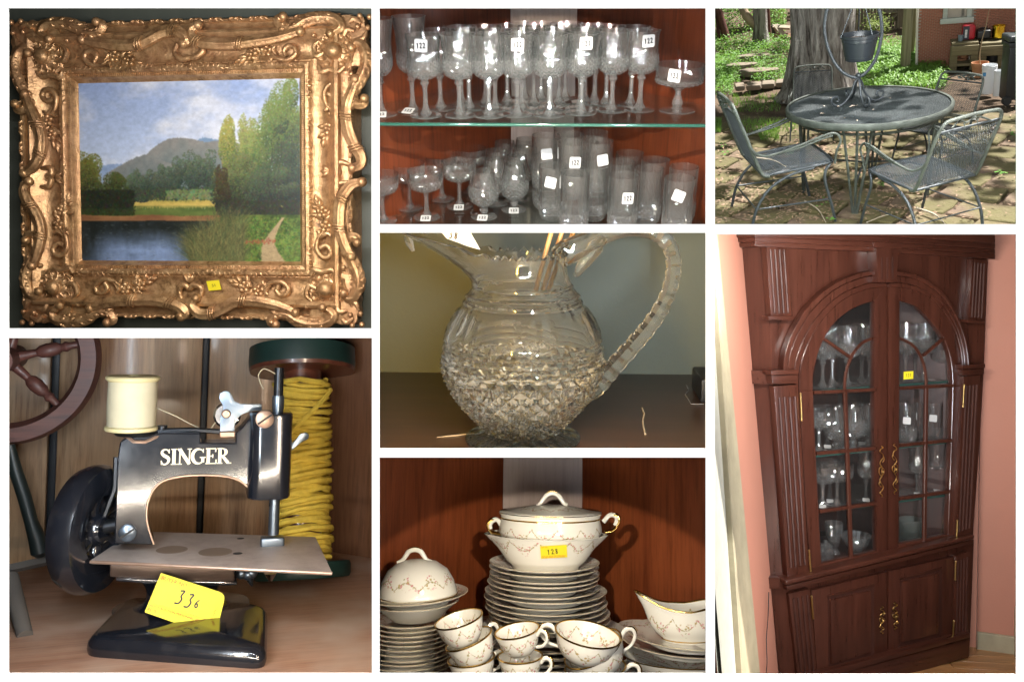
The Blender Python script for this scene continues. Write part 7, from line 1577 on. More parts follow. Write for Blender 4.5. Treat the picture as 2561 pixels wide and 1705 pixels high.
    me = lathe([(.0001, 0), (R0 * .6, 0), (R0 * .78, hO * .3), (R0 * .93, hO * .7), (R0, hO), (R0 * .985, hO * 1.03), (R0 * .9, hO * .7), (.0001, hO * .2)], 64, None, 'oval_bowl', 50); me.materials.append(porcelain('porcelain_oval', 12, hO * .78, hO * .4, False, .0042)); part(ov, 'basin', me, None, scale=(1, .8, 1)); ring(ov, R0, hO * 1.01, .0011, .8)
    p = Y(gx, 1545, yR); o = plate(430 * q, (p.x, yR, max(p.z - .035, -.095)), 'plate under the oval bowl at the right', 'right plates')
    p = Y(gx, 1330, yR); plate(412 * q, (p.x, yR, p.z - .012), 'plate directly under the gravy boat stand', 'right plates', (0, R_(2), 0)); p = Y(gx + 20, 1290, yR); plate(398 * q, (p.x, yR, p.z - .010), 'gravy boat stand plate with a gold edge', 'right plates', (0, R_(2), 0)); p2 = Y(1960, 1230, .08); plate(280 * q, (p2.x, .08, p2.z - .02), 'plate standing behind the gravy boat plates', 'right plates', (0, R_(6), 0))
    zb_ = p.z - .004; gb = thing('gravy_boat', 'white porcelain gravy boat with a gold wavy rim at the right edge', 'gravy boat', (p.x + .004, yR, zb_)); hG = Y(gx, 1060, yR).z - zb_; RG = 262 * q
    gp = [(.0001, .002), (RG * .60, .002), (RG * .63, 0), (RG * .66, .003), (RG * .66, hG * .10), (RG * .84, hG * .24), (RG * .96, hG * .42), (RG * .97, hG * .58), (RG * .90, hG * .80), (RG * .90, hG), (RG * .88, hG * 1.005), (RG * .86, hG * .8), (RG * .92, hG * .58), (RG * .8, hG * .28), (.0001, hG * .16)]
    def gf(r, z, a, i):
        t = max(0, (z / hG - .45) / .55); da = abs((a - math.pi + math.pi) % (2 * math.pi) - math.pi); k = math.exp(-(da / .42) ** 2)
        r += RG * (.48 * k * t ** 1.4); z += hG * t * t * (.34 * k + .06 * math.cos(2 * a) + (.16 * max(0, math.cos(a)))) ; return r, z
    me = lathe(gp, 80, gf, 'gravy_boat', 60); me.materials.append(porcelain('porcelain_gravy', 9, hG * .74, hG * .30, False, .005)); part(gb, 'body', me, None, scale=(1, .62, 1))
    rp_ = []
    for k in range(80): a = 2 * math.pi * k / 80; r_, z_ = gf(RG * .89, hG, a, 9); rp_.append((r_ * math.cos(a), r_ * .62 * math.sin(a), z_ + .0005))
    part(gb, 'gold_rim', tube(rp_, .0017, 8, closed=True), gold); ring(gb, RG * .66, .004, .0011, .62)
    r = C.rect; mid = (r[0] + r[2]) / 2
    added_arch_spot(C, tuple(Y(1180, 240, yb)), 33, 42, (1, .90, .74))
    added_fill_strip(C.rect, 'bottom', 0, 1, 2.4, (1, .95, .88)); added_fill_strip(C.rect, 'left', .5, 1, 1.6, (1, .86, .66)); added_fill_strip(C.rect, 'right', .45, 1, 2.0, (.86, .93, 1))
# ================================================================ 7. mahogany corner cabinet in a pink room
def cabinet_cell():
    global CUR
    rng = random.Random(33)
    Zm = 1.388
    C = CUR = Cell(RECTS['cabinet'], .1969, -.751, -.0086, (-2.4314, -2.5149, 1.5449), .72, (2165, 1135))
    niche(C.rect, 4.6, (.18, .12, .09), back=True)
    uv = lambda x, y: (1780 + x / Zm, 575 + y / Zm)
    P = lambda x, y, d=0.0: C.hy(*uv(x, y), d)
    q = C.mpp(Vector((0, 0, .8))) / Zm
    wd = wood('cabinet_mahogany', (.042, .0125, .0075), (.078, .0245, .0145), 'z', .6, .28, .5, .7, .04); wdx = wood('cabinet_mahogany_cross', (.042, .0125, .0075), (.078, .0245, .0145), 'x', .6, .28, .5, .7, .04); wdk = wood('cabinet_inside', (.035, .011, .007), (.06, .019, .012), 'z', .6, .45, 0, .6, .03)
    brass = plain('old_brass', (.55, .38, .14), .3, 1.0, .2, 60); pk = plain('pink_wall_paint', (.46, .20, .135), .7, 0, .04, 3, .1, 150)
    cab = thing('corner_cabinet', 'tall dark mahogany corner cabinet with arched glass doors in the pink room', 'cabinet')
    def poly(pts, y0=0.0, dep=.02, mat=wd, name='board', bev=.0025, parent=None, seg=2): # px outline traced on the front plane, extruded towards the back
        pl = [((w := P(x, y, y0)).x, w.z) for x, y in pts]; return part(parent or cab, name, prism(pl, dep, 'y', y0, bev, seg), mat)
    def strip(pa, pb, y0, dep, mat, name, parent=None, bev=.002): # ribbon between two px polylines
        a = [P(x, y, y0) for x, y in pa]; b = [P(x, y, y0) for x, y in pb]; a = catmull(a, 5) if len(a) > 2 else a; b = catmull(b, 5) if len(b) > 2 else b; n = len(a)
        v = [tuple(w) for w in a] + [tuple(w) for w in b] + [(w.x, y0 + dep, w.z) for w in a] + [(w.x, y0 + dep, w.z) for w in b]; f = []
        for k in range(n - 1): f += [(k, k + 1, n + k + 1, n + k), (2 * n + k, 3 * n + k, 3 * n + k + 1, 2 * n + k + 1), (k, 2 * n + k, 2 * n + k + 1, k + 1), (n + k, n + k + 1, 3 * n + k + 1, 3 * n + k)]
        f += [(0, n, 3 * n, 2 * n), (n - 1, 3 * n - 1, 4 * n - 1, 2 * n - 1)]
        return part(parent or cab, name, bevel_mesh(v, f, bev, 1, name, 30), mat)
    # arcs
    door_l = [(345, 1185), (324, 900), (303, 560), (309, 470), (340, 380), (392, 300), (462, 236), (540, 203), (611, 194)]
    door_r = [(613, 194), (700, 206), (780, 250), (835, 330), (862, 420), (872, 540), (858, 820), (846, 1088)]
    # ---- front boards round the door opening
    def board(outer, inner, mat, y0):
        A = [P(x, y, y0) for x, y in outer]; B = [P(x, y, y0) for x, y in inner]; n = len(A)
        v = [tuple(w) for w in A + B]; v += [(x, y + .02, z) for x, y, z in v]; f = [(k, k + 1, n + k + 1, n + k) for k in range(n - 1)] + [(n + k, n + k + 1, 3 * n + k + 1, 3 * n + k) for k in range(n - 1)] + [(k, 2 * n + k, 2 * n + k + 1, k + 1) for k in range(n - 1)]
        return part(cab, 'front_board', bevel_mesh(v, f, 0, 1, 'front_board', 20), mat)
    board([(613, 60), (500, 56), (400, 52), (300, 48), (190, 44), (197, 270), (210, 495), (222, 680), (240, 950), (263, 1225)], [(613, 192), (540, 202), (462, 235), (392, 300), (340, 380), (312, 450), (300, 540), (306, 680), (322, 930), (344, 1205)], wd, .004)
    board([(611, 60), (720, 72), (840, 85), (959, 98), (951, 300), (945, 480), (932, 700), (905, 1090)], [(611, 192), (700, 203), (780, 247), (838, 330), (865, 420), (876, 540), (864, 760), (848, 1090)], wd, .004)
    poly([(264, 1235), (910, 1075), (896, 1420), (300, 1580)], .004, .02, wd, 'lower_front_board', 0)
    # arch moulding: three stepped rings
    def offs(pts, c, k): return [(c[0] + (x - c[0]) * k, c[1] + (y - c[1]) * k) for x, y in pts]
    al = [(302, 556), (306, 478), (337, 386), (389, 305), (460, 240), (540, 206), (611, 197)]; ar = [(611, 197), (700, 209), (781, 254), (838, 333), (866, 424), (876, 540)]
    ol = [(250, 492), (255, 432), (285, 350), (340, 262), (420, 192), (510, 152), (590, 138)]; orr = [(634, 140), (722, 160), (800, 214), (852, 290), (886, 380), (900, 486)]
    mixp = lambda a, b, t: [(x0 + (x1 - x0) * t, y0 + (y1 - y0) * t) for (x0, y0), (x1, y1) in zip(a, b)]
    for (t0, t1, y0) in ((0, .30, -.010), (.32, .72, -.016), (.74, 1.0, -.028)):
        strip(mixp(al, ol, t0), mixp(al, ol, t1), y0, .03, wd, 'arch_moulding'); strip(mixp(ar, orr, t0), mixp(ar, orr, t1), y0, .03, wd, 'arch_moulding')
    ks = poly([(572, 62), (650, 66), (641, 182), (580, 182)], -.045, .05, wd, 'keystone'); poly([(562, 36), (664, 44), (662, 66), (566, 62)], -.055, .06, wdx, 'keystone_cap')
    for x in (592, 611, 630): strip([(x - 2.5, 95), (x - 2.5, 170)], [(x + 2.5, 95), (x + 2.5, 170)], -.0462, .004, wdk, 'flute', ks, 0)
    # pilasters with flutes
    def pilaster(c, nm, cap, y0=-.022):
        o = poly(c, y0, .03, wd, nm); (tl, tr, br, bl) = c
        for k in range(4):
            s = .18 + .215 * k; lerp = lambda a, b, t: (a[0] + (b[0] - a[0]) * t, a[1] + (b[1] - a[1]) * t); p0, p1 = lerp(tl, tr, s), lerp(bl, br, s); a_, b_ = lerp(p0, p1, .06), lerp(p0, p1, .95); w = (tr[0] - tl[0]) * .042
            A, B = P(*a_, y0 - .0006), P(*b_, y0 - .0006); part(o, 'flute', tube([A, B], abs((P(a_[0] + w, a_[1], y0) - P(*a_, y0)).x) * 1.2, 8), wdk)
        return o
    pilaster([(189, 52), (262, 56), (278, 300), (206, 300)], 'upper_pilaster', None); poly([(197, 299), (284, 299), (284, 313), (200, 313)], -.034, .04, wdx, 'pilaster_foot')
    pilaster([(906, 100), (956, 106), (946, 316), (893, 312)], 'upper_pilaster', None); poly([(886, 311), (950, 316), (950, 327), (888, 322)], -.034, .04, wdx, 'pilaster_foot')
    pilaster([(216, 542), (300, 536), (338, 1190), (264, 1206)], 'lower_pilaster', None); pilaster([(876, 508), (932, 502), (903, 1058), (848, 1080)], 'lower_pilaster', None)
    pilaster([(268, 1262), (342, 1244), (366, 1545), (300, 1560)], 'base_pilaster', None, -.018); pilaster([(848, 1132), (896, 1114), (890, 1408), (840, 1426)], 'base_pilaster', None, -.018)
    # imposts, waist moulding, plinth
    for (c, y0) in (([(206, 488), (300, 484), (302, 500), (208, 504)], -.040), ([(208, 505), (300, 500), (302, 532), (212, 536)], -.030), ([(872, 470), (950, 464), (950, 478), (872, 484)], -.040), ([(872, 485), (946, 479), (946, 500), (874, 506)], -.030)): poly(c, y0, .05, wdx, 'impost')
    poly([(258, 1216), (914, 1058), (912, 1072), (260, 1234)], -.050, .07, wdx, 'waist_moulding', .006, None, 3); poly([(260, 1235), (912, 1073), (908, 1088), (264, 1252)], -.036, .06, wdx, 'waist_moulding', .004)
    poly([(300, 1556), (898, 1396), (898, 1414), (300, 1580)], -.040, .06, wdx, 'plinth_moulding', .004); poly([(300, 1580), (898, 1414), (894, 1480), (300, 1660)], -.030, .06, wdx, 'plinth', .003)
    # cornice: stacked mouldings along the front and returned at the ends
    for (ya, yb_, y0) in ((46, 64, -.035), (28, 47, -.05), (8, 29, -.075), (-20, 9, -.105), (-50, -19, -.135)):
        poly([(150, ya - 6), (612, ya + 14), (985, ya + 38), (985, yb_ + 38), (612, yb_ + 14), (150, yb_ - 6)], y0, .20, wdx, 'cornice', .004)
    # ---- left return, lower left return
    e0 = P(192, 48); e1 = P(262, 1230); xe = (e0.x + e1.x) / 2; dl = Vector((-.7071, .7071, 0)); nl = Vector((-.7071, -.7071, 0))
    HL = lambda x, y: C.hit(*uv(x, y), (xe, 0, 0), nl)
    wr = abs((HL(118, 250) - Vector((xe, 0, HL(118, 250).z))).length)
    def ret(px, off, nm, mat=wd):    # px: (left x, right x, y) rows traced on the photograph; right edge follows the front, left edge lies on the slanting return
        R0 = [P(xr_, yy, -off * .4) for xl_, xr_, yy in px]; L0 = [C.hit(*uv(xl_, yy), Vector((xe, 0, 0)) + nl * off, nl) for xl_, xr_, yy in px]; n = len(px)
        v = [tuple(w) for w in L0 + R0]; v += [(x + .02, y + .02, z) for x, y, z in v]; f = [(k, n + k, n + k + 1, k + 1) for k in range(n - 1)] + [(k, k + 1, 2 * n + k + 1, 2 * n + k) for k in range(n - 1)] + [(0, 2 * n, 3 * n, n), (n - 1, 2 * n - 1, 4 * n - 1, 3 * n - 1)]
        part(cab, nm, bevel_mesh(v, f, 0, 1, nm, 60), mat)
    ztop = e0.z; zw = P(262, 1230).z; zs = P(208, 505).z
    ret([(106, 192, 30), (122, 199, 270), (140, 211, 500), (165, 232, 830), (200, 264, 1232)], 0.0, 'side_return'); ret([(206, 266, 1240), (222, 285, 1400), (240, 302, 1580)], .010, 'side_return')
    ret([(133, 208, 488), (136, 210, 534)], .030, 'impost', wdx); ret([(196, 262, 1206), (198, 264, 1244)], .040, 'waist_moulding', wdx)
    for k, (xa, ya) in enumerate(((100, 48), (92, 30), (80, 8), (60, -24))): ret([(xa, 186 - k * 10, ya - 22), (xa + 3, 188 - k * 10, ya)], .03 + .02 * k, 'cornice', wdx)
    xr = P(932, 700).x; dr = Vector((.7071, .7071, 0))
    for (z0, z1) in ((-.02, ztop + .1),): 
        a = Vector((xr + .004, .003, 0)); b = a + dr * .16; part(cab, 'side_return', mk([(*(a.xy), z0), (*(b.xy), z0), (*(b.xy), z1), (*(a.xy), z1)], [(0, 1, 2, 3)]), wd)
    # ---- glass doors
    gl = pane('door_glass', (.93, .93, .93), .9, 1.5, .018)
    def door(outer, innerpts, nm, lab, glass_out, bars):
        d = part(cab, nm, MB().mesh('door_root') if False else prism([(0, 0), (.001, 0), (.001, .001)], .001, 'y', .03), wdk, label=lab)
        return d
    def glazed(lab, stile_out, stile_in, top_out, top_in, inner_stile, bottom, glass_pts, bars, arcs):
        ref = poly(inner_stile, -.004, .024, wd, 'door', .003); ref['label'] = lab
        strip(stile_out, stile_in, -.004, .024, wd, 'stile', ref); strip(top_out, top_in, -.0045, .024, wd, 'arched_rail', ref); poly(bottom, -.0035, .023, wdx, 'bottom_rail', .003, ref)
        pts = [P(x, y, .008) for x, y in glass_pts]; part(ref, 'glass_pane', mk([tuple(p_) for p_ in pts], [tuple(range(len(pts)))], 'pane', 0), gl)
        for (a, b, w) in bars:
            A, B = P(*a, -.001), P(*b, -.001); part(ref, 'muntin', tube([A, B], w * q, prof=[(1, -.6), (.5, -1), (-.5, -1), (-1, -.6), (-1, 1), (1, 1)], up=(0, 1, 0), smooth=0), wd)
        for a in arcs: part(ref, 'curved_muntin', tube(catmull([P(x, y, -.001) for x, y in a], 5), 5.5 * q, 6), wd)
        return ref
    glazed('left glazed door', [(345, 1186), (324, 900), (304, 560)], [(382, 1160), (366, 860), (352, 556)], [(304, 560), (309, 470), (340, 382), (392, 302), (462, 238), (540, 205), (609, 196)], [(352, 556), (355, 490), (382, 395), (425, 325), (475, 282), (520, 260), (566, 246)], [(565, 220), (609, 196), (609, 1138), (574, 1146), (566, 700)],
           [(345, 1186), (382, 1158), (574, 1114), (608, 1138)], [(350, 560), (355, 490), (382, 395), (425, 325), (475, 282), (520, 260), (568, 244), (576, 1125), (380, 1165)],
           [((352, 564), (567, 554), 6), ((361, 775), (570, 757), 6.5), ((372, 976), (572, 948), 6.5), ((461, 556), (482, 1138), 6), ((388, 378), (482, 444), 5)], [[(461, 556), (464, 505), (482, 444), (520, 394), (566, 374)]])
    glazed('right glazed door with a yellow ticket on its glass', [(846, 1088), (858, 820), (872, 540)], [(820, 1066), (830, 800), (838, 540)], [(615, 196), (700, 208), (780, 252), (834, 332), (861, 424), (872, 540)], [(653, 246), (712, 268), (775, 332), (812, 390), (832, 460), (838, 540)], [(615, 196), (653, 222), (651, 700), (650, 1098), (614, 1138)],
           [(614, 1136), (650, 1090), (820, 1056), (846, 1086)], [(652, 244), (712, 268), (775, 332), (812, 390), (832, 460), (840, 540), (822, 1068), (648, 1104)],
           [((652, 549), (838, 539), 6), ((650, 747), (832, 729), 6.5), ((650, 932), (826, 906), 6.5), ((743, 545), (736, 1086), 6), ((734, 436), (808, 374), 5)], [[(654, 376), (700, 402), (730, 450), (743, 510), (743, 545)]])
    # ---- lower doors with raised panels
    for (o4, p4, lab) in (([(346, 1250), (608, 1186), (610, 1488), (368, 1560)], [(414, 1284), (556, 1250), (556, 1466), (416, 1508)], 'left lower panel door'), ([(614, 1184), (846, 1134), (834, 1430), (616, 1486)], [(664, 1222), (792, 1190), (790, 1402), (662, 1432)], 'right lower panel door')):
        d = poly(o4, -.014, .022, wd, 'door', .004); d['label'] = lab; c = (sum(x for x, y in p4) / 4, sum(y for x, y in p4) / 4)
        poly(offs(p4, c, 1.12), -.0165, .01, wdk, 'panel_groove', 0, d); poly(offs(p4, c, 1.0), -.026, .02, wd, 'raised_panel', .008, d, 2)
        strip([offs(p4, c, 1.16)[0], offs(p4, c, 1.16)[1]], [offs(p4, c, 1.12)[0], offs(p4, c, 1.12)[1]], -.020, .01, wdx, 'panel_bead', d, 0); strip([offs(p4, c, 1.16)[3], offs(p4, c, 1.16)[2]], [offs(p4, c, 1.12)[3], offs(p4, c, 1.12)[2]], -.020, .01, wdx, 'panel_bead', d, 0)
    # ---- brass handles and hinges
    def handle(x, y0, y1, mir):
        H = y1 - y0; o = None
        S = lambda dx, t: P(x + dx * mir, y0 + H * t, -.020)
        parts = [[(0, 0), (5, .03), (-3, .06), (-6, .11), (3, .15), (6, .22), (-2, .28), (-6, .35), (2, .42), (0, .5), (2, .58), (-6, .66), (-2, .73), (6, .80), (2, .87), (-6, .92), (3, .97), (0, 1)], [(0, .42), (7, .45), (9, .5), (6, .55), (0, .58)], [(0, .40), (-8, .44), (-8, .54), (0, .6)], [(5, .18), (9, .26), (3, .32)], [(-5, .68), (-9, .75), (-2, .8)]]
        for k, pa in enumerate(parts):
            m_ = tube(catmull([S(*w) for w in pa], 4), 1.7 * q, 6); o = part(cab, 'handle', m_, brass) if k == 0 else o; 
            if k: part(o, 'scrollwork', m_, brass)
        v, f = sphere_vf(5 * q, 10, 8, c=S(0, .5) + Vector((0, -.006, 0))); part(o, 'knob', mk(v, f, 'knob', 180), brass)
    handle(590, 750, 926, 1); handle(636, 742, 916, -1); handle(592, 1306, 1400, 1); handle(638, 1292, 1386, -1)
    for (x0, y0, x1, y1) in ((308, 568, 312, 660), (876, 538, 873, 612), (338, 1112, 344, 1188), (853, 1008, 850, 1072), (347, 1272, 352, 1346), (847, 1150, 845, 1212), (840, 1356, 838, 1412)):
        h = part(cab, 'hinge', tube([P(x0, y0, -.026), P(x1, y1, -.026)], 3.6 * q, 10), brass)
        for (x, y) in ((x0, y0), (x1, y1)): v, f = sphere_vf(4.2 * q, 8, 6, c=P(x, y, -.026)); part(h, 'finial', mk(v, f, 'finial', 180), brass)
    # ---- inside: back panels, shelves, glassware
    xl, xr2 = P(300, 700).x, P(875, 700).x; z0 = P(600, 1120).z - .02; z1 = P(600, 190).z + .05; bkx = (xl + xr2) / 2
    part(cab, 'back_panel', mk([(xl, .03, z0), (bkx - .10, .36, z0), (bkx - .10, .36, z1), (xl, .03, z1)], [(0, 1, 2, 3)], 'p', 0), wdk); part(cab, 'back_panel', mk([(bkx - .10, .36, z0), (bkx + .10, .36, z0), (bkx + .10, .36, z1), (bkx - .10, .36, z1)], [(0, 1, 2, 3)], 'p', 0), wdk); part(cab, 'back_panel', mk([(bkx + .10, .36, z0), (xr2, .03, z0), (xr2, .03, z1), (bkx + .10, .36, z1)], [(0, 1, 2, 3)], 'p', 0), wdk)
    ge = NT('green_shelf_edge'); ge.bsdf(color=(.03, .09, .075), rough=.15, spec=.8)
    sz = []
    for (yl, nm) in ((536, 'glass_shelf'), (752, 'glass_shelf'), (940, 'glass_shelf'), (1132, 'bottom_shelf')):
        z_ = P(611, yl, .05).z; sz.append(z_); pl = [(xl + .01, .04), (xr2 - .01, .04), (xr2 - .03, .07), (bkx + .10, .35), (bkx - .10, .35), (xl + .03, .07)]
        part(cab, nm, prism(pl, .008, 'z', z_ - .008, 0), pane('shelf_glass', (.90, .965, .945), 1.0, 1.5, 0.012) if nm == 'glass_shelf' else wdk)
        if nm == 'glass_shelf': part(cab, 'shelf_edge', box(xr2 - xl - .02, .003, .008, (bkx, .0385, z_ - .004), 0), ge.m)
    cgm = CLEAR()

    def put(kind, x, shelf, dep, sc_, lab, st=None):
        p_ = P(x, [536, 752, 940, 1132][shelf], .05); d = C.ray(*uv(x, 700)); xx = p_.x + d.x / d.y * (dep - .05)
        nmz = {'goblet': 'goblet', 'tumbler': 'tumbler', 'snifter': 'brandy_snifter', 'coupe': 'champagne_coupe', 'compote': 'compote', 'tall': 'goblet'}[kind]
        drinking_glass(kind, lab, nmz.split('_')[-1], (xx, dep, sz[shelf]), rng.random() * 6, 'glassware inside the corner cabinet', st, sc_)
    hg = .70
    for k, x in enumerate((385, 418, 470, 520, 548)): put('goblet', x, 0, .09 + .05 * (k % 2), 1.28, 'goblet on the top shelf behind the left cabinet door')
    for k, x in enumerate((672, 705, 735, 760)): put('goblet', x, 0, .09 + .05 * (k % 2), 1.28, 'goblet on the top shelf behind the right cabinet door')
    put('compote', 812, 0, .08, 1.2, 'compote on the top shelf at the right end of the cabinet')
    for k, x in enumerate((372, 402, 432, 450)): put('coupe' if k < 2 else 'snifter', x, 1, .08 + .05 * (k % 2), 1.32, 'coupe or snifter on the second shelf behind the left cabinet door', [('foot', -.7, .007, .02, None)] if k in (1,) else None)
    for k, x in enumerate((490, 520, 545)): put('snifter', x, 1, .08 + .05 * (k % 2), 1.35, 'snifter on the second shelf beside the door stile', [('foot', -.7, .006, .02, None)] if k == 1 else None)
    for k, x in enumerate((675, 712, 765, 805)): put('tumbler', x, 1, .08 + .05 * (k % 2), 1.08, 'tumbler on the second shelf behind the right cabinet door', [('side', -.75, .085, .0352, None)] if k in (0, 2) else None)
    for k, x in enumerate((385, 410, 435)): put('coupe', x, 2, .08 + .05 * (k % 2), 1.32, 'small stemmed glass on the third shelf behind the left cabinet door', [('foot', -.7, .007, .02, None)] if k < 2 else None)
    put('tall', 535, 2, .09, 1.0, 'tall ribbed goblet on the third shelf beside the left door stile', [('foot', -.7, .007, .02, None)])
    for k, x in enumerate((712, 720, 780)): put('tall', x, 2, (.08, .14, .09)[k], .98, 'tall wine goblet on the third shelf behind the right cabinet door', [('foot', -.7, .007, .02, None)] if k != 1 else None)
    # bottom shelf: cut bowl, jar, stacked plates
    cf = crystal('cut_crystal_facets', 0, .11, 230)
    p_ = P(500, 1118, .10); bw = thing('cut_glass_bowl', 'footed cut glass bowl on the bottom shelf behind the left cabinet door', 'bowl', (p_.x, .10, sz[3])); me = lathe([(.0001, .004), (.022, 0), (.024, .006), (.016, .012), (.03, .028), (.046, .055), (.056, .082), (.054, .083), (.043, .055), (.026, .03), (.0001, .02)], 48, lambda r, z, a, i: (r * (1 + .025 * math.cos(12 * a)), z), 'bowl', 20); part(bw, 'bowl', me, cf)
    p_ = P(395, 1140, .08); jr = thing('cut_glass_jar', 'lidded cut glass jar on the bottom shelf at the left', 'jar', (p_.x, .08, sz[3])); part(jr, 'body', lathe([(.0001, 0), (.026, 0), (.029, .006), (.029, .05), (.024, .058), (.022, .058)], 40, lambda r, z, a, i: (r * (1 + .03 * math.cos(14 * a)), z), 'jar', 20), cf); part(jr, 'lid', lathe([(.026, .058), (.027, .063), (.018, .072), (.006, .076), (.009, .084), (.0001, .088)], 32), cf)
    p_ = P(430, 1060, .15); vs_ = thing('cut_glass_vase', 'cut glass vase behind the bowl on the bottom shelf', 'vase', (p_.x, .16, sz[3])); part(vs_, 'body', lathe([(.0001, 0), (.024, 0), (.014, .02), (.024, .05), (.032, .09), (.034, .12), (.032, .12), (.022, .05), (.0001, .03)], 40, lambda r, z, a, i: (r * (1 + .03 * math.cos(14 * a)), z), 'vase', 20), cf)
    hz_ = pane('frosted_plate_glass', (.86, .90, .86), 1.4, 1.5, .16, .08)
    p_ = P(698, 1095, .10)
    for k in range(9): o = thing('glass_dish', 'frosted glass dish in the stack on the bottom shelf behind the right door', 'dish', (p_.x + .001 * math.sin(k), .11, sz[3] + .0115 * k), group='stacked glass dishes'); part(o, 'dish', lathe([(.0001, .002), (.03, 0), (.044, .010), (.050 - .001 * abs(k - 4), .016), (.048 - .001 * abs(k - 4), .0165), (.03, .004), (.0001, .004)], 40), hz_)
    for k in range(5): o = thing('glass_dish', 'clear glass dish in the shorter stack behind the frosted dishes', 'dish', (p_.x + .085, .15, sz[3] + .018 * k), group='clear glass dishes'); part(o, 'dish', lathe([(.0001, .002), (.03, 0), (.046, .016), (.044, .017), (.0001, .004)], 32, lambda r, z, a, i: (r * (1 + .03 * math.cos(10 * a)), z)), cgm)
    # yellow ticket on the glass
    tp = P(683, 504, .004); tk = thing('lot_ticket', 'small yellow lot ticket on the glass of the right cabinet door', 'ticket', tp); part(tk, 'paper', box(abs(P(700, 504).x - P(667, 504).x), .0006, 27 * q * 1.0, (0, 0, 0), 0), plain('yellow_ticket', (.80, .66, .02), .6, 0, .04)); part(tk, 'number', number_mesh('131', 11 * q, 9 * q, .14), plain('black_ink', (.012, .012, .014), .5), loc=(0, -.0006, 0))
    # ---- room: floor, two pink walls, baseboard, door casing
    zf = P(893, 1480).z
    wb = Vector((xe, 0, 0)) + dl * wr                        # the left wall meets the back edge of the left return
    def wallq(o, d, L0, L1, za, zb_, off, nm, mat, n):
        a, b = o + d * L0 + n * off, o + d * L1 + n * off; c = n * -.02; v = [(*(a.xy), za), (*(b.xy), za), (*(b.xy), zb_), (*(a.xy), zb_)]; v += [(p_[0] + c.x, p_[1] + c.y, p_[2]) for p_ in v]
        return struct(nm, bevel_mesh(v, [(0, 1, 2, 3), (7, 6, 5, 4), (0, 4, 5, 1), (1, 5, 6, 2), (2, 6, 7, 3), (3, 7, 4, 0)], 0), mat)
    nL = Vector((.7071, -.7071, 0)); dL = Vector((-.7071, -.7071, 0)); nR = Vector((-.7071, -.7071, 0)); dR = Vector((.7071, -.7071, 0)); wbr = Vector((xr, 0, 0)) + dr * .06
    wallq(wbr, dR, -.3, 2.2, zf, 2.6, 0, 'wall_right', pk, nR)
    Lt, Lb = C.hit(*uv(106, 30), (xe, 0, 0), nl), C.hit(*uv(240, 1580), (xe, 0, 0), nl); up_ = (Lt - Lb); Lt = Lb + up_ * 1.25; Lb = Lb - up_ * .12; wn = dL.cross(up_).normalized()
    if wn.dot(Vector(C.cam) - Lb) < 0: wn = -wn
    def wquad(s0, s1, s2, s3, off, th, mat, nm, own=None):
        v = [Lb + dL * s0 + wn * off, Lb + dL * s1 + wn * off, Lt + dL * s2 + wn * off, Lt + dL * s3 + wn * off]; v += [p_ - wn * th for p_ in v]; me = bevel_mesh([tuple(p_) for p_ in v], [(0, 1, 2, 3), (7, 6, 5, 4), (0, 4, 5, 1), (1, 5, 6, 2), (2, 6, 7, 3), (3, 7, 4, 0)], .002 if own else 0, 1)
        return part(own, nm, me, mat) if own else struct(nm, me, mat)
    wquad(-.35, 1.7, 1.7, -.35, -.004, .02, pk, 'wall_left')
    cream = plain('chipped_cream_paint', (.34, .30, .20), .6, 0, .22, 14, .15, 60)
    WS = lambda x, y: C.hit(*uv(x, y), Lb, wn); sl = lambda p_: ((p_ - Lb) - up_ * ((p_ - Lb).dot(up_) / up_.dot(up_))).dot(dL); tl_ = lambda p_: (p_ - Lb).dot(up_) / up_.dot(up_)
    def edge(xa, ya, xb, yb_): # straight px line on the wall -> offsets along the wall at its foot and top
        A, B = WS(xa, ya), WS(xb, yb_); sa_, sb_, ta, tb = sl(A), sl(B), tl_(A), tl_(B); k = (sb_ - sa_) / (tb - ta); return sa_ - k * ta, sa_ + k * ((Lt - Lb).length / up_.length - ta)
    e1_, e2_ = edge(24, 260, 150, 1540), edge(10, 480, 78, 1540)
    cs = thing('door_casing', 'chipped cream door casing on the left pink wall', 'door casing'); wquad(e1_[0], e2_[0], e2_[1], e1_[1], .016, .02, cream, 'jamb_board', cs); wquad(e2_[0] - .012, e2_[0] + .012, e2_[1] + .012, e2_[1] - .012, .024, .02, cream, 'edge_bead', cs); wquad(e2_[0] + .013, e2_[0] + .5, e2_[1] + .5, e2_[1] + .013, .008, .01, plain('grey_door_paint', (.42, .42, .36), .6), 'door_leaf', cs)
    bb = thing('baseboard', 'cream baseboard along the right pink wall', 'baseboard'); a, b = wbr + dR * .0, wbr + dR * 1.6; c = nR * .016; v = [(*(a.xy), zf), (*(b.xy), zf), (*(b.xy), zf + .075), (*(a.xy), zf + .075)]; v += [(p_[0] + c.x, p_[1] + c.y, p_[2]) for p_ in v]
    part(bb, 'board', bevel_mesh(v, [(3, 2, 1, 0), (4, 5, 6, 7), (0, 1, 5, 4), (1, 2, 6, 5), (2, 3, 7, 6), (3, 0, 4, 7)], .003, 1), cream)
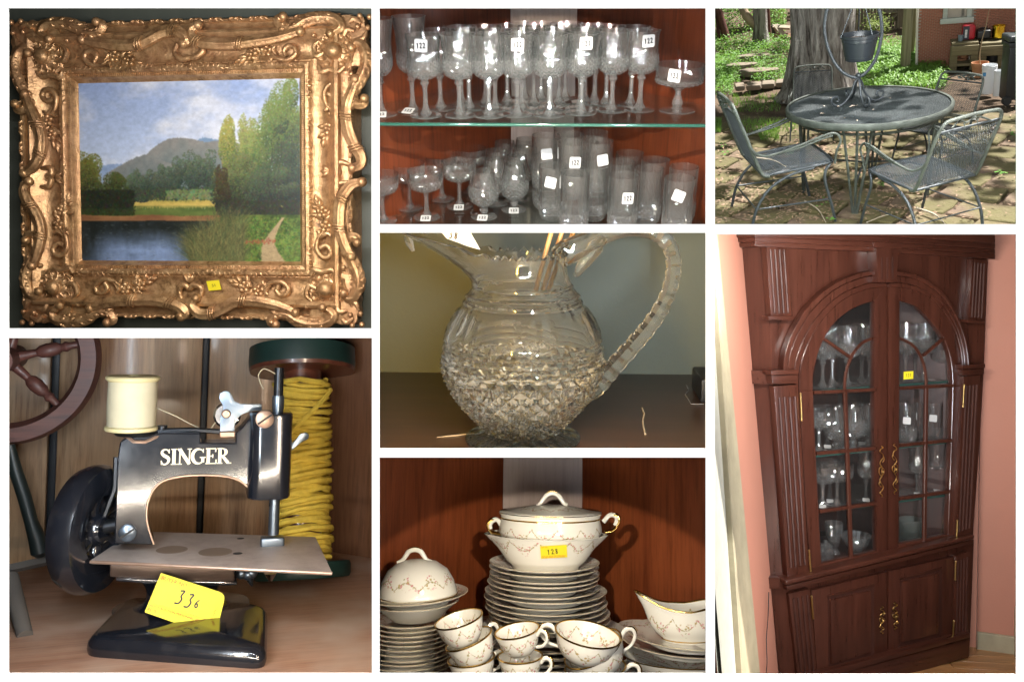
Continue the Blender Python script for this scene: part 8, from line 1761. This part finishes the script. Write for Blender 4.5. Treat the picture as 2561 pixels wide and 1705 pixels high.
    rc_ = C.hit(*uv(1049, 1400), wbr, nR); LR = (rc_ - wbr).dot(dR); cs2 = thing('door_frame', 'cream door frame at the right edge of the room', 'door frame'); a, b = wbr + dR * LR, wbr + dR * (LR + .12); c = nR * .03; v = [(*(a.xy), zf), (*(b.xy), zf), (*(b.xy), P(1050, 1280).z), (*(a.xy), P(1050, 1280).z)]; v += [(p_[0] + c.x, p_[1] + c.y, p_[2]) for p_ in v]; part(cs2, 'post', bevel_mesh(v, [(3, 2, 1, 0), (4, 5, 6, 7), (0, 1, 5, 4), (1, 2, 6, 5), (2, 3, 7, 6), (3, 0, 4, 7)], .003, 1), cream)
    fl = struct('floor', box(7, 7, .02, (0, 0, zf - .022), 0), plain('floor_gap', (.05, .025, .012), .8)); fw = wood('honey_floor_board', (.34, .16, .06), (.47, .25, .10), 'x', .5, .35, .2)
    fang = R_(-28); ca, sa = math.cos(fang), math.sin(fang); c0 = P(950, 1500); c0.z = 0
    g0 = C.hz(*uv(900, 1540), zf)
    for i in range(-10, 11):
        off = rng.uniform(0, .5)
        for j in range(-4, 5):
            x_, y_ = j * .62 + off, i * .062; px_, py_ = g0.x + x_ * ca - y_ * sa, g0.y + x_ * sa + y_ * ca
            o = bpy.data.objects.new('floor_board', box(.617, .0605, .02, (0, 0, 0), .001, 1)); o.data.materials.append(fw); COL.objects.link(o); o.parent = fl; o.location = (px_, py_, zf - .0035); o.rotation_euler = (0, 0, fang)
    cb = [C.hit(*uv(x, y), Lb + wn * .006, wn) for x, y in ((198, 1255), (196, 1330), (190, 1420), (192, 1500), (186, 1560))]; single('power_cord', 'thin black power cord hanging down the wall left of the cabinet', 'cord', tube(catmull(cb, 5), 1.6 * q, 6), plain('black_cord', (.01, .01, .01), .5))
    added_fill_strip(C.rect, 'top', .1, .8, 9, (1, .96, .9)); added_fill_strip(C.rect, 'right', .1, .8, 5.5, (.88, .93, 1)); added_fill_strip(C.rect, 'bottom', .5, 1, 2.2, (1, .95, .9))
# ---------------------------------------------------------------- build everything
build_board()
for fn, key in ((painting_cell, 'painting'), (glasses_cell, 'glasses'), (patio_cell, 'patio'), (sewing_cell, 'sewing'), (pitcher_cell, 'pitcher'), (china_cell, 'china'), (cabinet_cell, 'cabinet')):
    run_cell(fn, key)
number_labels('cut glass goblet standing in the back rows of the upper shelf', 'back row cut glass goblet on the upper shelf, %s from the left', 'x')
number_labels('plate in the tall left stack under the soup bowls', '%s plate from the top in the tall left stack under the soup bowls', 'z')
number_labels('brandy snifter in the back rows of the lower shelf', 'back row brandy snifter on the lower shelf, %s from the left', 'x')
number_labels('frosted glass dish in the stack on the bottom shelf behind the right door', '%s frosted glass dish from the top of the stack behind the right door', 'z')
number_labels('clear glass dish in the shorter stack behind the frosted dishes', '%s clear dish from the top of the stack behind the frosted dishes', 'z')
number_labels('platter hidden low in the centre stack', '%s platter from the top low in the centre stack', 'z')
for a_ in ('goblet on the top shelf behind the left cabinet door', 'goblet on the top shelf behind the right cabinet door', 'coupe or snifter on the second shelf behind the left cabinet door', 'snifter on the second shelf beside the door stile', 'tumbler on the second shelf behind the right cabinet door', 'small stemmed glass on the third shelf behind the left cabinet door', 'tall wine goblet on the third shelf behind the right cabinet door'):
    number_labels(a_, '%s from the left, ' + a_, 'x')
